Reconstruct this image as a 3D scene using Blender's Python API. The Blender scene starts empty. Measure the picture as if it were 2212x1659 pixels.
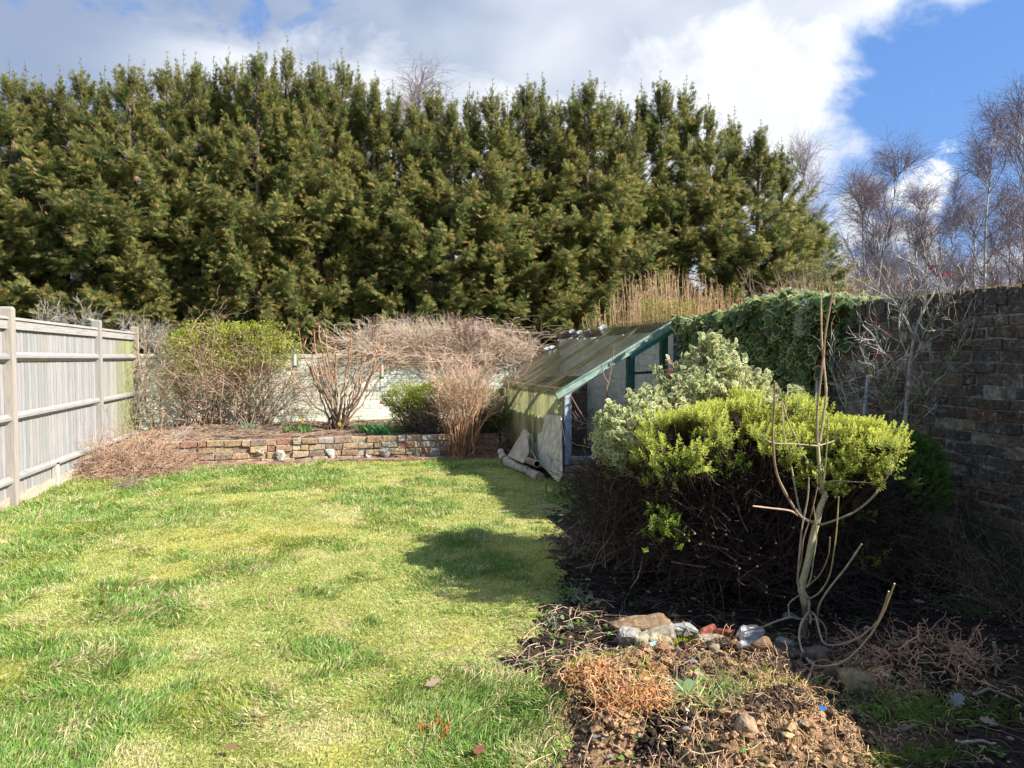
import bpy, bmesh, math
import numpy as np
from mathutils import Vector, Matrix

# ------------------------------------------------------------------ camera
SC = bpy.context.scene
COL = SC.collection
FPX = 710.0                                  # focal length in pixels of a 1024 px wide frame
PITCH = math.atan(27 / FPX)
YAW = math.radians(14.4)
EYE = np.array([0.0, 0.0, 1.5])
cam = bpy.data.objects.new('camera', bpy.data.cameras.new('camera'))
COL.objects.link(cam)
cam.location = EYE
cam.rotation_euler = (math.pi / 2 - PITCH, 0, -YAW)
cam.data.sensor_width = 36
cam.data.lens = FPX / 1024 * 36
cam.data.clip_start = 0.05
cam.data.clip_end = 2000
SC.camera = cam

# ------------------------------------------------------------------ sun, sky
SUN = np.array([1.14, -0.68, 1.0]); SUN /= np.linalg.norm(SUN)
sl = bpy.data.lights.new('sun', 'SUN')
sl.energy = 5.0
sl.angle = math.radians(0.5)
sl.color = (1.0, 0.945, 0.86)
so = bpy.data.objects.new('sun', sl)
COL.objects.link(so)
so.rotation_euler = Vector(SUN).to_track_quat('Z', 'Y').to_euler()

W = bpy.data.worlds.new('World')
SC.world = W
W.use_nodes = True
nt = W.node_tree
nt.nodes.clear()


class G:
    """small helper for node graphs"""
    def __init__(s, nt): s.nt = nt
    def n(s, t, **kw):
        x = s.nt.nodes.new(t)
        for k, v in kw.items(): setattr(x, k, v)
        return x
    def l(s, a, b): s.nt.links.new(a, b)
    def m(s, op, a, b=None, c=None, clamp=False):
        x = s.n('ShaderNodeMath', operation=op); x.use_clamp = clamp
        for i, v in enumerate((a, b, c)):
            if v is None: continue
            if isinstance(v, (int, float)): x.inputs[i].default_value = v
            else: s.l(v, x.inputs[i])
        return x.outputs[0]
    def ss(s, v, lo, hi, a=0.0, b=1.0):
        x = s.n('ShaderNodeMapRange', interpolation_type='SMOOTHSTEP')
        s.l(v, x.inputs[0])
        for i, q in enumerate((lo, hi, a, b)): x.inputs[i + 1].default_value = q
        return x.outputs[0]
    def noise(s, vec, scale, detail=4, rough=.55, dist=0.0):
        x = s.n('ShaderNodeTexNoise')
        x.inputs['Scale'].default_value = scale; x.inputs['Detail'].default_value = detail
        x.inputs['Roughness'].default_value = rough; x.inputs['Distortion'].default_value = dist
        if vec is not None: s.l(vec, x.inputs['Vector'])
        return x.outputs['Fac']
    def mix(s, f, a, b, blend='MIX'):
        x = s.n('ShaderNodeMix', data_type='RGBA', blend_type=blend)
        for i, v in ((0, f), (6, a), (7, b)):
            if isinstance(v, (int, float)): x.inputs[i].default_value = v
            elif isinstance(v, tuple): x.inputs[i].default_value = (*v[:3], 1)
            else: s.l(v, x.inputs[i])
        return x.outputs[2]


g = G(nt)
sky = g.n('ShaderNodeTexSky', sky_type='NISHITA')
sky.sun_disc = False
sky.sun_elevation = math.asin(SUN[2])
sky.sun_rotation = math.atan2(SUN[0], SUN[1])
sky.air_density = 1.0; sky.dust_density = 0.4; sky.ozone_density = 1.6
tc = g.n('ShaderNodeTexCoord')
sep = g.n('ShaderNodeSeparateXYZ'); g.l(tc.outputs['Generated'], sep.inputs[0])
az = g.m('ARCTAN2', sep.outputs[0], sep.outputs[1])
zz = sep.outputs[2]
mp = g.n('ShaderNodeMapping'); mp.inputs['Scale'].default_value = (1, 1, 1.5)
g.l(tc.outputs['Generated'], mp.inputs[0])
v = mp.outputs[0]
n1 = g.noise(v, 4.2, 9, .58, .35)
n2 = g.noise(v, 2.3, 4, .5, .2)
n3 = g.noise(v, 7.5, 8, .62, .3)
edge = g.m('MULTIPLY_ADD', zz, 0.95, 0.455)
dm = g.m('SUBTRACT', edge, az)
dm = g.m('ADD', dm, g.m('MULTIPLY', g.m('SUBTRACT', n1, 0.5), 0.55))
big = g.ss(dm, -0.015, 0.085)
# gaps of blue inside the big cloud
hole = g.ss(g.m('ADD', n3, g.m('MULTIPLY', n2, .5)), 0.86, 0.98)
hole = g.m('MULTIPLY', hole, g.ss(az, -0.15, 0.45, 1.0, 0.0))
big = g.m('MULTIPLY', big, g.m('SUBTRACT', 1.0, g.m('MULTIPLY', hole, .8)))
# small clouds low on the right
small = g.ss(g.m('ADD', n3, g.m('MULTIPLY', zz, -0.55)), 0.395, 0.50)
small = g.m('MULTIPLY', small, g.ss(zz, 0.32, 0.24))
small = g.m('MULTIPLY', small, g.ss(az, 0.62, 0.72))
dens = g.m('MAXIMUM', big, small, clamp=True)
# how thick / grey the cloud is: white at its sunward rim, blue grey at the left
wh = g.ss(g.m('ADD', az, g.m('MULTIPLY', g.m('SUBTRACT', n2, .5), 1.3)), -0.05, 0.80)
lowwhite = g.ss(g.m('ADD', zz, g.m('MULTIPLY', g.m('SUBTRACT', n1, .5), .35)), 0.43, 0.33)
lowwhite = g.m('MULTIPLY', lowwhite, g.ss(az, -0.35, -0.05))
wh = g.m('MAXIMUM', wh, g.m('MULTIPLY', lowwhite, .8))
ccol = g.mix(wh, (0.21, 0.29, 0.46), (0.97, 0.985, 1.0))
ccol = g.mix(g.m('MULTIPLY', g.ss(n1, .35, .62), .22), ccol, (0.55, 0.60, 0.68))
bg1 = g.n('ShaderNodeBackground'); bg1.inputs[1].default_value = 0.072
g.l(g.mix(.55, sky.outputs[0], (.95, 2.7, 7.2)), bg1.inputs[0])
bg2 = g.n('ShaderNodeBackground'); bg2.inputs[1].default_value = 0.64
g.l(ccol, bg2.inputs[0])
ms = g.n('ShaderNodeMixShader')
g.l(dens, ms.inputs[0]); g.l(bg1.outputs[0], ms.inputs[1]); g.l(bg2.outputs[0], ms.inputs[2])
wo = g.n('ShaderNodeOutputWorld'); g.l(ms.outputs[0], wo.inputs[0])

SC.view_settings.view_transform = 'Standard'
SC.view_settings.look = 'None'
SC.view_settings.gamma = 1
SC.view_settings.use_curve_mapping = False
SC.view_settings.exposure = 1.0
SC.cycles.max_bounces = 8
SC.cycles.transparent_max_bounces = 24
SC.cycles.use_denoising = True

# ------------------------------------------------------------------ pixel -> ground helpers (2212 px wide reading of the photo)
cy, sy, cp, sp = math.cos(YAW), math.sin(YAW), math.cos(PITCH), math.sin(PITCH)
RIGHT = np.array([cy, -sy, 0]); FWD = np.array([sy * cp, cy * cp, -sp]); UP = np.cross(RIGHT, FWD)
K = 1024 / 2212


def ray(x, y): return FWD * FPX + RIGHT * (x * K - 512) + UP * (384 - y * K)
def atZ(x, y, Z=0.0):
    r = ray(x, y); return EYE + r * ((Z - EYE[2]) / r[2])
def atY(x, y, Y):
    r = ray(x, y); return EYE + r * (Y / r[1])
def atX(x, y, X):
    r = ray(x, y); return EYE + r * (X / r[0])
def atD(x, y, d): return EYE + ray(x, y) * (d / FPX)
def zoomer(x0, y0, s):
    return lambda x, y: ((x0 + x / s) / 1.736, (y0 + y / s) / 1.736)


Z2 = zoomer(900, 1100, 2.011); Z3 = zoomer(1800, 1100, 2.073); Z4 = zoomer(2500, 1000, 1.6507)
Z5 = zoomer(2100, 1400, 1.3825); Z6 = zoomer(1800, 1550, 3.687); ZB = zoomer(2200, 2150, 2.272); ZR = zoomer(3000, 1900, 1.693)

# ------------------------------------------------------------------ materials
MATS = {}


def mat(name, rough=.8, base=None, noise=(20, .5), bump=None, trans=0.0, spec=.3, tint=None, extra=None):
    """colour from the Col attribute (or base) varied by noise; optional bump and leaf translucency"""
    if name in MATS: return MATS[name]
    m = bpy.data.materials.new(name); m.use_nodes = True
    nt = m.node_tree; nt.nodes.clear(); g = G(nt)
    pr = g.n('ShaderNodeBsdfPrincipled')
    pr.inputs['Roughness'].default_value = rough
    pr.inputs['Specular IOR Level'].default_value = spec
    tc = g.n('ShaderNodeTexCoord'); ob = tc.outputs['Object']
    if base is None:
        at = g.n('ShaderNodeAttribute'); at.attribute_name = 'Col'; c = at.outputs['Color']
    else:
        rg = g.n('ShaderNodeRGB'); rg.outputs[0].default_value = (*base, 1); c = rg.outputs[0]
    if noise:
        f = g.noise(ob, noise[0], 5, .6)
        k = g.ss(f, .3, .7, 1 - noise[1], 1 + noise[1])
        cc = g.n('ShaderNodeCombineXYZ')
        for i in range(3): g.l(k, cc.inputs[i])
        c = g.mix(1.0, c, cc.outputs[0], 'MULTIPLY')
    if tint:      # (colour, scale, lo, hi): patches of another colour
        for (tcol, sc_, lo, hi, amt) in tint:
            f = g.noise(ob, sc_, 6, .65)
            c = g.mix(g.m('MULTIPLY', g.ss(f, lo, hi), amt), c, tcol)
    if extra: c = extra(g, c, ob)
    g.l(c, pr.inputs['Base Color'])
    if bump:
        b = g.n('ShaderNodeBump'); b.inputs['Strength'].default_value = bump[1]; b.inputs['Distance'].default_value = bump[2] if len(bump) > 2 else .01
        g.l(g.noise(ob, bump[0], 6, .65), b.inputs['Height']); g.l(b.outputs[0], pr.inputs['Normal'])
    out = g.n('ShaderNodeOutputMaterial')
    if trans:
        tr = g.n('ShaderNodeBsdfTranslucent'); g.l(c, tr.inputs[0])
        mx = g.n('ShaderNodeMixShader'); mx.inputs[0].default_value = trans
        g.l(pr.outputs[0], mx.inputs[1]); g.l(tr.outputs[0], mx.inputs[2]); g.l(mx.outputs[0], out.inputs[0])
    else:
        g.l(pr.outputs[0], out.inputs[0])
    MATS[name] = m
    return m


def glass(name, tint=(.9, .95, .9), dirt=.15, dirtcol=(.35, .36, .28), rough=.03, stretch=(3, 3, 3), ior=1.5):
    m = bpy.data.materials.new(name); m.use_nodes = True
    nt = m.node_tree; nt.nodes.clear(); g = G(nt)
    t = g.n('ShaderNodeBsdfTransparent'); t.inputs[0].default_value = (*tint, 1)
    gl = g.n('ShaderNodeBsdfGlossy'); gl.inputs['Roughness'].default_value = rough
    d = g.n('ShaderNodeBsdfDiffuse'); d.inputs[0].default_value = (*dirtcol, 1)
    fr = g.n('ShaderNodeFresnel'); geo = g.n('ShaderNodeNewGeometry'); g.l(g.m('ADD', g.m('MULTIPLY', geo.outputs['Backfacing'], 1 / ior - ior), ior), fr.inputs[0])
    tc = g.n('ShaderNodeTexCoord'); mpn = g.n('ShaderNodeMapping'); mpn.inputs['Scale'].default_value = stretch
    g.l(tc.outputs['Object'], mpn.inputs[0])
    f = g.ss(g.noise(mpn.outputs[0], 2.2, 8, .65), .35, .75, dirt * .35, dirt * 2.2)
    a = g.n('ShaderNodeMixShader'); g.l(fr.outputs[0], a.inputs[0]); g.l(t.outputs[0], a.inputs[1]); g.l(gl.outputs[0], a.inputs[2])
    b = g.n('ShaderNodeMixShader'); g.l(f, b.inputs[0]); g.l(a.outputs[0], b.inputs[1]); g.l(d.outputs[0], b.inputs[2])
    bm = g.n('ShaderNodeBump'); bm.inputs['Strength'].default_value = .12; bm.inputs['Distance'].default_value = .02
    g.l(g.noise(mpn.outputs[0], 3, 3), bm.inputs['Height']); g.l(bm.outputs[0], gl.inputs['Normal'])
    o = g.n('ShaderNodeOutputMaterial'); g.l(b.outputs[0], o.inputs[0])
    return m


# ------------------------------------------------------------------ mesh builder
class MB:
    def __init__(s): s.v = []; s.f = []; s.c = []; s.n = 0
    def add(s, v, f, c):
        """v (n,3); f (k,m) indices; c (3,) or (n,3)"""
        v = np.asarray(v, float).reshape(-1, 3); f = np.asarray(f, np.int64)
        c = np.asarray(c, float)
        if c.ndim == 1: c = np.broadcast_to(c, (len(v), 3))
        s.v.append(v); s.f.append(f + s.n); s.c.append(c); s.n += len(v)
    def build(s, name, m, parent=None, smooth=False, origin=None):
        me = bpy.data.meshes.new(name)
        V = np.concatenate(s.v) if s.v else np.zeros((0, 3))
        if origin is not None: V = V - np.asarray(origin)
        me.vertices.add(len(V)); me.vertices.foreach_set('co', V.astype(np.float32).ravel())
        loops = np.concatenate([f.ravel() for f in s.f]); sizes = np.concatenate([np.full(len(f), f.shape[1]) for f in s.f])
        me.loops.add(len(loops)); me.loops.foreach_set('vertex_index', loops.astype(np.int32))
        me.polygons.add(len(sizes))
        st = np.concatenate([[0], np.cumsum(sizes)[:-1]])
        me.polygons.foreach_set('loop_start', st.astype(np.int32))
        me.polygons.foreach_set('loop_total', sizes.astype(np.int32))
        me.polygons.foreach_set('use_smooth', np.full(len(sizes), smooth))
        a = me.color_attributes.new('Col', 'FLOAT_COLOR', 'POINT')
        C = np.concatenate(s.c); C = np.clip(np.hstack([C, np.ones((len(C), 1))]), 0, 1)
        a.data.foreach_set('color', C.astype(np.float32).ravel())
        me.update(calc_edges=True)
        me.materials.append(m)
        o = bpy.data.objects.new(name, me); COL.objects.link(o)
        if origin is not None: o.location = origin
        if parent is not None: o.parent = parent
        return o


def tag(o, label=None, cat=None, group=None, kind=None):
    if label: o['label'] = label
    if cat: o['category'] = cat
    if group: o['group'] = group
    if kind: o['kind'] = kind
    return o


def thing(name, label, cat, group=None, loc=(0, 0, 0)):
    o = bpy.data.objects.new(name, None); COL.objects.link(o); o.location = loc
    o.empty_display_size = .1
    return tag(o, label, cat, group)


RS = np.random.RandomState
def unit(a): return a / np.maximum(np.linalg.norm(a, axis=-1, keepdims=True), 1e-9)
def jit(rs, c, n, a=.15, b=.06):
    """n colours round c: shared brightness jitter a, hue jitter b"""
    c = np.asarray(c)
    return np.clip(c * (1 + rs.uniform(-a, a, (n, 1))) * (1 + rs.uniform(-b, b, (n, 3))), 0, 1)


def box(mb, lo, hi, c, R=None, o=(0, 0, 0)):
    x0, y0, z0 = lo; x1, y1, z1 = hi
    v = np.array([[x0, y0, z0], [x1, y0, z0], [x1, y1, z0], [x0, y1, z0], [x0, y0, z1], [x1, y0, z1], [x1, y1, z1], [x0, y1, z1]], float)
    if R is not None: v = v @ np.asarray(R).T
    v = v + np.asarray(o)
    mb.add(v, [[0, 3, 2, 1], [4, 5, 6, 7], [0, 1, 5, 4], [1, 2, 6, 5], [2, 3, 7, 6], [3, 0, 4, 7]], c)


def prism(mb, pts, off, c):
    """polygon pts (n,3) extruded by vector off"""
    p = np.asarray(pts, float); n = len(p); q = p + np.asarray(off)
    mb.add(np.vstack([p, q]), [[i, (i + 1) % n, n + (i + 1) % n, n + i] for i in range(n)], c)
    mb.add(p, [list(range(n))[::-1]], c); mb.add(q, [list(range(n))], c)


def beam(mb, a, b, w, h, c, up=(0, 0, 1)):
    """rectangular bar from a to b, w across, h along up"""
    a = np.asarray(a, float); b = np.asarray(b, float); t = unit(b - a); s = unit(np.cross(t, up)); u = np.cross(s, t)
    off = [(-w / 2, -h / 2), (w / 2, -h / 2), (w / 2, h / 2), (-w / 2, h / 2)]
    v = [a + s * i + u * j for i, j in off] + [b + s * i + u * j for i, j in off]
    mb.add(v, [[0, 3, 2, 1], [4, 5, 6, 7], [0, 1, 5, 4], [1, 2, 6, 5], [2, 3, 7, 6], [3, 0, 4, 7]], c)


def tubes(mb, P, R, S, c, cap=False):
    """P (T,N,3) R (T,N) or (N,) or scalar; c (3,), (T,3) or (T,N,3)"""
    P = np.asarray(P, float)
    if P.ndim == 2: P = P[None]
    T, N, _ = P.shape
    R = np.broadcast_to(R, (T, N)) if np.ndim(R) < 2 or np.shape(R) == (T, N) else R
    t = unit(np.gradient(P, axis=1)) if N > 2 else np.repeat(unit(P[:, 1:] - P[:, :1]), 2, 1)
    mt = unit(P[:, -1] - P[:, 0])
    ref = np.where(np.abs(mt[:, 2:3]) > .8, [[1., .1, 0]], [[0., 0.1, 1.]])[:, None]
    n1 = unit(np.cross(t, ref)); n2 = np.cross(t, n1)
    th = np.arange(S) / S * 2 * np.pi
    V = P[:, :, None] + R[:, :, None, None] * (np.cos(th)[None, None, :, None] * n1[:, :, None] + np.sin(th)[None, None, :, None] * n2[:, :, None])
    i = np.arange(T)[:, None, None] * N * S; j = np.arange(N - 1)[None, :, None] * S; k = np.arange(S)[None, None]
    k2 = (k + 1) % S
    F = np.stack(np.broadcast_arrays(i + j + k, i + j + k2, i + j + S + k2, i + j + S + k), -1).reshape(-1, 4)
    c = np.asarray(c, float)
    if c.ndim == 1: C = c
    elif c.ndim == 2: C = np.repeat(c, N * S, 0)
    else: C = np.repeat(c.reshape(-1, 3), S, 0)
    mb.add(V.reshape(-1, 3), F, C)
    if cap:
        cc = np.asarray(cap if not isinstance(cap, bool) else (c if c.ndim == 1 else c.reshape(-1, 3)[0]))
        for e in (0, N - 1):
            fv = V[:, e].reshape(-1, 3); idx = np.arange(T * S).reshape(T, S)
            if e == 0: idx = idx[:, ::-1]
            mb.add(fv, idx, cc)


def wander(rs, S, D, L, N, curl=.2, bias=(0, 0, 0)):
    P = [np.asarray(S, float)]; D = unit(np.asarray(D, float)); L = np.broadcast_to(L, (len(P[0]),))
    bias = np.asarray(bias, float)
    for i in range(N - 1):
        D = unit(D + rs.normal(size=D.shape) * curl + bias)
        P.append(P[-1] + D * L[:, None] / (N - 1))
    return np.stack(P, 1)


def along(P, t):
    """points and tangents at parameter t (T,k) on curves P (T,N,3)"""
    N = P.shape[1]; x = t * (N - 1); i = np.clip(x.astype(int), 0, N - 2); f = (x - i)[..., None]
    r = np.arange(len(P))[:, None]
    a = P[r, i]; b = P[r, i + 1]
    return a * (1 - f) + b * f, unit(b - a)


def kids(rs, P, per, lo=.3, hi=1.0, ang=(.5, 1.0)):
    T = len(P); t = rs.uniform(lo, hi, (T, per)); p, d = along(P, t)
    r = rs.normal(size=d.shape); r = unit(r - (r * d).sum(-1, keepdims=True) * d)
    a = rs.uniform(*ang, (T, per, 1))
    return p.reshape(-1, 3), unit(d * np.cos(a) + r * np.sin(a)).reshape(-1, 3), t.ravel()


def leaves(mb, rs, C, D, L, Wd, tpl, col, nrm=None, rim=None):
    """tpl: (verts (m,3) in (along, across, normal), faces list, rimmask) ; C,D (n,3)"""
    tv, tf = np.asarray(tpl[0], float), np.asarray(tpl[1]); n = len(C); m = len(tv)
    D = unit(D)
    if nrm is None: nrm = rs.normal(size=(n, 3))
    s = unit(np.cross(D, nrm)); u = np.cross(s, D)
    L = np.broadcast_to(L, (n,))[:, None, None]; Wd = np.broadcast_to(Wd, (n,))[:, None, None]
    V = C[:, None] + tv[None, :, 0:1] * L * D[:, None] + tv[None, :, 1:2] * Wd * s[:, None] + tv[None, :, 2:3] * L * u[:, None]
    F = (np.arange(n)[:, None, None] * m + tf[None]).reshape(-1, tf.shape[1])
    col = np.asarray(col, float)
    if col.ndim == 1: col = np.broadcast_to(col, (n, 3))
    CC = np.repeat(col[:, None], m, 1)
    if rim is not None:
        msk = np.asarray(tpl[2], float)[None, :, None]
        CC = CC * (1 - msk) + np.asarray(rim)[..., None, :] * msk
    mb.add(V.reshape(-1, 3), F, CC.reshape(-1, 3))


T_LEAF = ([[0, 0, 0], [.45, -.5, .08], [1, 0, -.05], [.45, .5, .08], [.5, 0, -.03]], [[0, 1, 4], [1, 2, 4], [2, 3, 4], [3, 0, 4]])
T_DIAM = ([[0, 0, 0], [.5, -.5, .07], [1, 0, 0], [.5, .5, .07]], [[0, 1, 2, 3]])
T_BLADE = ([[0, -.5, 0], [0, .5, 0], [.55, .35, .05], [.55, -.35, .05], [1, 0, -.1]], [[0, 1, 2], [0, 2, 3], [3, 2, 4]])


def rimleaf(outline):
    """leaf polygon with a cream rim: centre + inner ring + outer ring"""
    o = np.array(outline, float); n = len(o); c = np.array([.45, 0])
    inn = c + (o - c) * .72
    v = [[*c, 0.04]] + [[a, b, .02] for a, b in inn] + [[a, b, -.03] for a, b in o] + [[a, b, -.03] for a, b in inn * .0 + c + (o - c) * .78]
    f = []
    for i in range(n):
        j = (i + 1) % n
        f.append([0, 1 + i, 1 + j])
        f += [[1 + 2 * n + i, 1 + n + i, 1 + n + j], [1 + 2 * n + i, 1 + n + j, 1 + 2 * n + j]]
    msk = [0] + [0] * n + [1] * n + [1] * n
    return v, f, msk


T_IVY = rimleaf([(0, 0), (-.08, .32), (.22, .62), (.42, .33), (.72, .30), (1, 0), (.72, -.30), (.42, -.33), (.22, -.62), (-.08, -.32)])
T_EUO = rimleaf([(0, 0), (.25, .42), (.65, .42), (1, 0), (.65, -.42), (.25, -.42)])


# conifer spray: a flat feather of thin spikes
def feather(n=4):
    v = []; f = []
    def spike(a, d, l, w, z):
        d = np.array(d) / np.hypot(*d); p = np.array([-d[1], d[0]])
        i = len(v)
        v.extend([[*(np.array(a) - p * w), z], [*(np.array(a) + p * w), z], [*(np.array(a) + d * l), z * 1.5]])
        f.append([i, i + 1, i + 2])
    spike((0, 0), (1, 0), 1.0, .036, 0)
    for k in range(n):
        x = .12 + .68 * k / (n - 1); l = .55 * (1 - .62 * k / (n - 1))
        for sgn in (-1, 1): spike((x, 0), (1, sgn * .85), l, .042, -.05 * (1 + k % 2))
    return v, f


T_SPRAY = feather(4)


def fbm(x, y, seed, scale, octs=4):
    """value noise 0..1"""
    r = RS(seed); g_ = r.rand(256, 256); out = 0; amp = 1; tot = 0
    for o in range(octs):
        X = x * scale * 2 ** o + 37.3 * o; Y = y * scale * 2 ** o + 11.7 * o
        i = np.floor(X).astype(int); j = np.floor(Y).astype(int); fx = X - i; fy = Y - j
        fx = fx * fx * (3 - 2 * fx); fy = fy * fy * (3 - 2 * fy)
        a = g_[i % 256, j % 256]; b = g_[(i + 1) % 256, j % 256]; c = g_[i % 256, (j + 1) % 256]; d = g_[(i + 1) % 256, (j + 1) % 256]
        out = out + amp * ((a * (1 - fx) + b * fx) * (1 - fy) + (c * (1 - fx) + d * fx) * fy); tot += amp; amp *= .5
    return out / tot


def sstep(v, lo, hi): t = np.clip((v - lo) / (hi - lo), 0, 1); return t * t * (3 - 2 * t)
def lerp(a, b, t): return np.asarray(a) * (1 - t[..., None]) + np.asarray(b) * t[..., None]

# ================================================================== SETTING: ground
XL, XR, YB, WH = -3.06, 4.18, 12.7, 1.95          # fence line, brick wall line, back wall line, brick wall height
bp = np.array([atZ(*p)[:2] for p in [(1196, 1659), (1149, 1590), (1150, 1527), (1110, 1450), (1095, 1400), (1150, 1345), (1205, 1290), (1205, 1200), (1182, 1130), (1222, 1050)]])
bp = bp[np.argsort(bp[:, 1])]


def soilmask(x, y):
    """0 on the lawn, 1 on bare soil"""
    xb = np.interp(y, bp[:, 1], bp[:, 0])
    e = (x - xb) + .42 * (fbm(x, y, 5, 2.2) - .5) + .30 * (fbm(x, y, 6, 9) - .5)
    m = sstep(e, -.14, .14)
    back = sstep(y + .25 * (fbm(x, y, 7, 3) - .5), 10.30, 10.42)
    corner = 1 - sstep(np.hypot((x + 2.55) / .62, (y - 10.1) / .7) + .3 * (fbm(x, y, 8, 5) - .5), .8, 1.0)
    # lawn reaches the greenhouse beyond the border
    m = np.where(y > 8.3, sstep(x, 2.45, 2.6), m)
    # small worn patches in the lawn
    worn = 0
    for (px, py, r) in [(620, 1412, .10), (790, 1470, .12), (700, 1610, .13), (895, 1630, .12), (1040, 1455, .12), (600, 1600, .08), (880, 1310, .14), (1060, 1560, .10)]:
        c = atZ(px, py); q = np.hypot((x - c[0]) / r, (y - c[1]) / (r * .6)) + .9 * (fbm(x, y, 9, 14) - .5)
        worn = np.maximum(worn, 1 - sstep(q, .4, 1.0))
    return np.maximum.reduce([m, back, corner, worn * .3])


PILE = [(atZ(1480, 1525), .66, .46, .12), (atZ(1290, 1545), .34, .22, .10), (atZ(1680, 1610), .36, .20, .09), (atZ(1400, 1462), .30, .13, .05), (atZ(1960, 1470), .32, .18, .05), (atZ(1340, 1620), .22, .10, .07)]


def gz(x, y, fine=True):
    x = np.asarray(x, float); y = np.asarray(y, float)
    z = .05 * (fbm(x, y, 11, .9) - .35)
    z = z + .035 * (fbm(x, y, 12, 4.0, 2) - .4) * (1 - sstep(x, -.5, .8))
    for c, rx, ry, h in PILE:
        q = ((x - c[0]) / rx) ** 2 + ((y - c[1]) / ry) ** 2
        z = z + h * np.exp(-q * 1.1)
    s = soilmask(x, y)
    z = z - .012 * s
    if fine:
        pile = sum(np.exp(-(((x - c[0]) / rx) ** 2 + ((y - c[1]) / ry) ** 2) * .8) for c, rx, ry, h in PILE)
        amp = s * (.018 + .035 * np.clip(pile, 0, 1))
        z = z + amp * (np.abs(fbm(x, y, 13, 12, 4) - .5) * 3.2 - .45)
    return z


def grid(x0, x1, y0, y1, st, keep, zf, cf, zoff=0):
    xs = np.arange(x0, x1 + st / 2, st); ys = np.arange(y0, y1 + st / 2, st)
    X, Y = np.meshgrid(xs, ys); Z = zf(X, Y) + zoff; nx = len(xs)
    i = np.arange(len(ys) - 1)[:, None] * nx + np.arange(nx - 1)[None]
    F = np.stack([i, i + 1, i + nx + 1, i + nx], -1).reshape(-1, 4)
    cx = (X[:-1, :-1] + st / 2).ravel(); cyy = (Y[:-1, :-1] + st / 2).ravel()
    F = F[keep(cx, cyy)]
    V = np.stack([X, Y, Z], -1).reshape(-1, 3); C = cf(X.ravel(), Y.ravel())
    used = np.unique(F); mp_ = np.zeros(len(V), int); mp_[used] = np.arange(len(used))
    return V[used], mp_[F], C[used]


def lawnhue(x, y):
    """patch weights: lush, straw, moss"""
    lush = sstep(fbm(x, y, 21, 1.9, 4) + .16 * sstep(-x, .4, 1.8) + .10 * sstep(-y, -4.2, -2.0), .46, .68)
    straw = sstep(fbm(x, y, 22, 4.2, 5), .54, .76) * .8
    cm = atZ(560, 1165); moss = np.exp(-(((x - cm[0]) / 1.0) ** 2 + ((y - cm[1]) / .5) ** 2))
    moss = np.maximum(moss, sstep(fbm(x, y, 23, 1.9, 3), .56, .72) * .7)
    return lush, straw, moss


def lawnground(x, y):
    l, s, m = lawnhue(x, y)
    c = lerp((.38, .39, .11), (.26, .33, .07), l)
    c = lerp(c, (.52, .44, .22), s * .6)
    c = lerp(c, (.44, .39, .07), m * .6)
    return c * (.75 + .5 * fbm(x, y, 24, 25, 3))[:, None]


def soilcol(x, y):
    f = fbm(x, y, 31, 5, 4); k = fbm(x, y, 32, 2.0, 3)
    pile = np.clip(sum(np.exp(-(((x - c[0]) / rx) ** 2 + ((y - c[1]) / ry) ** 2) * .9) for c, rx, ry, h in PILE), 0, 1)
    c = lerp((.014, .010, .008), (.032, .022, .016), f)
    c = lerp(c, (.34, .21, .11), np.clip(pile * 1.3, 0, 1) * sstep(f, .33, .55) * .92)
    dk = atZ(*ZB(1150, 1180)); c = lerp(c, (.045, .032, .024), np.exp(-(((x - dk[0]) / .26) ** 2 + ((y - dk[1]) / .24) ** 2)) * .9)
    o = PILE[1][0]; og = np.exp(-(((x - o[0]) / .3) ** 2 + ((y - o[1]) / .18) ** 2))
    c = lerp(c, (.36, .17, .06), np.clip(og * 1.2, 0, 1) * sstep(fbm(x, y, 33, 9, 3), .35, .6))
    lt = sstep(y, 9.9, 10.2) * (y < 10.9)
    c = lerp(c, (.30, .19, .12), lt * .8)
    lf = sstep(-x, -2.3, -1.5) * sstep(y, 4.3, 5.0); c = lerp(c, (.13, .088, .06), lf * sstep(f, .3, .6) * .8)
    mx = sstep(x, 1.0, .4) * (y < 4) * sstep(k, .4, .6)
    c = lerp(c, (.17, .14, .06), mx * .5)
    return c * (.7 + .6 * fbm(x, y, 34, 40, 2))[:, None]


b = MB()
b.add(*grid(XL, XR + .1, .4, 10.66, .04, lambda x, y: soilmask(x, y) < .62, lambda x, y: gz(x, y, False), lawnground))
tag(b.build('lawn', mat('lawn_turf', .95, noise=(60, .45), bump=(90, .8, .02)), smooth=True), kind='structure')
b = MB()
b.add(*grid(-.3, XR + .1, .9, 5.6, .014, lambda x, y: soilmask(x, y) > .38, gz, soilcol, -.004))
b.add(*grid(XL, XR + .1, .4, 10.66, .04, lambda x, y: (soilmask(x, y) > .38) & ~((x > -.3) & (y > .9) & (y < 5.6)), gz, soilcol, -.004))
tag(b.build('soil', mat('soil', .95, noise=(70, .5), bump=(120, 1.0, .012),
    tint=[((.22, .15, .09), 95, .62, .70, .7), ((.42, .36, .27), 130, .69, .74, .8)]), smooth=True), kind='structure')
b = MB()
s_ = 400
b.add([[-s_, -s_, -.06], [s_, -s_, -.06], [s_, s_, -.06], [-s_, s_, -.06]], [[0, 1, 2, 3]], (.10, .13, .045))
tag(b.build('ground', mat('far_ground', .95, noise=(.6, .4), bump=(6, .6, .1))), kind='structure')

# ================================================================== brickwork


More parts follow.
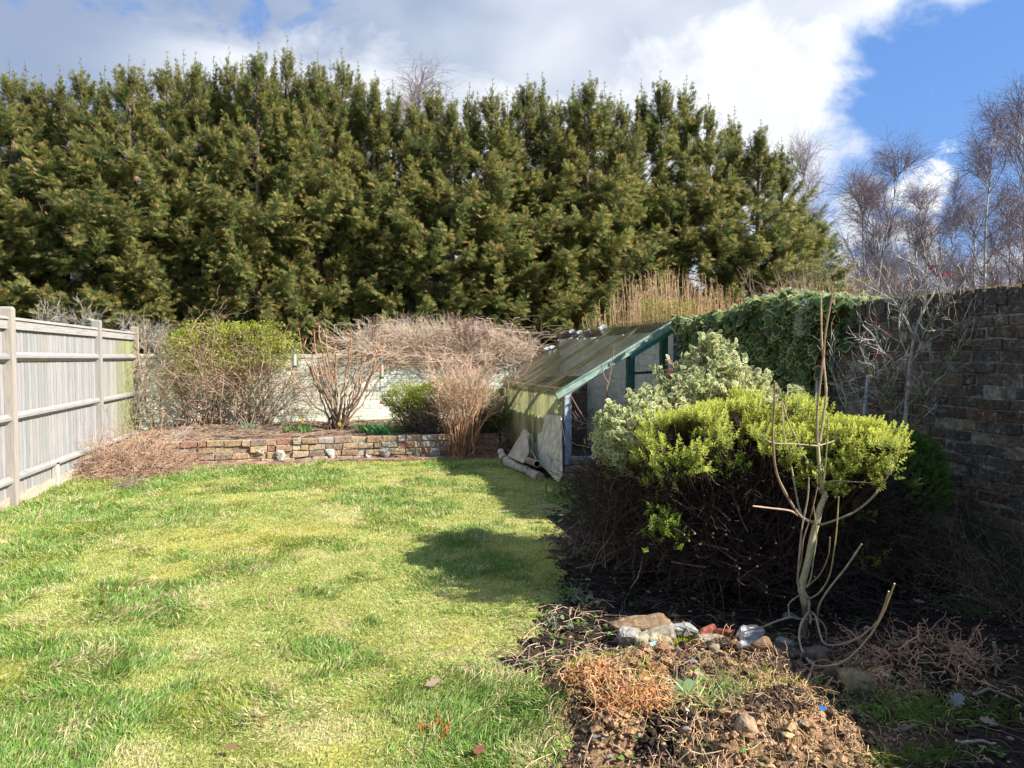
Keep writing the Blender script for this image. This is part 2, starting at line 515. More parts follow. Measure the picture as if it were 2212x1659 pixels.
def bricks(mb, rs, O, U, N, L, H, colfn, proud=.004, bl=.215, bh=.067, jt=.01, skew=.0025, header=.25, depth=.05, zj=None):
    """courses of single bricks with recessed joints; O origin, U along, N outward normal"""
    O, U, N = map(lambda a: np.asarray(a, float), (O, U, N)); Zv = np.array([0, 0, 1.])
    rows = int(round(H / (bh + jt))); pos = []
    for r in range(rows):
        u = -rs.uniform(0, bl)
        while u < L:
            w = bl if rs.rand() > header else .102
            a, c = max(u, 0), min(u + w, L)
            if c - a > .03: pos.append((a, c, r * (bh + jt) + jt * .5, rs.rand()))
            u += w + jt
    P = np.array(pos); n = len(P)
    z0, z1 = P[:, 2], P[:, 2] + bh
    corners = np.stack([np.stack([P[:, 0], z0], -1), np.stack([P[:, 1], z0], -1), np.stack([P[:, 1], z1], -1), np.stack([P[:, 0], z1], -1)], 1)
    corners = corners + rs.normal(size=corners.shape) * skew
    dep = rs.normal(size=(n, 1)) * proud
    cen = corners.mean(1, keepdims=True)
    def lay(k, d):
        c = cen + (corners - cen) * np.array([1 - k / .1, 1 - k / .034]) if k else corners
        return O + c[..., 0:1] * U + c[..., 1:2] * Zv + (d)[..., None] * N
    back = lay(0, dep * 0 - depth); mid = lay(0, dep - .006 + rs.normal(size=(n, 4)) * .001); fr = lay(.0045, dep + .0 + rs.normal(size=(n, 4)) * .0012)
    V = np.concatenate([back, mid, fr], 1)
    f = []
    for q in (0, 4):
        for i in range(4): f.append([q + i, q + (i + 1) % 4, q + 4 + (i + 1) % 4, q + 4 + i])
    f.append([8, 9, 10, 11])
    f = np.array(f); F = (np.arange(n)[:, None, None] * 12 + f[None]).reshape(-1, 4)
    C = colfn(rs, n, cen[:, 0, 0], cen[:, 0, 1])
    mb.add(V.reshape(-1, 3), F, np.repeat(C, 12, 0))


def pick(rs, n, cols, p, a=.2):
    c = np.asarray(cols)[rs.choice(len(cols), n, p=p)]
    return c * (1 + rs.uniform(-a, a, (n, 1)))


# --- old brick wall on the right
rs = RS(1)
wall = thing('brick_wall', 'tall weathered dark brick wall with mossy brick on edge coping, along the right side', 'wall', loc=(XR, 6, 0))
Y0 = -2.5


def darkbrick(rs, n, u, z):
    c = pick(rs, n, [(.11, .090, .080), (.145, .108, .082), (.085, .075, .074), (.21, .165, .12), (.15, .085, .062)], [.3, .2, .3, .13, .07], .3)
    k = sstep(fbm(u, z, 41, 1.2, 3), .5, .7)
    return lerp(c, (.085, .072, .07), k * .5)


GY0, GY1 = 8.12, 11.2                          # greenhouse along the wall
b = MB()
bricks(b, rs, (XR, Y0, 0), (0, 1, 0), (-1, 0, 0), 7.95 - Y0, 1.83, darkbrick, proud=.007, skew=.005)
lich = [((.03, .03, .027), 3.2, .46, .68, .55), ((.44, .43, .40), 27, .56, .68, .75), ((.30, .28, .26), 9, .56, .75, .55), ((.56, .55, .51), 66, .625, .69, .75)]


def mossband(g, c, ob):
    s = g.n('ShaderNodeSeparateXYZ'); g.l(ob, s.inputs[0])
    f = g.noise(ob, 8, 5, .65)
    lowk = g.ss(g.m('ADD', s.outputs[2], g.m('MULTIPLY', f, .9)), 1.05, .65)
    return g.mix(g.m('MULTIPLY', lowk, .75), c, (.05, .07, .012))


mwall = mat('old_brick', .93, noise=(35, .4), bump=(55, 1, .012), tint=lich, extra=mossband)
b.build('brick_face', mwall, wall, origin=(0, 0, 0)).matrix_parent_inverse = Matrix.Translation((-XR, -6, 0))
b = MB(); box(b, (XR + .010, Y0, -.05), (XR + .23, YB + .2, 1.835), (.30, .275, .235))
mo = b.build('mortar_core', mat('mortar', .95, noise=(40, .4), bump=(60, 1, .01), tint=[((.05, .05, .035), 6, .45, .65, .8)], extra=mossband), wall)
mo.matrix_parent_inverse = Matrix.Translation((-XR, -6, 0))


def coping(mb, rs, y0, y1, colf, x0=XR - .012, x1=XR + .24):
    y = y0
    while y < y1:
        w = .067 * rs.uniform(.9, 1.1); h = .112 + rs.normal() * .005; dx = rs.normal() * .006
        t = rs.normal() * .02
        prism(mb, [(x0 + dx, y, 1.837), (x0 + dx, y + w, 1.837 + t * .1), (x0 + dx, y + w - .003, 1.837 + h + t * .1), (x0 + dx, y + .003, 1.837 + h)], (x1 - x0, 0, 0), colf(rs, 1, np.array([y]), np.array([1.9]))[0])
        y += w + .011


b = MB(); coping(b, rs, Y0, YB + .1, darkbrick)
box(b, (XR, Y0, 1.84), (XR + .22, YB + .1, 1.93), (.12, .10, .08))
cp_ = b.build('coping', mwall, wall); cp_.matrix_parent_inverse = Matrix.Translation((-XR, -6, 0))
# moss cushions on the coping
P = []
mrs = RS(44)
yy = mrs.uniform(Y0, 8, 5200); xx = XR + .24 * mrs.beta(1.1, 1.1, 5200) - .01
kp = fbm(yy, xx, 45, 3) + .25 * (xx - XR < .03) > .48
yy, xx = yy[kp], xx[kp]
C = np.stack([xx, yy, np.full(len(xx), 1.945) + .006 * mrs.rand(len(xx))], -1)
b = MB(); leaves(b, mrs, C, unit(mrs.normal(size=C.shape) * [.7, .7, .3] + [0, 0, .9]), mrs.uniform(.012, .03, len(C)), .006, T_DIAM, jit(mrs, lerp((.16, .17, .02), (.34, .22, .05), sstep(fbm(yy, xx, 46, 4), .35, .6)), len(C), .3))
o = b.build('moss', mat('leafy', .6, noise=None, trans=.42), wall); o.matrix_parent_inverse = Matrix.Translation((-XR, -6, 0))
# whitewashed stretch inside and beside the greenhouse


def paintbrick(rs, n, u, z):
    c = pick(rs, n, [(.82, .81, .77), (.78, .77, .73), (.85, .84, .80)], [.5, .25, .25], .05)
    return c


b = MB(); bricks(b, rs, (XR, 7.95, 0), (0, 1, 0), (-1, 0, 0), YB - 7.95, 1.83, paintbrick, proud=.002, jt=.006, skew=.0015); box(b, (XR + .003, 8.0, 0), (XR + .0095, YB, 1.83), (.74, .72, .68))
o = b.build('whitewashed_brick', mat('whitewash', .8, noise=(12, .12), bump=(60, .5, .006), tint=[((.24, .17, .12), 9, .60, .68, .7), ((.45, .42, .36), 3, .5, .75, .5)]), wall)
o.matrix_parent_inverse = Matrix.Translation((-XR, -6, 0))

# --- painted back wall
rs = RS(2)
bw = thing('garden_wall', 'low brick wall painted pale green across the end of the garden', 'wall', loc=(.5, YB, 0))
inv = Matrix.Translation((-.5, -YB, 0))


def palebrick(rs, n, u, z):
    c = pick(rs, n, [(.76, .79, .62), (.79, .81, .67), (.70, .74, .58)], [.5, .3, .2], .06)
    r = rs.rand(n) < .02; c[r] = (.42, .24, .16)
    return c


b = MB(); bricks(b, rs, (XL - .15, YB, 0), (1, 0, 0), (0, -1, 0), XR - XL + .1, 1.48, palebrick, proud=.003, jt=.007, header=.3, skew=.003)
mp_wall = mat('green_paint', .85, noise=(10, .15), bump=(50, .4, .005), tint=[((.50, .53, .38), 2.4, .50, .72, .4), ((.34, .22, .15), 14, .665, .70, .75), ((.80, .82, .72), 6, .5, .7, .45)])
b.build('painted_brick', mp_wall, bw).matrix_parent_inverse = inv
b = MB(); box(b, (XL - .15, YB + .005, -.05), (XR + .02, YB + .22, 1.485), (.74, .76, .61))
b.build('painted_mortar', mat('painted_mortar', .9, noise=(30, .3), bump=(40, 1, .01), tint=[((.30, .31, .22), 5, .55, .72, .5)]), bw).matrix_parent_inverse = inv
b = MB(); x = XL - .15
while x < XR:
    w = .215 * rs.uniform(.9, 1.1); h = .062 + rs.normal() * .006
    prism(b, [(x, YB - .02, 1.488), (x + w, YB - .02, 1.488), (x + w - .004, YB - .02, 1.488 + h), (x + .004, YB - .02, 1.488 + h)], (0, .26, 0), palebrick(rs, 1, 0, 0)[0] * .8); x += w + .012
b.build('coping', mp_wall, bw).matrix_parent_inverse = inv

# --- raised bed: low wall of reclaimed brick and flint
rs = RS(3)
BY = 10.55; BH = .33


def bedx(t):   # path of the bed wall: front run then curving back on the left
    return np.array([-2.28 + 4.75 * t, BY])


bed = thing('bed_wall', 'knee high wall of reclaimed bricks and grey stones edging the raised bed', 'low wall', loc=(0, BY, 0))
inv = Matrix.Translation((0, -BY, 0))


def oldbrick(rs, n, u, z):
    return pick(rs, n, [(.46, .34, .20), (.42, .28, .17), (.50, .41, .28), (.40, .21, .14), (.30, .22, .16), (.52, .47, .40)], [.3, .22, .18, .12, .1, .08], .18)


b = MB(); bricks(b, rs, (-2.2, BY, -.03), (1, 0, 0), (0, -1, 0), 4.7, .39, oldbrick, proud=.009, bl=.215, bh=.078, jt=.014, skew=.006, header=.3, depth=.1)
bricks(b, rs, (-2.5, BY + .55, -.03), (.3 / .62, -.55 / .62, 0), (-.55 / .62, -.3 / .62, 0), .62, .39, oldbrick, proud=.012, bl=.205, bh=.07, jt=.02, skew=.008, depth=.1)
mbed = mat('reclaimed_brick', .92, noise=(30, .35), bump=(60, 1, .012), tint=[((.09, .11, .03), 7, .56, .7, .7), ((.6, .57, .5), 20, .62, .7, .5)])
b.build('brickwork', mbed, bed).matrix_parent_inverse = inv
b = MB(); box(b, (-2.22, BY + .018, -.05), (2.5, BY + .2, BH - .03), (.34, .28, .21))
b.build('mortar_core', mat('bed_mortar', .95, noise=(25, .5), bump=(30, 1, .02)), bed).matrix_parent_inverse = inv

BX0, BX1 = XL, 2.62
def bedz(x, y): return BH - .045 + .10 * sstep(y, BY, YB) + .06 * (fbm(x, y, 51, 3) - .5) + .02 * (fbm(x, y, 52, 16) - .5)
b = MB()
b.add(*grid(-2.75, BX1, BY + .06, YB + .02, .03, lambda x, y: (y > BY + .05 + np.maximum(0, -2.2 - x) * 1.7), bedz,
            lambda x, y: lerp((.060, .042, .030), (.24, .16, .10), sstep(fbm(x, y, 53, 5), .45, .62)) * (.7 + .6 * fbm(x, y, 54, 40))[:, None]))
tag(b.build('bed_soil', mat('soil'), smooth=True), kind='structure')


def hull(name, rs, size, m, col, parent=None, loc=(0, 0, 0), rot=0, sub=True, npts=16, boxy=.55):
    """faceted stone"""
    p = unit(rs.normal(size=(npts, 3)))
    p = np.sign(p) * np.abs(p) ** boxy; p *= np.asarray(size) / 2 / 1.0
    bm = bmesh.new()
    for q in p: bm.verts.new(q)
    r = bmesh.ops.convex_hull(bm, input=bm.verts)
    bmesh.ops.delete(bm, geom=[v for v in bm.verts if not v.link_faces], context='VERTS')
    bmesh.ops.delete(bm, geom=[e for e in bm.edges if not e.link_faces], context='EDGES')
    bmesh.ops.triangulate(bm, faces=bm.faces[:])
    bmesh.ops.subdivide_edges(bm, edges=bm.edges[:], cuts=3, use_grid_fill=True)
    bmesh.ops.triangulate(bm, faces=bm.faces[:])
    for _ in range(2): bmesh.ops.smooth_vert(bm, verts=bm.verts[:], factor=.5, use_axis_x=True, use_axis_y=True, use_axis_z=True)
    nz = rs.normal(size=(3, 3)) * 9 / max(size)
    for v in bm.verts:
        c = np.array(v.co); d = np.sin(nz @ c * 3 + 1).sum() * .016 * max(size) * .5
        v.co += Vector(unit(c) * d) + Vector(rs.normal(size=3) * min(size) * .014)
    mn = min(v.co.z for v in bm.verts)
    for v in bm.verts: v.co.z -= mn
    me = bpy.data.meshes.new(name); bm.to_mesh(me); bm.free()
    a = me.color_attributes.new('Col', 'FLOAT_COLOR', 'POINT')
    for d in a.data: d.color = (*col, 1)
    me.materials.append(m)
    o = bpy.data.objects.new(name, me); COL.objects.link(o); o.location = loc; o.rotation_euler = (rs.normal() * .12, rs.normal() * .12, rot)
    if parent: o.parent = parent
    return o


mstone = mat('stone', .9, noise=(25, .35), bump=(45, 1, .012), tint=[((.10, .13, .03), 9, .60, .72, .6), ((.55, .53, .48), 22, .62, .68, .5)])
for (px, py, w, h) in [(Z2(310, 1200) + (.17, .24)), (Z2(680, 1190) + (.17, .2)), (Z2(1090, 1190) + (.25, .22)), (Z2(1470, 1180) + (.2, .2)), (Z2(990, 1215) + (.2, .1)), (Z2(150, 1180) + (.12, .14))]:
    p = atY(px, py, BY - .05); hull('stone', rs, (w * .95, .16, h * .85), mstone, (.50, .47, .40), bed, (p[0], .03, max(p[2] - h * .62, -.03)))

# ================================================================== FENCE
rs = RS(4)
PY = [5.15, 7.95, 10.70, 12.62]                  # post positions along the boundary
PZ = [2.0, 1.99, 2.0, 1.99]
fence = thing('board_fence', 'silvery grey close board wooden fence with square posts on the left boundary', 'fence', loc=(XL, 9, 0))
inv = Matrix.Translation((-XL, -9, 0))


def woodmat(name, stretch, dark=(.22, .21, .205)):
    m = bpy.data.materials.new(name); m.use_nodes = True; nt = m.node_tree; nt.nodes.clear(); g = G(nt)
    at = g.n('ShaderNodeAttribute'); at.attribute_name = 'Col'
    tc = g.n('ShaderNodeTexCoord'); mm = g.n('ShaderNodeMapping'); mm.inputs['Scale'].default_value = stretch; g.l(tc.outputs['Object'], mm.inputs[0])
    f1 = g.noise(mm.outputs[0], 70, 4, .65, .4); f2 = g.noise(mm.outputs[0], 14, 5, .65)
    c = g.mix(g.m('MULTIPLY', g.ss(f1, .42, .66), .55), at.outputs['Color'], dark)
    c = g.mix(g.m('MULTIPLY', g.ss(f2, .48, .68), .45), c, (.44, .36, .29))
    f3 = g.noise(tc.outputs['Object'], 3.1, 5, .7)
    c = g.mix(g.m('MULTIPLY', g.ss(f3, .55, .72), .25), c, (.30, .33, .14))
    pr = g.n('ShaderNodeBsdfPrincipled'); pr.inputs['Roughness'].default_value = .8; pr.inputs['Specular IOR Level'].default_value = .2
    g.l(c, pr.inputs['Base Color'])
    bn = g.n('ShaderNodeBump'); bn.inputs['Strength'].default_value = .6; bn.inputs['Distance'].default_value = .004; g.l(f1, bn.inputs['Height']); g.l(bn.outputs[0], pr.inputs['Normal'])
    o = g.n('ShaderNodeOutputMaterial'); g.l(pr.outputs[0], o.inputs[0])
    return m


wv = woodmat('wood_upright', (1, 1, .06)); wh_ = woodmat('wood_rail', (1, .06, 1), (.20, .19, .185))
for k in range(3):
    y0, y1 = PY[k] + .05, PY[k + 1] - .05
    b = MB(); y = y0
    while y < y1:
        w = min(.088 + rs.normal() * .003, y1 - y); t = rs.uniform(.003, .006)
        c = np.array([.375, .375, .37]) * rs.uniform(.78, 1.12) * (1 + rs.normal(size=3) * .02)
        if k == 2: c = c * (1 - np.array([.04, .0, .55]) * sstep(y, 11.0, 12.3))
        zt = 1.86 + rs.normal() * .003; x0 = XL - .012
        # feather edge: thick one side, thin the other
        v = [(x0, y, .13), (x0 + .016 + t, y, .13), (x0 + .006 + t, y + w + .02, .13), (x0, y + w + .02, .13)]
        prism(b, v, (0, 0, zt - .13), c); y += w
    b.build('boards', wv, fence).matrix_parent_inverse = inv
    for z in (.29, .90, 1.50):
        if z == .29 and k == 0: pass
        b = MB(); zr = z + rs.normal() * .006; x0 = XL + .018
        c = np.array([.30, .295, .29]) * rs.uniform(.9, 1.1)
        prism(b, [(x0, y0 - .01, zr + .048), (x0 + .042, y0 - .01, zr + .012), (x0 + .042, y0 - .01, zr - .012), (x0, y0 - .01, zr - .05)], (0, y1 - y0 + .02, rs.normal() * .008), c)
        b.build('rail', wh_, fence).matrix_parent_inverse = inv
    b = MB(); prism(b, [(XL + .018, y0, 1.775), (XL + .038, y0, 1.775), (XL + .038, y0, 1.862), (XL + .018, y0, 1.862)], (0, y1 - y0, 0), (.40, .385, .365))
    b.build('counter_rail', wh_, fence).matrix_parent_inverse = inv
    b = MB(); prism(b, [(XL - .03, y0, 1.866), (XL + .052, y0, 1.866), (XL + .050, y0, 1.886), (XL + .01, y0, 1.898), (XL - .03, y0, 1.89)], (0, y1 - y0, 0), (.42, .40, .37))
    b.build('capping', wh_, fence).matrix_parent_inverse = inv
    b = MB(); box(b, (XL - .01, y0, -.04), (XL + .015, y1, .128), (.50, .43, .33))
    b.build('gravel_board', wh_, fence).matrix_parent_inverse = inv
for k, y in enumerate(PY):
    b = MB(); w = .05; z1 = PZ[k]; c = [(.39, .35, .30), (.40, .35, .30), (.35, .33, .29), (.38, .34, .24)][k]
    v = [(XL - w + .02, y - w, -.05), (XL + w + .02, y - w, -.05), (XL + w + .02, y + w, -.05), (XL - w + .02, y + w, -.05)]
    prism(b, v, (0, 0, z1 - .02 + .05), c)
    v2 = np.array(v); top = v2.copy(); top[:, 2] = z1 - .02; cc = top.mean(0); t2 = cc + (top - cc) * .8; t2[:, 2] = z1
    b.add(np.vstack([top, t2]), [[0, 1, 5, 4], [1, 2, 6, 5], [2, 3, 7, 6], [3, 0, 4, 7], [4, 5, 6, 7]], c)
    b.build('post', wv, fence).matrix_parent_inverse = inv
b = MB(); box(b, (XL + .012, 9.02, -.03), (XL + .06, 9.10, .30), (.62, .56, .46)); b.build('centre_stump', wv, fence).matrix_parent_inverse = inv

# ================================================================== GREENHOUSE
rs = RS(5)
GX = 2.75; EZ, RZ = 1.14, 1.96
gh = thing('lean_to_greenhouse', 'dilapidated green framed lean-to greenhouse with a glazed sloping roof against the brick wall', 'greenhouse', loc=(GX, GY0, 0))
inv = Matrix.Translation((-GX, -GY0, 0))
def gp(b, n, m, **k):
    o = b.build(n, m, gh, **k); o.matrix_parent_inverse = inv; return o


mpaint = mat('green_frame', .55, noise=(14, .22), bump=(40, .5, .004), tint=[((.42, .50, .40), 5, .56, .68, .6), ((.25, .20, .14), 30, .66, .70, .7)])
MINT, DKG = (.31, .44, .36), (.035, .125, .09)
malu = mat('aluminium', .45, noise=(20, .2), base=(.50, .54, .60), spec=.6, tint=[((.22, .22, .22), 8, .6, .7, .6)])
# brick plinth
b = MB(); bricks(b, rs, (GX - .02, GY0 - .02, -.06), (1, 0, 0), (0, -1, 0), XR - GX, .31, oldbrick, proud=.012, jt=.018, skew=.008, bl=.21, bh=.066)
gp(b, 'plinth', mbed)
b = MB(); box(b, (GX + .0, GY0 + .0, -.05), (XR - .02, GY0 + .10, .245), (.2, .17, .13)); box(b, (GX + .005, GY0 + .1, -.05), (GX + .1, GY1, .2), (.2, .17, .13))
gp(b, 'plinth_core', mat('bed_mortar'))
# gable: sill, posts, rake beams
rz = lambda x: EZ - .03 + (x - GX) * (RZ - EZ) / (XR - GX)        # underside of the roof
b = MB(); box(b, (GX + .02, GY0 - .005, .247), (XR - .03, GY0 + .06, .285), (.45, .47, .5)); gp(b, 'sill', malu)
b = MB(); box(b, (GX - .01, GY0 - .02, .20), (GX + .035, GY0 + .035, rz(GX)), (.5, .5, .5)); box(b, (GX + .038, GY0 - .008, .287), (GX + .075, GY0 + .03, rz(GX + .03) - .01), (.5, .5, .5))
gp(b, 'corner_post', malu)
X1 = atY(1362, 800, GY0)[0]; X2 = atY(1434, 800, GY0)[0]
b = MB(); box(b, (X1 - .045, GY0 - .03, .287), (X1 + .045, GY0 + .04, rz(X1) - .02), DKG); box(b, (X1 - .025, GY0 - .042, .3), (X1 + .02, GY0 - .031, rz(X1) - .04), DKG); gp(b, 'door_post', mpaint)
b = MB(); box(b, (X2 - .045, GY0 - .03, .287), (X2 + .04, GY0 + .04, rz(X2) - .02), DKG); gp(b, 'door_post', mpaint)
a0 = np.array([GX - .13, GY0 - .045, rz(GX - .13)]); a1 = np.array([XR - .01, GY0 - .045, rz(XR - .01)])
b = MB(); beam(b, a0, a1, .05, .085, MINT); gp(b, 'rake_beam', mpaint)
o_ = np.array([0, .012, -.085])
b = MB(); beam(b, a0 + o_ + [.95, 0, .545], a1 + o_, .04, .05, (.07, .27, .20)); gp(b, 'rake_rail', mpaint)
b = MB(); beam(b, np.array([X1 + .045, GY0, 1.30]), np.array([X2 - .045, GY0, 1.315]), .03, .03, (.03, .07, .055)); gp(b, 'glazing_bar', mpaint)
b = MB(); beam(b, (GX + .035, GY0 - .01, rz(GX) - .05), (X1 - .045, GY0 - .01, rz(X1) - .075), .025, .018, (.75, .76, .78)); gp(b, 'glazing_bar', malu)
b = MB(); beam(b, (GX + .02, GY0 + .03, EZ - .05), (GX + .02, GY1, EZ - .05), .05, .06, (.20, .16, .11)); gp(b, 'eaves_beam', mpaint)
for y in (9.1, 10.1, GY1):
    b = MB(); beam(b, (GX + .02, y, EZ - .06), (XR - .02, y, RZ - .06), .04, .05, (.16, .14, .10)); gp(b, 'rafter', mpaint)
# blue board fixed to the wall by the gable
b = MB(); box(b, (XR - .035, GY0 - .24, .35), (XR - .014, GY0 - .05, 1.83), (.035, .075, .21)); o = gp(b, 'blue_board', mpaint)
# glass panes
mglass = glass('old_glass', (.96, .97, .96), .035, (.30, .30, .26))
b = MB(); pts = [(GX + .075, GY0 + .012, .285), (X1 - .045, GY0 + .012, .285), (X1 - .045, GY0 + .012, rz(X1) - .07), (GX + .075, GY0 + .012, rz(GX) - .05)]
prism(b, pts, (0, .004, 0), (.5,) * 3); gp(b, 'gable_pane', mglass)
b = MB(); prism(b, [(X1 + .045, GY0 + .012, .285), (X2 - .045, GY0 + .012, .285), (X2 - .045, GY0 + .012, rz(X2) - .10), (X1 + .045, GY0 + .012, rz(X1) - .10)], (0, .004, 0), (.5,) * 3); gp(b, 'gable_pane', mglass)
# corrugated roof: clear plastic, trapezoid ridges running down the slope
mroof = glass('roof_plastic', (.88, .91, .82), .07, (.34, .33, .22), .02, (.8, 6, .8), 1.6)
def roofsheet(y0, y1, lift, over, nr):
    b = MB(); prof = []
    y = y0; k = 0; pit = (y1 - y0) / nr
    for k in range(nr):
        for f, h in ((0, 0), (.55, .0), (.70, .007), (.86, .007)):
            prof.append((y0 + (k + f) * pit, h))
    prof.append((y1, 0)); prof = np.array(prof); n = len(prof); NS = 14
    V = []
    for s_ in range(NS):
        t = s_ / (NS - 1); x = (GX - over) * (1 - t) + (XR + .02) * t
        zz_ = EZ + (x - GX) * (RZ - EZ) / (XR - GX) + lift + .008 * math.sin(5 * t + y0)
        for y, h in prof: V.append((x, y + .01 * math.sin(3 * t + y), zz_ + h * (1 - .25 * abs(math.sin(y * 2 + t * 3)))))
    i = np.arange(NS - 1)[:, None] * n + np.arange(n - 1)[None]
    b.add(V, np.stack([i, i + n, i + n + 1, i + 1], -1).reshape(-1, 4), (.5,) * 3)
    return b
gp(roofsheet(GY0 - .12, 9.75, .012, .17, 4), 'roof_sheet', mroof)
gp(roofsheet(9.65, GY1 + .12, .022, .14, 4), 'roof_sheet', mroof)
# yellowed translucent side sheet
mside = bpy.data.materials.new('fibreglass'); mside.use_nodes = True; q = mside.node_tree; q.nodes.clear(); g = G(q)
tcn = g.n('ShaderNodeTexCoord'); mm = g.n('ShaderNodeMapping'); mm.inputs['Scale'].default_value = (1, 1, .22); g.l(tcn.outputs['Object'], mm.inputs[0])
c = g.mix(g.ss(g.noise(mm.outputs[0], 4.5, 6, .65), .42, .66), (.66, .64, .34), (.18, .20, .09))
c = g.mix(g.ss(g.noise(tcn.outputs['Object'], 2.1, 4), .5, .7), c, (.36, .38, .26))
d1 = g.n('ShaderNodeBsdfDiffuse'); t1 = g.n('ShaderNodeBsdfTranslucent'); g.l(c, d1.inputs[0]); g.l(c, t1.inputs[0]); m1 = g.n('ShaderNodeMixShader'); m1.inputs[0].default_value = .62
g.l(d1.outputs[0], m1.inputs[1]); g.l(t1.outputs[0], m1.inputs[2]); g1 = g.n('ShaderNodeBsdfGlossy'); g1.inputs['Roughness'].default_value = .3
m2 = g.n('ShaderNodeMixShader'); m2.inputs[0].default_value = .05; g.l(m1.outputs[0], m2.inputs[1]); g.l(g1.outputs[0], m2.inputs[2])
g.l(m2.outputs[0], g.n('ShaderNodeOutputMaterial').inputs[0])
for (ya, yb_) in ((GY0 + .04, 9.62), (9.58, GY1)):
    ys = np.arange(ya, yb_, .02); xw = GX - .012 + .011 * np.cos(ys * 2 * np.pi / .15) - (.006 if ya > 9 else 0)
    b = MB(); n = len(ys); V = np.concatenate([np.stack([xw, ys, np.full(n, z)], -1) for z in np.linspace(.02, EZ - .02, 5)])
    i = np.arange(4)[:, None] * n + np.arange(n - 1)[None]
    b.add(V, np.stack([i, i + 1, i + n + 1, i + n], -1).reshape(-1, 4), (.5,) * 3)
    gp(b, 'side_sheet', mside, smooth=True)
# dark back end of the greenhouse and its earth floor
b = MB(); bricks(b, rs, (GX, GY1, -.05), (1, 0, 0), (0, -1, 0), XR - GX, 1.2, lambda r, n, u, z: pick(r, n, [(.12, .085, .06), (.16, .11, .08)], [.5, .5]), proud=.004)
box(b, (GX, GY1 + .01, -.05), (XR, GY1 + .1, 1.17), (.08, .07, .06)); gp(b, 'end_wall', mat('end_brick', .95, noise=(20, .4)))
b = MB(); b.add([(GX, GY0, .02), (XR, GY0, .02), (XR, GY1, .02), (GX, GY1, .02)], [[0, 1, 2, 3]], (.05, .042, .035)); gp(b, 'earth_floor', mat('soil'))
# torn flap of plastic at the corner of the big pane, looped wires below the eaves
b = MB(); p0 = atY(*Z3(710, 690), GY0 - .01); prism(b, [p0, atY(*Z3(765, 718), GY0 - .04), atY(*Z3(735, 735), GY0 - .05), atY(*Z3(705, 725), GY0 - .01)], (0, .003, 0), (.75, .76, .76)); gp(b, 'torn_flap', mat('plain_white', .5, noise=None))
W_ = []
for (xa, ya, xb, yb_) in ((455, 735, 560, 735), (260, 740, 345, 720), (330, 690, 470, 690)):
    A = atX(*Z3(xa, ya), GX - .1); B_ = atX(*Z3(xb, yb_), GX - .1); t = np.linspace(0, 1, 9)[:, None]
    W_.append(A * (1 - t) + B_ * t - [0, 0, .07] * (4 * t * (1 - t)) * .8)
b = MB(); tubes(b, np.array(W_), .004, 5, (.12, .12, .11)); gp(b, 'wire', mat('wire', .5, noise=None))
# broken black pot pieces on the wall head above the gable
pot = thing('roof_tile', 'dark broken ridge tile lying on the wall head above the greenhouse gable', 'tile', loc=(XR + .03, GY0 - .35, 1.95))
b = MB(); tt = np.linspace(0, np.pi, 9); V = []
for y in (0, .26):
    for r_ in (.055, .045): V += [(r_ * math.cos(a), y, r_ * math.sin(a) * .9) for a in tt]
f = []
for i in range(8): f += [[i, i + 1, 19 + i, 18 + i], [9 + i, 27 + i, 28 + i, 10 + i], [i, 9 + i, 10 + i, i + 1], [18 + i, 19 + i, 28 + i, 27 + i]]
b.add(V, f, (.03, .03, .035)); b.build('tile_curve', mat('slate', .5, noise=(30, .4)), pot)

# white plastic clips and lath bits lying on the roof
def onroof(px, py):
    r = ray(px, py); n = np.array([-(RZ - EZ), 0, XR - GX]); p0 = np.array([GX, 0, EZ + .05]); t = ((p0 - EYE) @ n) / (r @ n); return EYE + r * t
mwh = mat('plain_white', .5)
spots = [(955, 270, .14, .09, 1), (775, 308, .11, .06, 0), (715, 300, .09, .07, 0), (520, 438, .11, .05, 0), (560, 425, .08, .05, 0), (760, 355, .13, .03, 0), (880, 350, .12, .03, 0), (815, 355, .10, .03, 0), (700, 352, .08, .03, 0), (1115, 325, .08, .02, 0), (610, 365, .08, .03, 0), (830, 290, .12, .02, 0)]
labs = ['largest white slotted plastic tray lying on the greenhouse roof', 'small white slotted tray just left of the largest one on the glass roof', 'curled white slotted strip left of the small tray near the far roof edge', 'white slotted tray lowest on the far edge of the greenhouse roof', 'white slotted tray second lowest on the far edge of the greenhouse roof',
        'pale strip below the small tray on the greenhouse roof', 'pale strip below the largest tray on the greenhouse roof', 'pale strip between the two others in the row below the trays', 'pale strip at the low end of the row below the trays', 'lone pale strip on the roof nearest the green gable beam', 'pale strip between the lowest trays and the curled one', 'thin pale strip between the small and the largest tray']
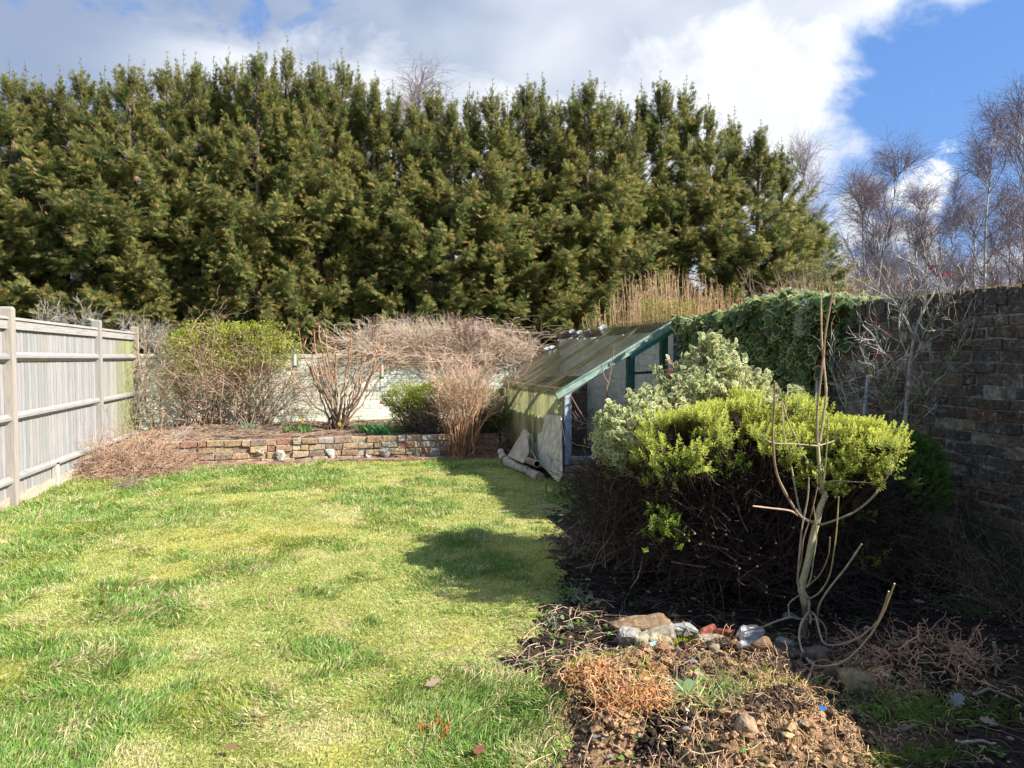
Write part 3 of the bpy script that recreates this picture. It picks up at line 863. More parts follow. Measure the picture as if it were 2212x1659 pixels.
for k, (zx, zy, w, h, big_) in enumerate(spots):
    p = onroof(*Z3(zx, zy)); b = MB(); a = rs.uniform(-.5, .5); sl_ = math.atan((RZ - EZ) / (XR - GX))
    Rm = np.array(Matrix.Rotation(-sl_, 3, 'Y') @ Matrix.Rotation(a, 3, 'Z'))
    if h > .04:
        for i in range(4):
            box(b, (-h / 2, -w / 2 + i * w / 4, 0), (h / 2, -w / 2 + i * w / 4 + w / 7, .006 + .03 * (i % 2)), (.72, .73, .72), Rm)
        box(b, (-h / 2 - .008, -w / 2, 0), (-h / 2, w / 2, .03), (.75, .76, .75), Rm); box(b, (h / 2, -w / 2, 0), (h / 2 + .008, w / 2, .03), (.75, .76, .75), Rm)
    else:
        box(b, (-h / 2, -w / 2, 0), (h / 2, w / 2, .006), (.66, .68, .66), Rm)
    if big_: box(b, (-h / 2, -w / 2, -.09), (-h / 2 + .006, w / 2, 0), (.75, .76, .75), Rm)
    o = b.build('plastic_tray' if h > .04 else 'plastic_strip', mwh, origin=None); o.location = p
    tag(o, labs[k], 'plastic tray' if h > .04 else 'plastic strip', 'plastic trays on the greenhouse roof' if h > .04 else 'plastic strips on the greenhouse roof')

# cement sheets leaning on the greenhouse side
def slab(name, pts6, xt, xb, label, cat, col, th=.012, dy=0):
    P6 = [Z6(*q) for q in pts6]; ys = [q[1] for q in P6]; lo, hi = min(ys), max(ys)
    P = [atX(x, y, xb + (xt - xb) * ((hi - y) / (hi - lo))) for x, y in P6]
    c = np.mean(P, 0); c[2] = 0; b = MB(); prism(b, np.array(P) - c, (th, .0, .0), col)
    o = b.build(name, mat('cement_sheet', .9, noise=(9, .3), bump=(40, .6, .006), tint=[((.13, .17, .03), 3.5, .57, .70, .8), ((.50, .47, .38), 7, .5, .7, .6)])); o.location = c
    return tag(o, label, cat, 'cement sheets leaning on the greenhouse')
slab('cement_slab', [(895, 12), (1118, 35), (1130, 872), (1075, 960), (975, 850), (870, 735), (815, 600), (795, 440), (797, 290), (857, 248)], 2.68, 2.52, 'tall jagged pale grey cement sheet leaning by the greenhouse corner', 'cement sheet', (.56, .53, .45))
slab('cement_slab', [(598, 222), (638, 228), (655, 400), (667, 545), (592, 688), (380, 588)], 2.60, 2.34, 'triangular mossy grey board leaning behind the birch log', 'cement sheet', (.50, .44, .38))
slab('cement_slab', [(648, 262), (700, 285), (722, 330), (712, 480), (690, 600), (660, 610)], 2.69, 2.60, 'narrow pale broken sheet behind the triangular board', 'cement sheet', (.60, .60, .48))
slab('cement_slab', [(762, 400), (800, 415), (860, 740), (800, 700), (745, 560)], 2.70, 2.62, 'small pale offcut tucked left of the tall cement sheet', 'cement sheet', (.56, .55, .45))
b = MB(); tubes(b, np.array([[atX(*Z6(650, 400), 2.56), atX(*Z6(700, 500), 2.50), atX(*Z6(780, 645), 2.42)]]), .005, 5, (.42, .42, .33))
tag(b.build('bamboo_cane', mat('stem', .7)), 'thin pale cane leaning in front of the narrow sheet', 'cane')

# logs and pipe
def log(name, a, b_, r0, r1, label, m, n=9, wob=.012, group='birch logs by the greenhouse', cc=None):
    a = np.array(a); b_ = np.array(b_); t = np.linspace(0, 1, n)[:, None]; c = (a + b_) / 2; c[2] = 0
    P = a * (1 - t) + b_ * t + rs.normal(size=(n, 3)) * wob; R = r0 + (r1 - r0) * t[:, 0] + rs.normal(size=n) * .003
    mb = MB(); col = cc if cc is not None else (.50, .46, .38)
    tubes(mb, P[None] - c, R, 12, np.array(col), cap=(.42, .32, .2))
    o = mb.build(name, m, smooth=True); o.location = c
    return tag(o, label, 'log', group)
mbirch = mat('birch_bark', .85, noise=(18, .4), bump=(30, 1, .01), tint=[((.05, .04, .035), 7, .60, .66, .9), ((.15, .17, .06), 4, .55, .7, .6)])
L1 = atZ(*Z6(345, 665), .06); L2 = atZ(*Z6(690, 800), .055); L3 = atZ(*Z6(700, 815), .05); L4 = atZ(*Z6(830, 880), .05)
log('birch_log', L1, L2, .058, .05, 'long peeling birch log lying along the lawn edge by the leaning sheets', mbirch)
log('birch_log', L3, L4, .052, .06, 'short split birch log end nearest the tall cement sheet', mbirch, n=5)
log('birch_log', atZ(*Z6(330, 640), .07), atX(*Z6(280, 520), atZ(*Z6(330, 640), .07)[0] - .02), .055, .045, 'stubby tilted birch log piece at the far end of the long log', mbirch, n=5)
A = atX(*Z6(640, 640), 2.42); B_ = atX(*Z6(788, 700), 2.36); c = (A + B_) / 2; c[2] = 0
b = MB(); b_d = unit(B_ - A); P = np.array([A, B_, B_ - b_d * .002, A]) - c; R = np.array([.042, .042, .033, .033])
tubes(b, P[None, :2], R[:2], 14, (.30, .22, .17)); tubes(b, P[None, 2:], R[2:], 14, (.07, .055, .045))
tubes(b, np.stack([P[1], P[1] + b_d * .003, P[1] + b_d * .004])[None], np.array([[.042, .040, .033]]), 14, (.40, .36, .28))
o = b.build('clay_pipe', mat('clay', .8, noise=(12, .4), bump=(40, 1, .004)), smooth=True); o.location = c; tag(o, 'short hollow clay pipe resting beside the triangular board', 'pipe')
# dead stems inside the greenhouse
rs = RS(55)
st = np.stack([rs.uniform(GX + .15, GX + .75, 34), rs.uniform(9.9, 11.0, 34), np.full(34, .03)], -1)
P = wander(rs, st, rs.normal(size=(34, 3)) * .5 + [0, 0, .8], rs.uniform(.8, 1.3, 34), 9, .28, (0, 0, -.03))
kp_, kd, _ = kids(rs, P, 9, .2, 1, (.5, 1.3)); P2 = wander(rs, kp_, kd, rs.uniform(.25, .6, len(kp_)), 6, .3)
P[..., 0] = np.clip(P[..., 0], GX + .06, 3.95); P2[..., 0] = np.clip(P2[..., 0], GX + .05, 4.05)
top = lambda Q: EZ - .06 + (Q[..., 0] - GX) * (RZ - EZ) / (XR - GX)
P[..., 2] = np.minimum(P[..., 2], top(P)); P2[..., 2] = np.minimum(P2[..., 2], top(P2)); P2[..., 1] = np.clip(P2[..., 1], 8.5, 11.1)
b = MB(); tubes(b, P, .006, 4, (.10, .07, .055)); tubes(b, P2, .0028, 3, (.13, .09, .07))
mtwig = mat('twig', .85, noise=(15, .3))
tag(b.build('dead_vine', mtwig), 'tangle of dead dark stems growing inside the greenhouse', 'vine')
# whitish tall twigs in front of the greenhouse panes
b = MB()
tw = [[Z3(1050, 945), Z3(1005, 870), Z3(985, 760), Z3(1000, 690), Z3(1025, 560), Z3(1045, 400)], [Z3(1000, 700), Z3(965, 640), Z3(940, 540)], [Z3(800, 1180), Z3(830, 1280), Z3(880, 1380), Z3(955, 1530)][::-1], [Z3(830, 1000), Z3(760, 890), Z3(705, 790)], [Z3(1160, 880), Z3(1145, 840), Z3(1130, 790)]]
def smoothpoly(P, n=14):
    """resample a polyline with Catmull-Rom"""
    P = np.array(P, float); Q = np.vstack([2 * P[0] - P[1], P, 2 * P[-1] - P[-2]]); out = []
    m = len(P) - 1
    for t in np.linspace(0, m, n):
        i = min(int(t), m - 1); f = t - i; a, b_, c_, d = Q[i:i + 4]
        out.append(.5 * ((2 * b_) + (-a + c_) * f + (2 * a - 5 * b_ + 4 * c_ - d) * f * f + (-a + 3 * b_ - 3 * c_ + d) * f ** 3))
    return np.array(out)
for q in tw:
    P = smoothpoly([atY(x, y, 7.55) for x, y in q]); tubes(b, P, np.linspace(.010, .004, len(P)), 5, (.34, .19, .13))
P0 = smoothpoly([atY(*Z3(940, 1060), 7.5), atY(*Z3(840, 1020), 7.5), atY(*Z3(750, 985), 7.5)]); kp_, kd, _ = kids(rs, P0[None], 14, .1, 1, (.5, 1.1))
tubes(b, P0, .004, 4, (.33, .18, .12)); tubes(b, wander(rs, kp_, kd, .16, 5, .2), .002, 3, (.40, .22, .16))
tag(b.build('rose_stems', mtwig), 'few bare reddish stems rising in front of the big greenhouse pane', 'plant')

# ================================================================== CONIFER HEDGE
mconif = mat('conifer_spray', .6, noise=None, trans=.44, spec=.25)
mbark = mat('conifer_bark', .9, noise=(12, .4), bump=(20, 1, .03))


def conifer_meshes(seed, H=8.4, RB=1.25, npl=138):
    rs = RS(seed); mb = MB()
    z = np.sort(rs.uniform(.2, H * .96, npl)); th = np.arange(npl) * 2.399 + rs.normal(size=npl) * .5; up_ = sstep(z, H * .62, H)
    prof = RB * (1 - .90 * up_ ** .85) * rs.uniform(.6, 1.35, npl)
    side = np.stack([np.cos(th), np.sin(th), 0 * th], -1)
    a = np.stack([side[:, 0] * prof * .12, side[:, 1] * prof * .12, z - prof * .25 - .15 * up_], -1)
    rise = rs.uniform(-.05, .55, npl) * (1 - up_) + up_ * rs.uniform(.3, .7, npl)
    e = np.stack([side[:, 0] * prof, side[:, 1] * prof, z + rise * .9], -1)
    nl = 4; la = np.stack([rs.normal(size=nl) * .12, rs.normal(size=nl) * .12, H - rs.uniform(1.0, 1.9, nl)], -1); le = la + np.stack([rs.normal(size=nl) * .28, rs.normal(size=nl) * .28, rs.uniform(.7, 1.2, nl)], -1)
    la[0] = (0, 0, H - 1.6); le[0] = (.05, 0, H + .38)
    prof_ = np.concatenate([np.clip(prof, .30, 1.1), np.full(nl, .75)])
    A = np.vstack([a, la]); E = np.vstack([e, le]); n = len(A); isl = np.arange(n) >= npl
    ax = E - A; Ln = np.linalg.norm(ax, axis=1); axd = unit(ax)
    bow = np.stack([0 * Ln, 0 * Ln, -.10 * Ln], -1)
    ns, per = 24, 15
    ts = rs.uniform(.22, 1.0, (n, ns)) ** .8; ts[:, 0] = 1.0; ts[isl] = np.linspace(.05, 1, ns)
    r = rs.normal(size=(n, ns, 3)) * [1, 1, .75]; r = unit(r - (r * axd[:, None]).sum(-1, keepdims=True) * axd[:, None])
    so_ = A[:, None] + ax[:, None] * ts[..., None] * .95 + bow[:, None] * (4 * ts * (1 - ts))[..., None]
    sl_ = rs.uniform(.20, .46, (n, ns)) * (1.25 - .75 * ts) * prof_[:, None]
    sl_ = np.where(isl[:, None], .44 * (1.06 - ts) * rs.uniform(.6, 1.2, (n, ns)), sl_)
    sd = unit(axd[:, None] * .75 + r * np.where(ts[..., None] > .98, .1, rs.uniform(.5, 1.0, (n, ns, 1))) + np.array([0, 0, 1]) * (.02 + .14 * (A[:, 2] > H * .65))[:, None, None])
    t = np.sort(rs.uniform(.05, 1.0, (n, ns, per)), -1); sg = np.where(np.arange(per) % 2, 1., -1.)[:, None]
    hs = unit(np.cross(sd, [0, 0, 1.]) + rs.normal(size=sd.shape) * .35)
    r2 = unit(hs[:, :, None] * sg + rs.normal(size=(n, ns, per, 3)) * .35)
    C = so_[:, :, None] + sd[:, :, None] * (sl_[..., None] * t)[..., None] + r2 * (rs.uniform(.0, .03, t.shape))[..., None]
    D = sd[:, :, None] * .85 + r2 * (.9 * (1.1 - t))[..., None] + np.array([0, 0, -.13])
    L = rs.uniform(.8, 1.25, t.shape) * (.40 * sl_[..., None] + .03) * (1.2 - .65 * t)
    pl = rs.uniform(0, 1, (n, 1, 1)) + 0 * t
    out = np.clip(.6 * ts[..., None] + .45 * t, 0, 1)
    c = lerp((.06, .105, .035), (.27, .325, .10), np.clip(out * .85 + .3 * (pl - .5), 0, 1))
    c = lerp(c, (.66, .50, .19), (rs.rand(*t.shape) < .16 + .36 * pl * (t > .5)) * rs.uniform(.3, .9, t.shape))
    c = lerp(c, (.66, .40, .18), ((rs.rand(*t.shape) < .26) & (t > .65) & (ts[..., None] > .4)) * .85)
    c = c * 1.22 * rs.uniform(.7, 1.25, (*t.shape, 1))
    Df = D.reshape(-1, 3)
    nm = np.cross(Df, np.cross([0, 0, 1.], Df)) + rs.normal(size=Df.shape) * .45
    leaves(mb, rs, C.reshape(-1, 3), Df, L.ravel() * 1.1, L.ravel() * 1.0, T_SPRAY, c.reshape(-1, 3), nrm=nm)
    P = np.stack([A, (A + E) / 2 + bow, E * .97 + A * .03], 1)
    tb = MB(); tubes(tb, P, np.array([.018, .009, .003]), 3, (.16, .115, .085))
    sp_ = np.stack([so_, so_ + sd * sl_[..., None] * .9], 2).reshape(-1, 2, 3); tubes(tb, sp_, np.array([.004, .0015]), 3, (.20, .15, .09))
    h = np.linspace(0, H * .93, 14); q = np.stack([.05 * np.sin(h), .05 * np.cos(h * 1.3), h], -1)
    tubes(tb, q, .12 * (1 - h / H) + .015, 7, (.17, .125, .09))
    kp_, kd, _ = kids(rs, P, 3, .1, .7, (.6, 1.3)); tubes(tb, wander(rs, kp_, kd, .4, 4, .3), .004, 3, (.22, .17, .13))
    return mb, tb


CM = []
for s_ in range(4):
    mb, tb = conifer_meshes(100 + s_)
    CM.append((mb, tb))
tips = [(-60, 175), (-25, 160), (19, 147), (58, 153), (90, 178), (132, 160), (179, 145), (226, 158), (273, 137), (308, 147), (356, 131), (394, 126), (425, 133), (458, 142), (492, 124), (525, 138), (554, 112), (590, 130), (621, 101), (655, 138), (684, 133), (715, 150), (742, 124), (775, 150), (808, 172), (852, 190), (895, 215), (938, 178), (975, 218), (1015, 195), (1060, 190), (1098, 205), (1135, 178), (1168, 176), (1205, 212), (1240, 190), (1270, 172), (1310, 195), (1345, 212), (1385, 190), (1430, 172), (1480, 180), (1532, 222), (1585, 245), (1640, 275), (1690, 310)]
ordn = lambda k: ['first', 'second', 'third', 'fourth', 'fifth', 'sixth', 'seventh', 'eighth', 'ninth', 'tenth', 'eleventh', 'twelfth', 'thirteenth', 'fourteenth', 'fifteenth', 'sixteenth', 'seventeenth', 'eighteenth', 'nineteenth', 'twentieth'][k] if k < 20 else 'twenty ' + ordn(k - 20)
rs = RS(77)
protos = []


def add_conifer(k, px, py, Y, label, group='conifers of the tall hedge', wide=1.0, lean=0.0):
    p = atY(px, py, Y); H = p[2]
    v_ = k % 4
    if k < 4:
        root = thing('conifer_tree', label, 'tree', group)
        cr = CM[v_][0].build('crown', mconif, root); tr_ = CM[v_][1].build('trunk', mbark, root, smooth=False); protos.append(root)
    else:
        root = protos[v_].copy(); COL.objects.link(root)
        for ch in list(protos[v_].children):
            c = ch.copy(); COL.objects.link(c); c.parent = root
        tag(root, label, 'tree', group)
    s = H / 8.45
    root.location = (p[0], p[1], -.05); root.scale = (wide, wide, s); root.rotation_euler = (0, lean, rs.uniform(0, 6.28))
    return root


for k, (x, y) in enumerate(tips):
    half = len(tips) // 2
    lab = 'tall dense green conifer, %s from the left end of the hedge' % ordn(k) if k < half else 'tall dense green conifer, %s from the right end of the hedge' % ordn(len(tips) - 1 - k)
    add_conifer(k, x, y, 17.3 + rs.uniform(-.45, .45) + (.5 if k % 2 else 0), lab, wide=rs.uniform(.85, 1.05) if x > 900 else rs.uniform(.8, 1.0), lean=.0)
add_conifer(50, 1772, 468, 18.8, 'small low conifer standing apart past the right end of the hedge', 'low conifers beyond the hedge', wide=1.05)
add_conifer(51, 1722, 430, 18.2, 'short conifer tucked under the last tall hedge tree', 'low conifers beyond the hedge', wide=1.0)

# ================================================================== BARE TREES
def birch_meshes(seed, H=13, spread=2.6, n1=26, stems=1, droop=-.10, lean=(0, 0)):
    rs = RS(seed); tb = MB(); cb = MB()
    S = np.zeros((stems, 3)); D = rs.normal(size=(stems, 3)) * .16 * (stems > 1) + [lean[0], lean[1], 1.0]
    P0 = wander(rs, S, D, H * rs.uniform(.9, 1.0, stems), 12, .045, (0, 0, .03)); R0 = np.linspace(.12, .012, 12)
    wb = np.array([.55, .53, .50])
    tubes(tb, P0, R0 * .8, 7, wb)
    p1, d1, t1 = kids(rs, P0, n1, .22, .97, (.45, .95)); L1_ = spread * (1.25 - t1) * rs.uniform(.7, 1.3, len(t1))
    P1 = wander(rs, p1, d1, L1_, 7, .14, (0, 0, .12)); tubes(tb, P1, np.linspace(.035, .008, 7) * (1.2 - t1[:, None] * .6), 5, (.30, .26, .25))
    p2, d2, t2 = kids(rs, P1, 12, .2, 1, (.3, .9)); P2 = wander(rs, p2, d2, rs.uniform(.5, 1.3, len(t2)), 5, .2, (0, 0, .05))
    tubes(cb, P2, np.linspace(.011, .005, 5), 3, (.24, .18, .18))
    p3, d3, t3 = kids(rs, P2, 6, .15, 1, (.3, .9)); P3 = wander(rs, p3, d3, rs.uniform(.3, .9, len(t3)), 5, .2, (0, 0, droop))
    tubes(cb, P3, np.array([.0045, .004, .0034, .003, .0025]), 3, jit(rs, (.24, .18, .20), len(P3), .2))
    p4, d4, t4 = kids(rs, P3, 2, .15, 1, (.3, .9)); P4 = wander(rs, p4, d4, rs.uniform(.15, .5, len(t4)), 3, .15, (0, 0, droop * 2))
    tubes(cb, P4, np.array([.0028, .0024, .002]), 3, jit(rs, (.25, .18, .20), len(P4), .2))
    return tb, cb


BM = [birch_meshes(201, 13, 3.0, 26, 1), birch_meshes(202, 10, 2.4, 18, 2), birch_meshes(203, 9, 1.5, 20, 1, .02)]
mbt = mat('pale_bark', .85, noise=(4, .45), bump=(10, 1, .02), tint=[((.07, .055, .05), 3, .55, .62, .8)])
mtw2 = mat('fine_twigs', .9, noise=None)
bprotos = {}


def add_birch(v_, px, ytop, dist, label, group='bare birches beyond the brick wall', rot=0, wide=1, lean=0, name='birch_tree'):
    p = atD(px, ytop, dist); H0 = (13, 10, 9)[v_]
    if v_ not in bprotos:
        root = thing(name, label, 'tree', group); BM[v_][0].build('trunk', mbt, root, smooth=True); BM[v_][1].build('crown', mtw2, root); bprotos[v_] = root
    else:
        root = bprotos[v_].copy(); COL.objects.link(root); root.name = name
        for ch in list(bprotos[v_].children): c = ch.copy(); COL.objects.link(c); c.parent = root
        tag(root, label, 'tree', group)
    root.location = (p[0], p[1], -.3); s = (p[2] + .3) / (H0 * 1.02); root.scale = (s * wide, s * wide, s); root.rotation_euler = (0, lean, rot)
    return root


add_birch(2, 1752, 335, 30, 'thin pale bare tree just right of the conifer hedge end', rot=.4, wide=.75)
add_birch(1, 1872, 360, 27, 'twin stemmed bare birch leaning left, left of the sapling tops', rot=.5, wide=.95)
add_birch(2, 1905, 420, 31, 'small upright bare birch behind the twin stemmed one', rot=2.2, wide=1.2)
add_birch(1, 1975, 455, 34, 'low bare birch in the gap between the two groups', rot=3.1, wide=1.0)
add_birch(0, 2052, 385, 29, 'slender bare birch left of the tallest one', rot=1.4, wide=.72)
add_birch(0, 2135, 222, 25, 'tallest bare birch with drooping crown near the right edge', rot=2.9, wide=.95)
add_birch(1, 2105, 400, 32, 'spreading bare birch behind the tallest one', rot=4.4, wide=1.1)
add_birch(0, 2235, 190, 23, 'bare birch cut by the right edge of the photo', rot=5.2, wide=1.0)
add_birch(1, 2190, 400, 28, 'lower bare birch at the right edge in front of the tall one', rot=.9, wide=1.1)
add_birch(0, 925, 172, 31, 'bare purple twigged tree showing above the hedge near its middle', rot=.3, wide=1.2, group='bare trees behind the hedge')
# far scrub beyond the wall
rs = RS(78)
def scrub(name, label, cat, pxr, ytop, d0, d1, n, col, rad, kind=None, hj=.5, per=12, group=None):
    px = rs.uniform(*pxr, n); d = rs.uniform(d0, d1, n); yt = np.interp(px, *np.array(ytop).T)
    P = np.array([atD(a, b_, c) for a, b_, c in zip(px, yt, d)]); Hh = np.maximum(P[:, 2], .6) * rs.uniform(1 - hj, 1.0, n)
    S = np.stack([P[:, 0], P[:, 1], np.full(n, -.05)], -1)
    A = wander(rs, S, rs.normal(size=(n, 3)) * .16 + [0, 0, 1], Hh * 1.04, 7, .09, (0, 0, .05))
    b = MB(); tubes(b, A, np.linspace(rad, rad * .35, 7), 3, jit(rs, col, n, .25))
    p, dd, t = kids(rs, A, per, .3, 1, (.3, .9)); B_ = wander(rs, p, dd, rs.uniform(.2, .7, len(t)), 4, .25); tubes(b, B_, np.array([.5, .4, .3, .2]) * rad, 3, jit(rs, col, len(t), .25))
    return tag(b.build(name, mtw2), label, cat, group, kind)
scrub('scrub_thicket', 'tangled brown leafless thicket behind the golden canes', 'thicket', (1640, 1900), [(1640, 610), (1700, 590), (1760, 575), (1830, 585), (1900, 610)], 15.5, 18, 320, (.27, .20, .16), .008, per=16)
scrub('woodland', 'far leafless brown wood along the foot of the birches', 'wood', (1820, 2400), [(1820, 590), (1900, 560), (2000, 575), (2100, 560), (2400, 540)], 38, 60, 700, (.17, .125, .13), .03, 'stuff', per=14)

# golden canes beyond the wall
def canes(label, pxr, ytop, d0, d1, n, lean):
    px = rs.uniform(*pxr, n); d = rs.uniform(d0, d1, n); yt = np.interp(px, *np.array(ytop).T)
    P = np.array([atD(a, b_, c) for a, b_, c in zip(px, yt, d)]); Hh = P[:, 2] * rs.uniform(.70, 1.0, n) ** .8
    P[:, 0] = np.maximum(P[:, 0], XR + .35)
    S = np.stack([P[:, 0] + rs.normal(size=n) * .1, P[:, 1], np.full(n, 0)], -1)
    A = wander(rs, S, rs.normal(size=(n, 3)) * .05 + [lean, 0, 1], Hh, 8, .028, (0, 0, .03))
    b = MB(); tubes(b, A, np.linspace(.0065, .0035, 8), 4, jit(rs, (.78, .54, .31), n, .25, .08))
    t = np.tile(np.linspace(.35, 1, 16), (n, 1)); p, dd = along(A, t); D = dd + rs.normal(size=dd.shape) * .45
    leaves(b, rs, p.reshape(-1, 3), D.reshape(-1, 3), .05, .014, T_DIAM, jit(rs, (.70, .48, .28), p.shape[0] * 16, .3))
    o = b.build('cane_clump', mat('dry_cane', .7, noise=None, trans=.15), origin=(P[:, 0].mean(), P[:, 1].mean(), 0))
    return tag(o, label, 'cane clump', 'dry golden canes beyond the brick wall')
canes('densest clump of dry golden upright canes above the greenhouse ridge', (1352, 1600), [(1320, 660), (1345, 640), (1385, 595), (1430, 578), (1500, 588), (1550, 600), (1610, 640)], 12.3, 14.5, 420, -.05)
canes('lower clump of dry golden canes above the ivy', (1560, 1760), [(1560, 650), (1640, 640), (1700, 605), (1760, 600)], 11.0, 13.5, 260, .0)
canes('sparse dry canes at the right end above the wall coping', (1740, 1905), [(1740, 610), (1800, 600), (1860, 610), (1905, 635)], 11.5, 14, 150, .03)
canes('few splayed dry canes at the left edge above the greenhouse roof', (1305, 1370), [(1300, 690), (1340, 650), (1370, 625)], 12.3, 13.4, 60, -.12)
# fresh green leaves among the canes
n = 700; px = rs.uniform(1385, 1500, n); py = rs.uniform(645, 690, n); C = np.array([atD(a, b_, c) for a, b_, c in zip(px, py, rs.uniform(12.5, 13.2, n))])
b = MB(); leaves(b, rs, C, rs.normal(size=(n, 3)), rs.uniform(.03, .07, n), .03, T_LEAF, jit(rs, (.30, .36, .05), n, .3))
stm = wander(rs, np.stack([C[:60, 0], C[:60, 1], np.zeros(60)], -1), rs.normal(size=(60, 3)) * .1 + [0, 0, 1], C[:60, 2], 5, .06); tubes(b, stm, .004, 3, (.3, .22, .12))
tag(b.build('elder_bush', mat('leafy'), origin=(C[:, 0].mean(), C[:, 1].mean(), 0)), 'small bush with fresh yellow green leaves among the golden canes', 'bush')

# ================================================================== SHRUBS IN THE RAISED BED
mleaf = mat('leafy')
mstem = mat('stem', .75, noise=(18, .25))
rs = RS(80)
# --- honeysuckle / climbing shrub at the left
cl = thing('climbing_shrub', 'sprawling shrub, fresh yellow green leaves over brown twig tangle, left end of painted wall', 'shrub', loc=(-1.6, 12.3, .35))
inv = Matrix.Translation((1.6, -12.3, -.35))
S = np.stack([np.concatenate([rs.uniform(-2.0, -1.0, 50), rs.uniform(-2.75, -2.0, 20)]), rs.uniform(12.35, 12.58, 70), np.full(70, .33)], -1)
A = wander(rs, S, rs.normal(size=(70, 3)) * [.55, .10, .2] + [-.05, 0, 1], rs.uniform(1.1, 1.9, 70), 9, .17, (-.01, 0, -.02))
p, d, t = kids(rs, A, 7, .45, 1, (.4, 1.3)); B1 = wander(rs, p, d, rs.uniform(.2, .6, len(t)), 7, .28, (0, 0, .0))
p, d, t = kids(rs, B1, 3, .2, 1, (.4, 1.2)); B2 = wander(rs, p, d, rs.uniform(.1, .35, len(t)), 5, .3, (0, 0, -.03))
for Q in (A, B1, B2): Q[..., 1] = np.minimum(Q[..., 1], YB - .03 + 5 * (Q[..., 2] > 1.56)); Q[..., 0] = np.clip(Q[..., 0], -2.85, .3)
b = MB(); tubes(b, A, np.linspace(.012, .004, 9), 5, jit(rs, (.30, .21, .15), 70, .2)); tubes(b, B1, np.linspace(.004, .002, 7), 3, jit(rs, (.42, .29, .19), len(B1), .25)); tubes(b, B2, .0018, 3, jit(rs, (.40, .27, .18), len(B2), .3))
b.build('twigs', mtwig, cl).matrix_parent_inverse = inv
LP = []
for (px, py, rx, ry, n) in [(430, 755, 70, 50, 950), (390, 735, 40, 22, 300), (500, 712, 40, 16, 420), (590, 735, 60, 22, 500), (530, 745, 90, 50, 1200), (600, 765, 50, 36, 700), (410, 790, 35, 25, 280), (480, 790, 70, 30, 420), (400, 725, 30, 16, 260), (520, 850, 90, 50, 160), (370, 800, 40, 60, 160), (420, 830, 60, 40, 80), (440, 700, 50, 12, 160), (560, 702, 60, 10, 160)]:
    a_ = rs.uniform(0, 6.28, n); r_ = np.sqrt(rs.rand(n)); LP += [atY(px + rx * rr * math.cos(q), py + ry * rr * math.sin(q), 12.2 + .55 * rs.rand()) for q, rr in zip(a_, r_)]
LP = np.array(LP); b = MB(); leaves(b, rs, LP, rs.normal(size=LP.shape) + [0, -.2, .5], rs.uniform(.022, .05, len(LP)), .026, T_LEAF, lerp((.26, .34, .04), (.56, .58, .08), rs.rand(len(LP))))
sel = LP[::6]; tubes(b, wander(rs, sel, rs.normal(size=sel.shape) * .6 + [0, 0, -.6], .18, 4, .2), .0018, 3, (.38, .28, .17))
b.build('leaves', mleaf, cl).matrix_parent_inverse = inv
# trailing dead honeysuckle strands on the painted wall
rs = RS(81)
n = 130; S = np.stack([rs.uniform(-1.3, .3, n), np.full(n, YB - .04), rs.uniform(.55, 1.5, n)], -1)
A = wander(rs, S, rs.normal(size=(n, 3)) * [.7, .05, .5] + [0, 0, -.9], rs.uniform(.3, 1.0, n), 9, .22, (0, 0, -.04)); A[..., 1] = np.clip(A[..., 1], YB - .12, YB - .012)
b = MB(); tubes(b, A, .002, 3, jit(rs, (.33, .27, .19), n, .3))
p, d, t = kids(rs, A, 4, .1, 1, (.5, 1.3)); B1 = wander(rs, p, d, rs.uniform(.05, .25, len(t)), 4, .3); B1[..., 1] = np.clip(B1[..., 1], YB - .15, YB - .012); tubes(b, B1, .0014, 3, jit(rs, (.36, .30, .20), len(t), .3))
tag(b.build('dry_creeper', mtwig), 'thin dry creeper strands clinging to the pale green wall behind the pruned fan', 'creeper')

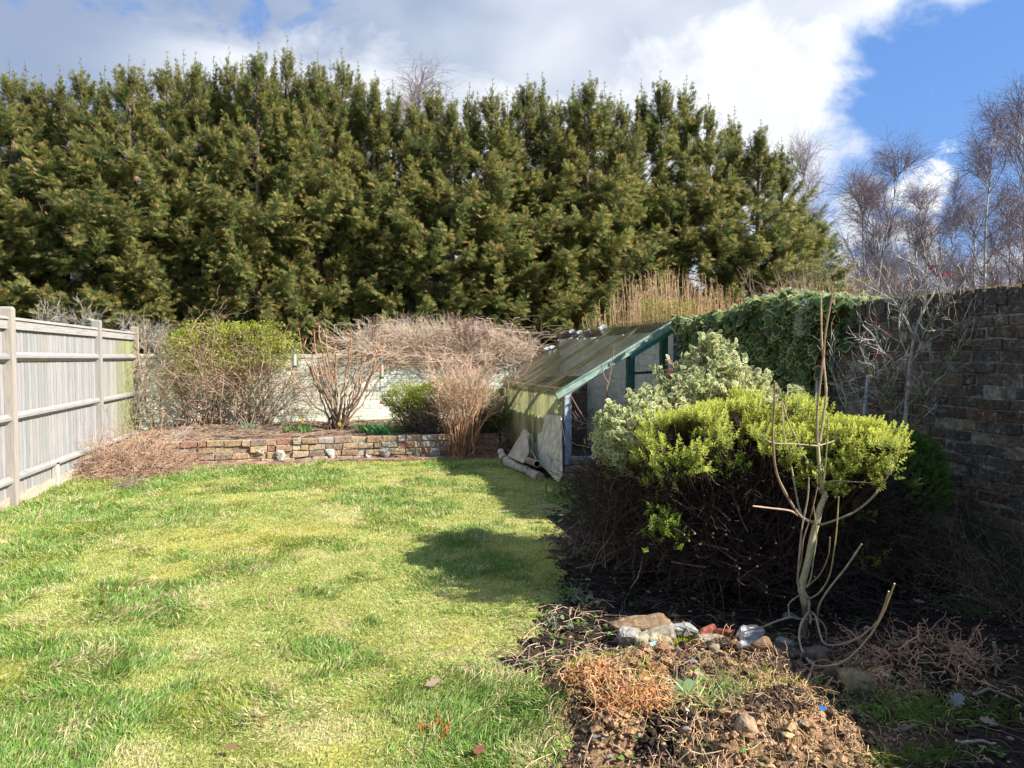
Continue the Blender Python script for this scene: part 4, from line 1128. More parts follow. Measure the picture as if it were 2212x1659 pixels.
# --- pruned hydrangea fan
rs = RS(82)
hy = thing('pruned_shrub', 'pruned fan of bare orange brown stems in the middle of the raised bed', 'shrub', loc=tuple(atD(*Z2(740, 1045), 11.4)))
hb = np.array(hy.location)
tips_h = [(345, 550, 0), (425, 275, 1), (465, 340, 1), (500, 470, 0), (540, 290, 1), (580, 240, 1), (627, 300, 1), (645, 450, 0), (675, 330, 1), (722, 380, 1), (590, 510, 0), (820, 370, 1), (865, 300, 1), (875, 480, 1), (900, 455, 1), (940, 480, 1), (1015, 450, 1), (1100, 520, 1), (1090, 310, 1), (1040, 520, 0), (790, 640, 0), (840, 640, 0), (960, 620, 0)]
b = MB(); knobs = MB(); inv = Matrix.Translation(tuple(-hb))
for (x, y, k) in tips_h:
    tip = atD(*Z2(x, y), 11.4 + rs.uniform(-.45, .45)); tt = np.linspace(0, 1, 12)[:, None]; dx = tip - hb; st0 = hb + rs.normal(size=3) * [.05, .05, 0]
    P = st0 + np.hstack([dx[0] * (1 - (1 - tt) ** 1.5), dx[1] * (1 - (1 - tt) ** 1.3), dx[2] * tt ** .95]); P[1:-1] += rs.normal(size=(10, 3)) * .014
    cb_ = lerp((.20, .135, .095), (.50, .27, .15), tt[:, 0] ** 1.5) * .95
    tubes(b, P, np.linspace(.015, .0085, 12), 6, cb_[None], cap=(.6, .42, .3))
    if k: C = P[-1:] ; leaves(knobs, rs, np.repeat(C, 5, 0), rs.normal(size=(5, 3)) + [0, 0, 1.5], .05, .022, T_LEAF, (.48, .22, .12))
    for j in range(3, 11, 2):
        leaves(knobs, rs, np.repeat(P[j:j + 1], 2, 0), rs.normal(size=(2, 3)) + [0, 0, .5], .035, .014, T_LEAF, (.25, .15, .10))
    if rs.rand() < .6:
        p, d, _ = kids(rs, P[None], 2, .3, .8, (.3, .6)); q = wander(rs, p, d + [0, 0, .6], rs.uniform(.12, .35, 2), 6, .06); tubes(b, q, np.linspace(.008, .006, 6), 5, (.40, .25, .16), cap=(.6, .42, .3))
b.build('stems', mstem, hy).matrix_parent_inverse = inv
knobs.build('buds', mleaf, hy).matrix_parent_inverse = inv
q = wander(rs, np.repeat(hb[None], 26, 0) + rs.normal(size=(26, 3)) * [.09, .07, 0], rs.normal(size=(26, 3)) * .4 + [0, 0, 1], rs.uniform(.1, .3, 26), 5, .15)
b = MB(); tubes(b, q, .012, 5, (.10, .07, .05)); b.build('crown_stubs', mstem, hy).matrix_parent_inverse = inv

# --- bird feeders
def feeder(p, label, col, s=1.0):
    t = thing('bird_feeder', label, 'bird feeder', 'tube bird feeders on the pruned shrub', loc=tuple(p))
    tt = lambda z: np.array([[0, 0, z[0]], [0, 0, z[1]]])[None] * s
    b = MB(); tubes(b, tt((-.16, .02)), np.array([.028, .028]) * s, 14, (.62, .42, .30) if col else (.66, .60, .50), cap=True); b.build('seed_fill', mat('seed', .9, noise=(160, .35)), t)
    b = MB(); tubes(b, tt((-.17, .105)), np.array([.033, .033]) * s, 16, (.5,) * 3); b.build('tube', mat_tube, t)
    b = MB(); tubes(b, tt((.10, .125)), np.array([.040, .034]) * s, 16, (.03, .13, .10), cap=True); b.build('lid', mplg, t)
    b = MB(); tubes(b, tt((-.195, -.165)), np.array([.036, .038]) * s, 16, (.03, .13, .10), cap=True)
    for a in (0, 2.1, 4.2): tubes(b, np.array([[0, 0, -.155], [.07 * math.cos(a), .07 * math.sin(a), -.155]])[None] * s, .0035, 5, (.03, .12, .1))
    b.build('base', mplg, t)
    a = np.linspace(0, np.pi, 9); b = MB(); tubes(b, np.stack([.032 * np.cos(a), 0 * a, .115 + .10 * np.sin(a)], -1)[None] * s, .002, 4, (.3, .3, .3)); b.build('handle', mat('wire'), t)
    return t
mat_tube = glass('clear_tube', (.97, .98, .98), .03, (.7, .7, .68), .05)
mplg = mat('green_plastic', .4, noise=None, spec=.5)
feeder(atD(*Z2(1068, 550), 11.2), 'bird feeder with peach coloured seed, on the right of the pruned fan', 1)
feeder(atD(*Z2(411, 470), 11.2), 'pale tube bird feeder with green caps at the left tip of the pruned fan', 0, .95)

# --- winter jasmine over the wall
rs = RS(83)
jas = thing('winter_jasmine', 'wide tangle of arching bare greyish stems with small yellow flowers spilling over the wall', 'shrub', loc=(2.1, 12.4, 1.4))
inv = Matrix.Translation((-2.1, -12.4, -1.4))
outl = [(640, 745), (720, 730), (800, 712), (850, 700), (960, 700), (1060, 715), (1140, 745), (1180, 770)]
n = 380; px = rs.uniform(790, 1150, n); base = np.array([atY(x, y, Y) for x, y, Y in zip(px, rs.uniform(742, 785, n), rs.uniform(12.55, 13.4, n))])
D = rs.normal(size=(n, 3)) * [1.2, .5, .45] + [-.1, -.25, .35]
A = wander(rs, base, D, rs.uniform(.5, 1.3, n), 10, .15, (0, -.005, -.06))
def clipj(Q):
    Q[..., 1] = np.where((Q[..., 2] < 1.57) & (Q[..., 1] > YB - .04), YB - .04, np.maximum(Q[..., 1], 12.28)); m = (Q[..., 0] > 2.62) & (Q[..., 1] < 11.4); Q[..., 1] = np.where(m, 11.4 + (Q[..., 0] * 7 % .4), Q[..., 1])
    Q[..., 2] = np.maximum(Q[..., 2], (1.05 + .5 * rs.rand(*Q.shape[:-1][:1], 1)) + .12 * rs.rand(*Q.shape[:-1]) * 0)
    Q[..., 2] = np.minimum(Q[..., 2], 1.92 + .35 * rs.rand(Q.shape[0], 1)); return Q
A = clipj(A)
b = MB(); tubes(b, A, np.linspace(.007, .003, 10), 4, jit(rs, (.52, .40, .28), n, .3))
p, d, t = kids(rs, A, 7, .1, 1, (.3, 1.0)); B1 = clipj(wander(rs, p, d + [-.1, -.2, .25], rs.uniform(.15, .5, len(t)), 5, .18, (0, 0, .0))); tubes(b, B1, .0022, 3, jit(rs, (.58, .45, .33), len(t), .3))
# bristle of fine twigs on top
n2_ = 2000; px = rs.uniform(770, 1150, n2_); yt = np.interp(px, *np.array(outl).T); top_ = np.array([atY(x, y, Y) for x, y, Y in zip(px, yt + rs.uniform(8, 60, n2_), rs.uniform(12.5, 13.3, n2_))])
B2 = wander(rs, top_, rs.normal(size=(n2_, 3)) * [.6, .4, .3] + [.1, -.1, .75], rs.uniform(.15, .42, n2_), 5, .14); tubes(b, B2, np.linspace(.0026, .0014, 5), 3, jit(rs, (.58, .47, .37), n2_, .3))
b.build('stems', mtwig, jas).matrix_parent_inverse = inv
F = along(B2[rs.choice(n2_, 90)], rs.uniform(.5, 1, (90, 1)))[0][:, 0]; F = np.repeat(F, 5, 0) + rs.normal(size=(450, 3)) * .012
b = MB(); leaves(b, rs, F, rs.normal(size=F.shape) + [0, -1, .4], .022, .013, T_DIAM, jit(rs, (.85, .62, .04), 450, .15)); b.build('flowers', mleaf, jas).matrix_parent_inverse = inv
# dead sedum like seed heads above
sh = thing('dead_flower_clump', 'dark reddish dead flower heads on thin stalks above the jasmine', 'dead flowers', loc=(2.3, 12.5, 1.4)); inv = Matrix.Translation((-2.3, -12.5, -1.4))
for (x, y) in [(1620, 170), (1600, 230), (1650, 240), (1700, 220), (1730, 250), (1760, 190), (1690, 290), (1840, 240), (1860, 270), (1800, 300), (1030, 190), (1000, 260)]:
    b = MB(); tpt = atY(*Z2(x, y), 12.5); s0 = tpt + [rs.normal() * .05, 0, -.75]; P = wander(rs, s0[None], (tpt - s0)[None], .75, 7, .05); P += (tpt - P[0, -1]) * np.linspace(0, 1, 7)[:, None]; tubes(b, P, np.linspace(.006, .004, 7), 4, (.26, .15, .12))
    q = tpt + rs.normal(size=(26, 3)) * [.06, .05, .035]; leaves(b, rs, q, rs.normal(size=q.shape), .03, .02, T_LEAF, (.28, .15, .13)); tubes(b, np.stack([np.repeat(P[0, -3:-2], 26, 0), q], 1), .0018, 3, (.26, .15, .12)); b.build('seed_head', mtwig, sh).matrix_parent_inverse = inv
# --- orange cane shrub
rs = RS(84)
cs = thing('cane_shrub', 'dense upright fan of orange brown bare canes at the right end of the raised bed', 'shrub', loc=tuple(atD(*Z2(1700, 1220), 10.6)))
cb0 = np.array(cs.location); inv = Matrix.Translation(tuple(-cb0)); n = 90
S = cb0 + rs.normal(size=(n, 3)) * [.10, .09, 0]; S[:, 2] = .0
A = wander(rs, S, rs.normal(size=(n, 3)) * [.15, .15, 0] + [.01, 0, 1], rs.uniform(.9, 1.5, n), 9, .06, (.0, 0, .0))
A[..., 0] += np.linspace(0, 1, 9) ** 2 * rs.normal(size=(n, 1)) * .20
cols = np.broadcast_to(lerp((.38, .19, .095), (.54, .36, .23), np.linspace(0, 1, 9)), (n, 9, 3)) * rs.uniform(.75, 1.2, (n, 1, 1))
b = MB(); tubes(b, A, np.linspace(.0075, .003, 9), 5, cols)
p, d, t = kids(rs, A, 9, .55, 1, (.3, .8)); B1 = wander(rs, p, d, rs.uniform(.12, .4, len(t)), 5, .17, (.0, 0, .04)); tubes(b, B1, np.linspace(.0026, .0015, 5), 3, jit(rs, (.52, .35, .23), len(t), .3))
p, d, t = kids(rs, B1, 3, .2, 1, (.3, 1.0)); tubes(b, wander(rs, p, d, rs.uniform(.05, .16, len(t)), 3, .2), .0014, 3, jit(rs, (.56, .40, .28), len(t), .3))
b.build('canes', mstem, cs).matrix_parent_inverse = inv
# low arching dead stems right of it
S = cb0 + [.45, .15, 0] + rs.normal(size=(150, 3)) * [.14, .12, 0]; S[:, 2] = .02
A = wander(rs, S, rs.normal(size=(150, 3)) * [1, .6, .3] + [-.3, -.2, .6], rs.uniform(.3, .75, 150), 8, .12, (0, 0, -.16)); A[..., 2] = np.maximum(A[..., 2], .01)
b = MB(); tubes(b, A, .003, 4, jit(rs, (.34, .20, .13), 150, .3)); tag(b.build('dead_perennial', mstem), 'low mound of arching dead brown stems between the cane shrub and the leaning boards', 'dead plant')
# --- small leaved evergreen bushes
def leafbush(name, label, blobs, col1, col2, seed, ls=(.018, .03), dens=1, group=None, twig=(.14, .10, .08), base=None, zmin=.05):
    """blobs: (px, py, rx, ry, depthcentre, depthradius, n)"""
    rs = RS(seed); pts = []; cc = []
    for (px, py, rx, ry, dc, dr, n) in blobs:
        n = int(n * dens); c = atD(px, py, dc); R = np.array([rx * K * dc / FPX, dr, ry * K * dc / FPX])
        u = unit(rs.normal(size=(n, 3))) * (rs.uniform(.45, 1, (n, 1)) ** .5); lump = 1 + .16 * np.sin(u @ rs.normal(size=(3, 3)) * 4).sum(1, keepdims=True) / 1.7
        p = u * lump * R; w = p[:, 0:1] * RIGHT + p[:, 1:2] * np.array([sy, cy, 0]) + p[:, 2:3] * np.array([0, 0, 1.]); pts.append(c + w)
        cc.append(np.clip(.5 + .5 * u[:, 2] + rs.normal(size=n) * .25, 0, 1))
    P = np.vstack(pts); tcol = np.concatenate(cc); k = P[:, 2] > zmin; P, tcol = P[k], tcol[k]
    cen = P.mean(0); root = thing(name, label, 'bush', group, loc=(cen[0], cen[1], 0)); inv = Matrix.Translation((-cen[0], -cen[1], 0))
    nl = 5; Q = np.repeat(P, nl, 0) + rs.normal(size=(len(P) * nl, 3)) * .012; out = unit(np.repeat(P - (cen - [0, 0, .2]), nl, 0))
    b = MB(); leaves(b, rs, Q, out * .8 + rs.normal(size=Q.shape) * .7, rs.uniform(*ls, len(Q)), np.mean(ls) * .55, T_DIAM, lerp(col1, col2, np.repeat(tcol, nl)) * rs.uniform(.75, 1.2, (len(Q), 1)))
    b.build('leaves', mleaf, root).matrix_parent_inverse = inv
    sel = P[rs.choice(len(P), min(len(P), 260))]; bs = np.array([cen[0], cen[1], zmin if base is None else base]); s0 = bs + rs.normal(size=sel.shape) * [.08, .08, .02]
    t_ = np.linspace(0, 1, 6)[None, :, None]; T_ = s0[:, None] * (1 - t_) + sel[:, None] * t_ + rs.normal(size=(len(sel), 6, 3)) * .02
    b = MB(); tubes(b, T_, np.linspace(.007, .002, 6), 4, jit(rs, twig, len(sel), .3)); b.build('twigs', mtwig, root).matrix_parent_inverse = inv
    return root
leafbush('evergreen_bush', 'small leaved evergreen bush with yellowing left side, in front of the pale wall', [Z2(1230, 800) + (45, 35, 11.3, .3, 900), Z2(1300, 900) + (48, 40, 11.2, .3, 600), Z2(1380, 790) + (45, 30, 11.3, .3, 700), Z2(1490, 760) + (50, 32, 11.3, .3, 1000), Z2(1560, 780) + (35, 35, 11.4, .3, 500)], (.10, .15, .03), (.42, .45, .05), 85, base=.3, zmin=.32)
leafbush('dead_bush', 'dark twiggy leafless mound below the small evergreen bush', [Z2(1450, 980) + (75, 50, 11.1, .3, 500)], (.11, .08, .06), (.20, .14, .10), 86, base=.3, zmin=.3)
leafbush('evergreen_bush', 'bright green bush between the cane shrub and the greenhouse side', [Z2(1910, 860) + (42, 50, 11.15, .22, 900), Z2(1880, 970) + (40, 36, 11.0, .22, 600), Z2(1770, 800) + (28, 25, 11.2, .2, 300)], (.05, .10, .02), (.24, .34, .05), 87, base=.1, zmin=.1)

# --- bulbs in leaf
def bulbs(x, y, d, n, h, col, label, seed, flowers=0, droop=0.12, w=.014):
    rs = RS(seed); c = atD(x, y, d); root = thing('daffodil_clump' if flowers else 'bulb_leaves', label, 'bulb clump', 'bulb clumps along the raised bed', loc=tuple(c))
    S = rs.normal(size=(n, 3)) * [.07, .05, 0]; A = wander(rs, S, rs.normal(size=(n, 3)) * [.5, .35, 0] + [0, 0, 1], rs.uniform(.6, 1.1, n) * h, 6, .08, (0, 0, -droop))
    b = MB(); ww = np.array([.7, 1, 1, .9, .6, .05]) * w / 2; s = unit(np.cross(A[:, -1] - A[:, 0], rs.normal(size=(n, 3))))
    V = np.stack([A - s[:, None] * ww[None, :, None], A + s[:, None] * ww[None, :, None]], 2).reshape(-1, 3)
    i = np.arange(n)[:, None] * 12 + np.arange(5)[None] * 2; b.add(V, np.stack([i, i + 1, i + 3, i + 2], -1).reshape(-1, 4), np.repeat(jit(rs, col, n, .25), 12, 0)); b.build('leaves', mleaf, root)
    for (dx, dz) in ([] if not flowers else flowers):
        f = np.array([dx, -.05, dz]); st_ = np.array([[0, 0, 0], [dx * .6, -.02, dz * .7], f + [0, .02, .01]]); q = MB(); tubes(q, smoothpoly(st_, 8), .003, 4, (.16, .28, .05))
        a = np.arange(6) / 6 * 6.28; D = np.stack([np.cos(a), 0 * a - .25, np.sin(a)], -1); leaves(q, rs, np.repeat(f[None], 6, 0), D, .04, .024, T_LEAF, (.85, .68, .06), nrm=np.tile([0, 1., 0], (6, 1))); tubes(q, np.array([f, f + [0, -.03, 0]])[None], np.array([[.008, .014]]), 8, (.88, .50, .03)); q.build('flower', mleaf, root)
    return root
bulbs(*Z2(70, 1060), 11.3, 26, .30, (.30, .46, .32), 'clump of blue green strap leaves at the left end of the bed', 90)
bulbs(*Z2(395, 1075), 11.1, 26, .22, (.12, .30, .05), 'short bright green leaves left of the pruned fan base', 91, w=.025)
bulbs(*Z2(495, 1075), 11.1, 30, .24, (.13, .28, .06), 'bulb clump with a yellow bloom just left of the pruned fan base', 92, [(-.05, .25)], w=.022)
bulbs(*Z2(960, 1060), 11.1, 46, .26, (.10, .24, .05), 'spreading clump of thin green leaves right of the pruned fan base', 93, [(-.42, .17)])
bulbs(*Z2(1080, 1085), 10.9, 50, .34, (.12, .36, .12), 'largest bulb clump with broad bluish green leaves, one bloom hanging over the bricks', 94, [(-.33, -.30)], w=.024)
bulbs(*Z2(1190, 1070), 11.1, 20, .24, (.10, .26, .06), 'small green leaf clump at the foot of the twiggy mound', 95)

# --- pile of prunings in the corner
rs = RS(96)
pc = atZ(285, 1022); pc[2] = 0
def heap(name, label, c, rx, ry, h, n, col, seed, ln=(.25, .7), r=.0028, cat='heap', curl=.22, sub=2, parent=None):
    rs = RS(seed); a = rs.uniform(0, 6.28, n); q = np.sqrt(rs.rand(n)); S = np.stack([rx * q * np.cos(a), ry * q * np.sin(a), h * (1 - q ** 2) * rs.uniform(.15, 1, n)], -1)
    D = rs.normal(size=(n, 3)) * [1, 1, .35] + [0, 0, .1]; A = wander(rs, S, D, rs.uniform(*ln, n), 8, curl, (0, 0, -.05)); A[..., 2] = np.maximum(A[..., 2], .005)
    b = MB(); tubes(b, A, r, 4, jit(rs, col, n, .35, .1))
    if sub: p, d, t = kids(rs, A, sub, .1, 1, (.4, 1.2)); B = wander(rs, p, d, rs.uniform(.06, .25, len(t)), 5, curl * 1.3); B[..., 2] = np.maximum(B[..., 2], .003); tubes(b, B, r * .6, 3, jit(rs, np.array(col) * 1.15, len(t), .35))
    o = b.build(name, mtwig, parent); o.location = c
    return tag(o, label, cat) if parent is None else o
heap('pruning_heap', 'heap of cut brown prunings in the corner between the fence and the raised bed', pc, .62, .55, .42, 1300, (.42, .28, .19), 96, cat='heap of prunings')
heap('pruning_heap', 'loose straggle of thin green and brown stems against the end of the fence', atZ(265, 985), .45, .35, .85, 150, (.30, .28, .12), 97, (.4, 1.0), .0022, cat='heap of prunings')
heap('dead_grass', 'drooping bunch of pale dead grass on the left end of the bed wall', atD(*(378, 960), 10.2), .12, .1, .18, 260, (.50, .42, .36), 98, (.15, .35), .0016, cat='dead plant', sub=0)
heap('dead_grass', 'small drooping bunch of dead stems on the lawn edge below the prunings', atZ(*((930 / 1.952) / 1.736, (1100 + 1430 / 1.952) / 1.736)), .10, .07, .16, 120, (.34, .25, .18), 99, (.12, .28), .0018, cat='dead plant', sub=0)
# litter strip at the foot of the bed wall
n = 5200; rs = RS(100); S = np.stack([rs.uniform(-2.2, 2.4, n), 10.42 + rs.normal(size=n) * .085, np.full(n, .01)], -1); A = wander(rs, S, rs.normal(size=(n, 3)) * [1, .6, .15], rs.uniform(.05, .22, n), 4, .2); A[..., 2] = gz(A[..., 0], A[..., 1], False) + .012 + .02 * rs.rand(n, 1)
A[..., 1] = np.minimum(A[..., 1], BY - .02)
b = MB(); tubes(b, A, .0025, 3, jit(rs, (.34, .23, .16), n, .4)); tag(b.build('twig_litter', mtwig), 'strip of brown twig litter along the foot of the bed wall', 'twig litter', kind='stuff')
n = 3500; S = np.stack([rs.uniform(-2.3, 2.5, n), rs.uniform(BY + .1, YB - .05, n), np.zeros(n)], -1); A = wander(rs, S, rs.normal(size=(n, 3)) * [1, .6, .1], rs.uniform(.04, .2, n), 4, .2); A[..., 2] = bedz(A[..., 0], A[..., 1]) + .012
b = MB(); tubes(b, A, .0025, 3, jit(rs, (.36, .25, .17), n, .4)); tag(b.build('bed_litter', mtwig), 'scattered brown twigs and dead leaves on the raised bed soil', 'twig litter', kind='stuff')

# --- lopped branches seen over the fence
rs = RS(101)
def lop(pts, d, r0, r1, label, seed, twigs=20):
    rs = RS(seed); P = smoothpoly([atD(x, y, d) for x, y in pts], 12); c = P[0].copy(); root = thing('lopped_branch', label, 'branch', 'lopped branches behind the fence', loc=tuple(c)); b = MB(); tubes(b, P - c, np.linspace(r0, r1, 12), 8, (.42, .40, .37), cap=(.55, .40, .28)); b.build('limb', mbt, root)
    p, dd, _ = kids(rs, (P - c)[None], twigs, .1, 1, (.4, 1.3)); A = wander(rs, p, dd, rs.uniform(.15, .45, twigs), 6, .25); b = MB(); tubes(b, A, np.linspace(.006, .003, 6), 4, (.38, .34, .28)); q, qd, _ = kids(rs, A, 6, .2, 1, (.4, 1.2)); tubes(b, wander(rs, q, qd, .12, 4, .2), .002, 3, (.36, .32, .26)); b.build('twigs', mtwig, root)
ZF = zoomer(0, 1100, 1.952)
lop([ZF(560, 262), ZF(600, 225), ZF(640, 195), ZF(690, 205)], 10.9, .035, .03, 'thick pale forked branch resting just left of the middle fence post', 1)
lop([ZF(400, 175), ZF(430, 210), ZF(480, 250)], 10.2, .035, .028, 'thick pale branch stub above the long fence panel', 2)
lop([ZF(250, 255), ZF(320, 225), ZF(390, 190)], 10.1, .022, .012, 'knobbly lichened branch at the left above the long fence panel', 3, 40)
lop([ZF(870, 280), ZF(900, 268), ZF(950, 285)], 12.2, .022, .02, 'short pale branch beside the last fence post', 4)
lop([ZF(1000, 330), ZF(1080, 300), ZF(1170, 290)], 13.4, .014, .006, 'twiggy pale branch poking over the wall right of the last fence post', 5, 60)
lop([ZF(1000, 400), ZF(1100, 390), ZF(1200, 380)], 13.2, .014, .006, 'low twiggy pale branch lying on the wall by the last fence post', 6, 60)

# ================================================================== IVY ON THE WALL
rs = RS(110)
iv = thing('ivy', 'thick curtain of cream edged variegated ivy hanging over the brick wall', 'ivy', loc=(XR, 6.5, 1.5)); inv = Matrix.Translation((-XR, -6.5, -1.5))
ivp = [Z4(*q) for q in [(115, 330), (400, 265), (600, 205), (760, 165), (900, 165), (1100, 195), (1240, 215), (1160, 235), (1130, 290), (1090, 300), (1060, 360), (1050, 420), (1010, 500), (990, 600), (960, 700), (925, 800), (905, 960), (820, 980), (640, 900), (300, 800), (130, 700), (125, 500)]]
poly = np.array([atX(x, y, XR - .05)[1:] for x, y in ivp])
def inside(P, Q):
    x, y = P[:, 0], P[:, 1]; r = np.zeros(len(P), bool); n = len(Q)
    for i in range(n):
        x1, y1 = Q[i]; x2, y2 = Q[(i + 1) % n]
        c = ((y1 > y) != (y2 > y)); r ^= c & (x < (x2 - x1) * (y - y1) / ((y2 - y1) if y2 != y1 else 1e-9) + x1)
    return r
lo, hi = poly.min(0) - .15, poly.max(0) + .1
P = rs.uniform(lo, hi, (6500, 2)); w = (fbm(P[:, 0], P[:, 1], 111, 5, 3) - .5) * .35
P = P[inside(P + np.stack([w, w * .6], -1), poly)]
P = P[fbm(P[:, 0], P[:, 1], 113, 9, 3) > .36]
bulge = .03 + .26 * fbm(P[:, 0], P[:, 1], 112, 3.0, 3) + .10 * sstep(P[:, 1], 1.4, 2.0)
C = np.stack([XR - bulge * rs.uniform(.35, 1, len(P)), P[:, 0], P[:, 1]], -1); n = len(C)
D = np.stack([-.25 + .3 * rs.normal(size=n), rs.normal(size=n) * .5, -.9 + .35 * rs.normal(size=n)], -1); nm = np.stack([-np.ones(n), rs.normal(size=n) * .35 - .2, .45 + rs.normal(size=n) * .35], -1)
top = C[:, 2] > 1.93; nm[top] = unit(rs.normal(size=(top.sum(), 3)) * .5 + [-.4, -.2, 1])
tc_ = lerp((.045, .10, .04), (.15, .23, .07), rs.rand(n) ** 1.5); rim = jit(rs, lerp((.14, .24, .07), (.68, .66, .30), sstep(rs.rand(n), .15, .6)), n, .15)
b = MB(); leaves(b, rs, C, D, rs.uniform(.07, .135, n), rs.uniform(.07, .125, n), T_IVY, tc_, nrm=nm, rim=rim)
# shoots over the coping, and one pale trail hanging down
n = 2600; yy = rs.uniform(4.85, 7.95, n); hump = .02 + .15 * np.exp(-((yy - 5.9) / .75) ** 2) + .03 * rs.rand(n); C = np.stack([XR + rs.uniform(-.12, .3, n), yy, 1.93 + hump * rs.uniform(0, 1, n)], -1); C = C[(C[:, 1] > 5.05) | (rs.rand(n) < .5)]; n = len(C)
leaves(b, rs, C, rs.normal(size=(n, 3)) * [1, 1, .4], rs.uniform(.04, .08, n), rs.uniform(.04, .07, n), T_IVY, lerp((.10, .18, .06), (.26, .33, .12), rs.rand(n)), nrm=rs.normal(size=(n, 3)) * .4 + [0, -.2, 1], rim=jit(rs, (.75, .72, .42), n, .1))
tr_ = smoothpoly([atX(*Z4(870, 230), XR - .25), atX(*Z4(860, 300), XR - .28), atX(*Z4(840, 390), XR - .27)], 30); C = np.repeat(tr_, 5, 0) + rs.normal(size=(150, 3)) * .03
leaves(b, rs, C, rs.normal(size=C.shape) + [0, 0, -.5], .055, .05, T_IVY, (.30, .38, .22), rim=(.78, .78, .58))
for q in ([(1060, 370), (1120, 345), (1190, 340)], [(1010, 450), (1060, 440), (1100, 435)], [(60, 600), (70, 500), (75, 430)]):
    tr_ = smoothpoly([atX(*Z4(*k), XR - .03) for k in q], 14); C = np.repeat(tr_, 4, 0) + rs.normal(size=(56, 3)) * [.01, .03, .03]; leaves(b, rs, C, rs.normal(size=C.shape), .045, .04, T_IVY, (.12, .18, .09), rim=(.45, .50, .33), nrm=np.tile([-1, 0, .3], (56, 1)) + rs.normal(size=C.shape) * .3)
b.build('leaves', mleaf, iv).matrix_parent_inverse = inv
S = np.stack([np.full(60, XR - .02), rs.uniform(5.4, 7.7, 60), rs.uniform(.3, .9, 60)], -1); A = wander(rs, S, rs.normal(size=(60, 3)) * [0, .4, .2] + [0, 0, 1], rs.uniform(.6, 1.2, 60), 9, .15); A[..., 0] = XR - .02; A[..., 2] = np.minimum(A[..., 2], 1.9)
b = MB(); tubes(b, A, .007, 5, (.17, .13, .10)); b.build('stems', mstem, iv).matrix_parent_inverse = inv

# ================================================================== BARE RED LEAVED SHRUB AGAINST THE WALL
rs = RS(113)
ro = thing('wall_rose', 'bare pale and green stemmed shrub with small red young leaves against the dark brick wall', 'shrub', loc=(3.9, 4.15, 0)); inv = Matrix.Translation((-3.9, -4.15, 0))
DD = 4.95
def zpath(Zf, pts, d0, d1=None, n=14): 
    d1 = d0 if d1 is None else d1; m = len(pts); return smoothpoly([atD(*Zf(x, y), d0 + (d1 - d0) * i / (m - 1)) for i, (x, y) in enumerate(pts)], n)
pale, green, brn = (.40, .36, .31), (.17, .21, .08), (.20, .13, .10)
main = [([(1480, 1350), (1475, 1070), (1480, 900), (1500, 700), (1510, 560), (1540, 400), (1600, 250), (1650, 170), (1690, 60)], .017, .005, pale, 0), ([(1480, 1000), (1400, 850), (1300, 720), (1240, 640)], .010, .005, green, -.2), ([(1480, 870), (1560, 800), (1650, 700), (1740, 600), (1800, 520), (1880, 450)], .009, .004, green, -.25), ([(1500, 700), (1430, 600), (1330, 520), (1280, 430), (1210, 360)], .009, .004, pale, -.2), ([(1540, 450), (1480, 330), (1400, 200), (1330, 50), (1270, -20)], .009, .004, pale, .0), ([(1600, 480), (1640, 350), (1700, 280), (1735, 210)], .007, .003, green, -.1), ([(1500, 620), (1560, 520), (1590, 420), (1640, 330)], .008, .003, pale, -.1), ([(1480, 1010), (1560, 960), (1600, 860), (1590, 760)], .008, .003, green, -.2), ([(1475, 1060), (1400, 1010), (1330, 900), (1290, 800)], .007, .003, brn, -.1), ([(1190, 1200), (1190, 860), (1180, 750), (1150, 520)], .007, .003, brn, .5), ([(1110, 1100), (1110, 830), (1050, 720), (980, 570)], .008, .003, green, .6), ([(1500, 560), (1450, 450), (1440, 300), (1480, 180)], .007, .003, pale, .0), ([(1640, 350), (1600, 200), (1620, 90), (1600, -30)], .006, .003, pale, .0), ([(1390, 850), (1360, 740), (1360, 640)], .006, .004, green, -.2), ([(1760, 580), (1750, 480), (1790, 420), (1815, 380)], .005, .003, green, -.25)]
b = MB(); MP = []
for pts, r0, r1, c, dd in main:
    P = zpath(Z4, pts, DD, DD + dd); P[:, 0] = np.minimum(P[:, 0], XR - .04) if True else P; tubes(b, P, np.linspace(r0, r1, 14), 6, c); MP.append(P)
MP = np.array(MP); p, d, t = kids(rs, MP, 9, .25, 1, (.4, 1.1)); B1 = wander(rs, p, d + [0, 0, .3], rs.uniform(.08, .38, len(t)), 6, .16, (0, 0, .03)); cc = np.where(rs.rand(len(t), 1) < .35, green, pale)
B1[..., 0] = np.minimum(B1[..., 0], XR - .02 + 2 * (B1[..., 2] > 1.98)); tubes(b, B1, np.linspace(.0035, .0018, 6), 4, cc); p, d, t = kids(rs, B1, 4, .2, 1, (.4, 1.1)); B2 = wander(rs, p, d, rs.uniform(.04, .15, len(t)), 4, .2); B2[..., 0] = np.minimum(B2[..., 0], XR - .02 + 2 * (B2[..., 2] > 1.98)); tubes(b, B2, .0014, 3, pale)
b.build('stems', mstem, ro).matrix_parent_inverse = inv
reds = [(1810, 380), (1825, 395), (1280, 340), (1250, 315), (1380, 420), (1395, 410), (1420, 570), (1425, 590), (1070, 670), (1300, 730), (1295, 745), (1660, 330), (1770, 470), (1765, 455), (1690, 580), (1025, 630), (1220, 680), (1885, 440), (1700, 60), (1640, 400), (1275, 860), (1660, 60), (1735, 215), (1410, 650), (1195, 745), (1580, 550), (1700, 530), (1620, 530), (1500, 110), (1380, 40), (1330, 560), (1740, 60), (1650, 20), (950, 590)]
b = MB()
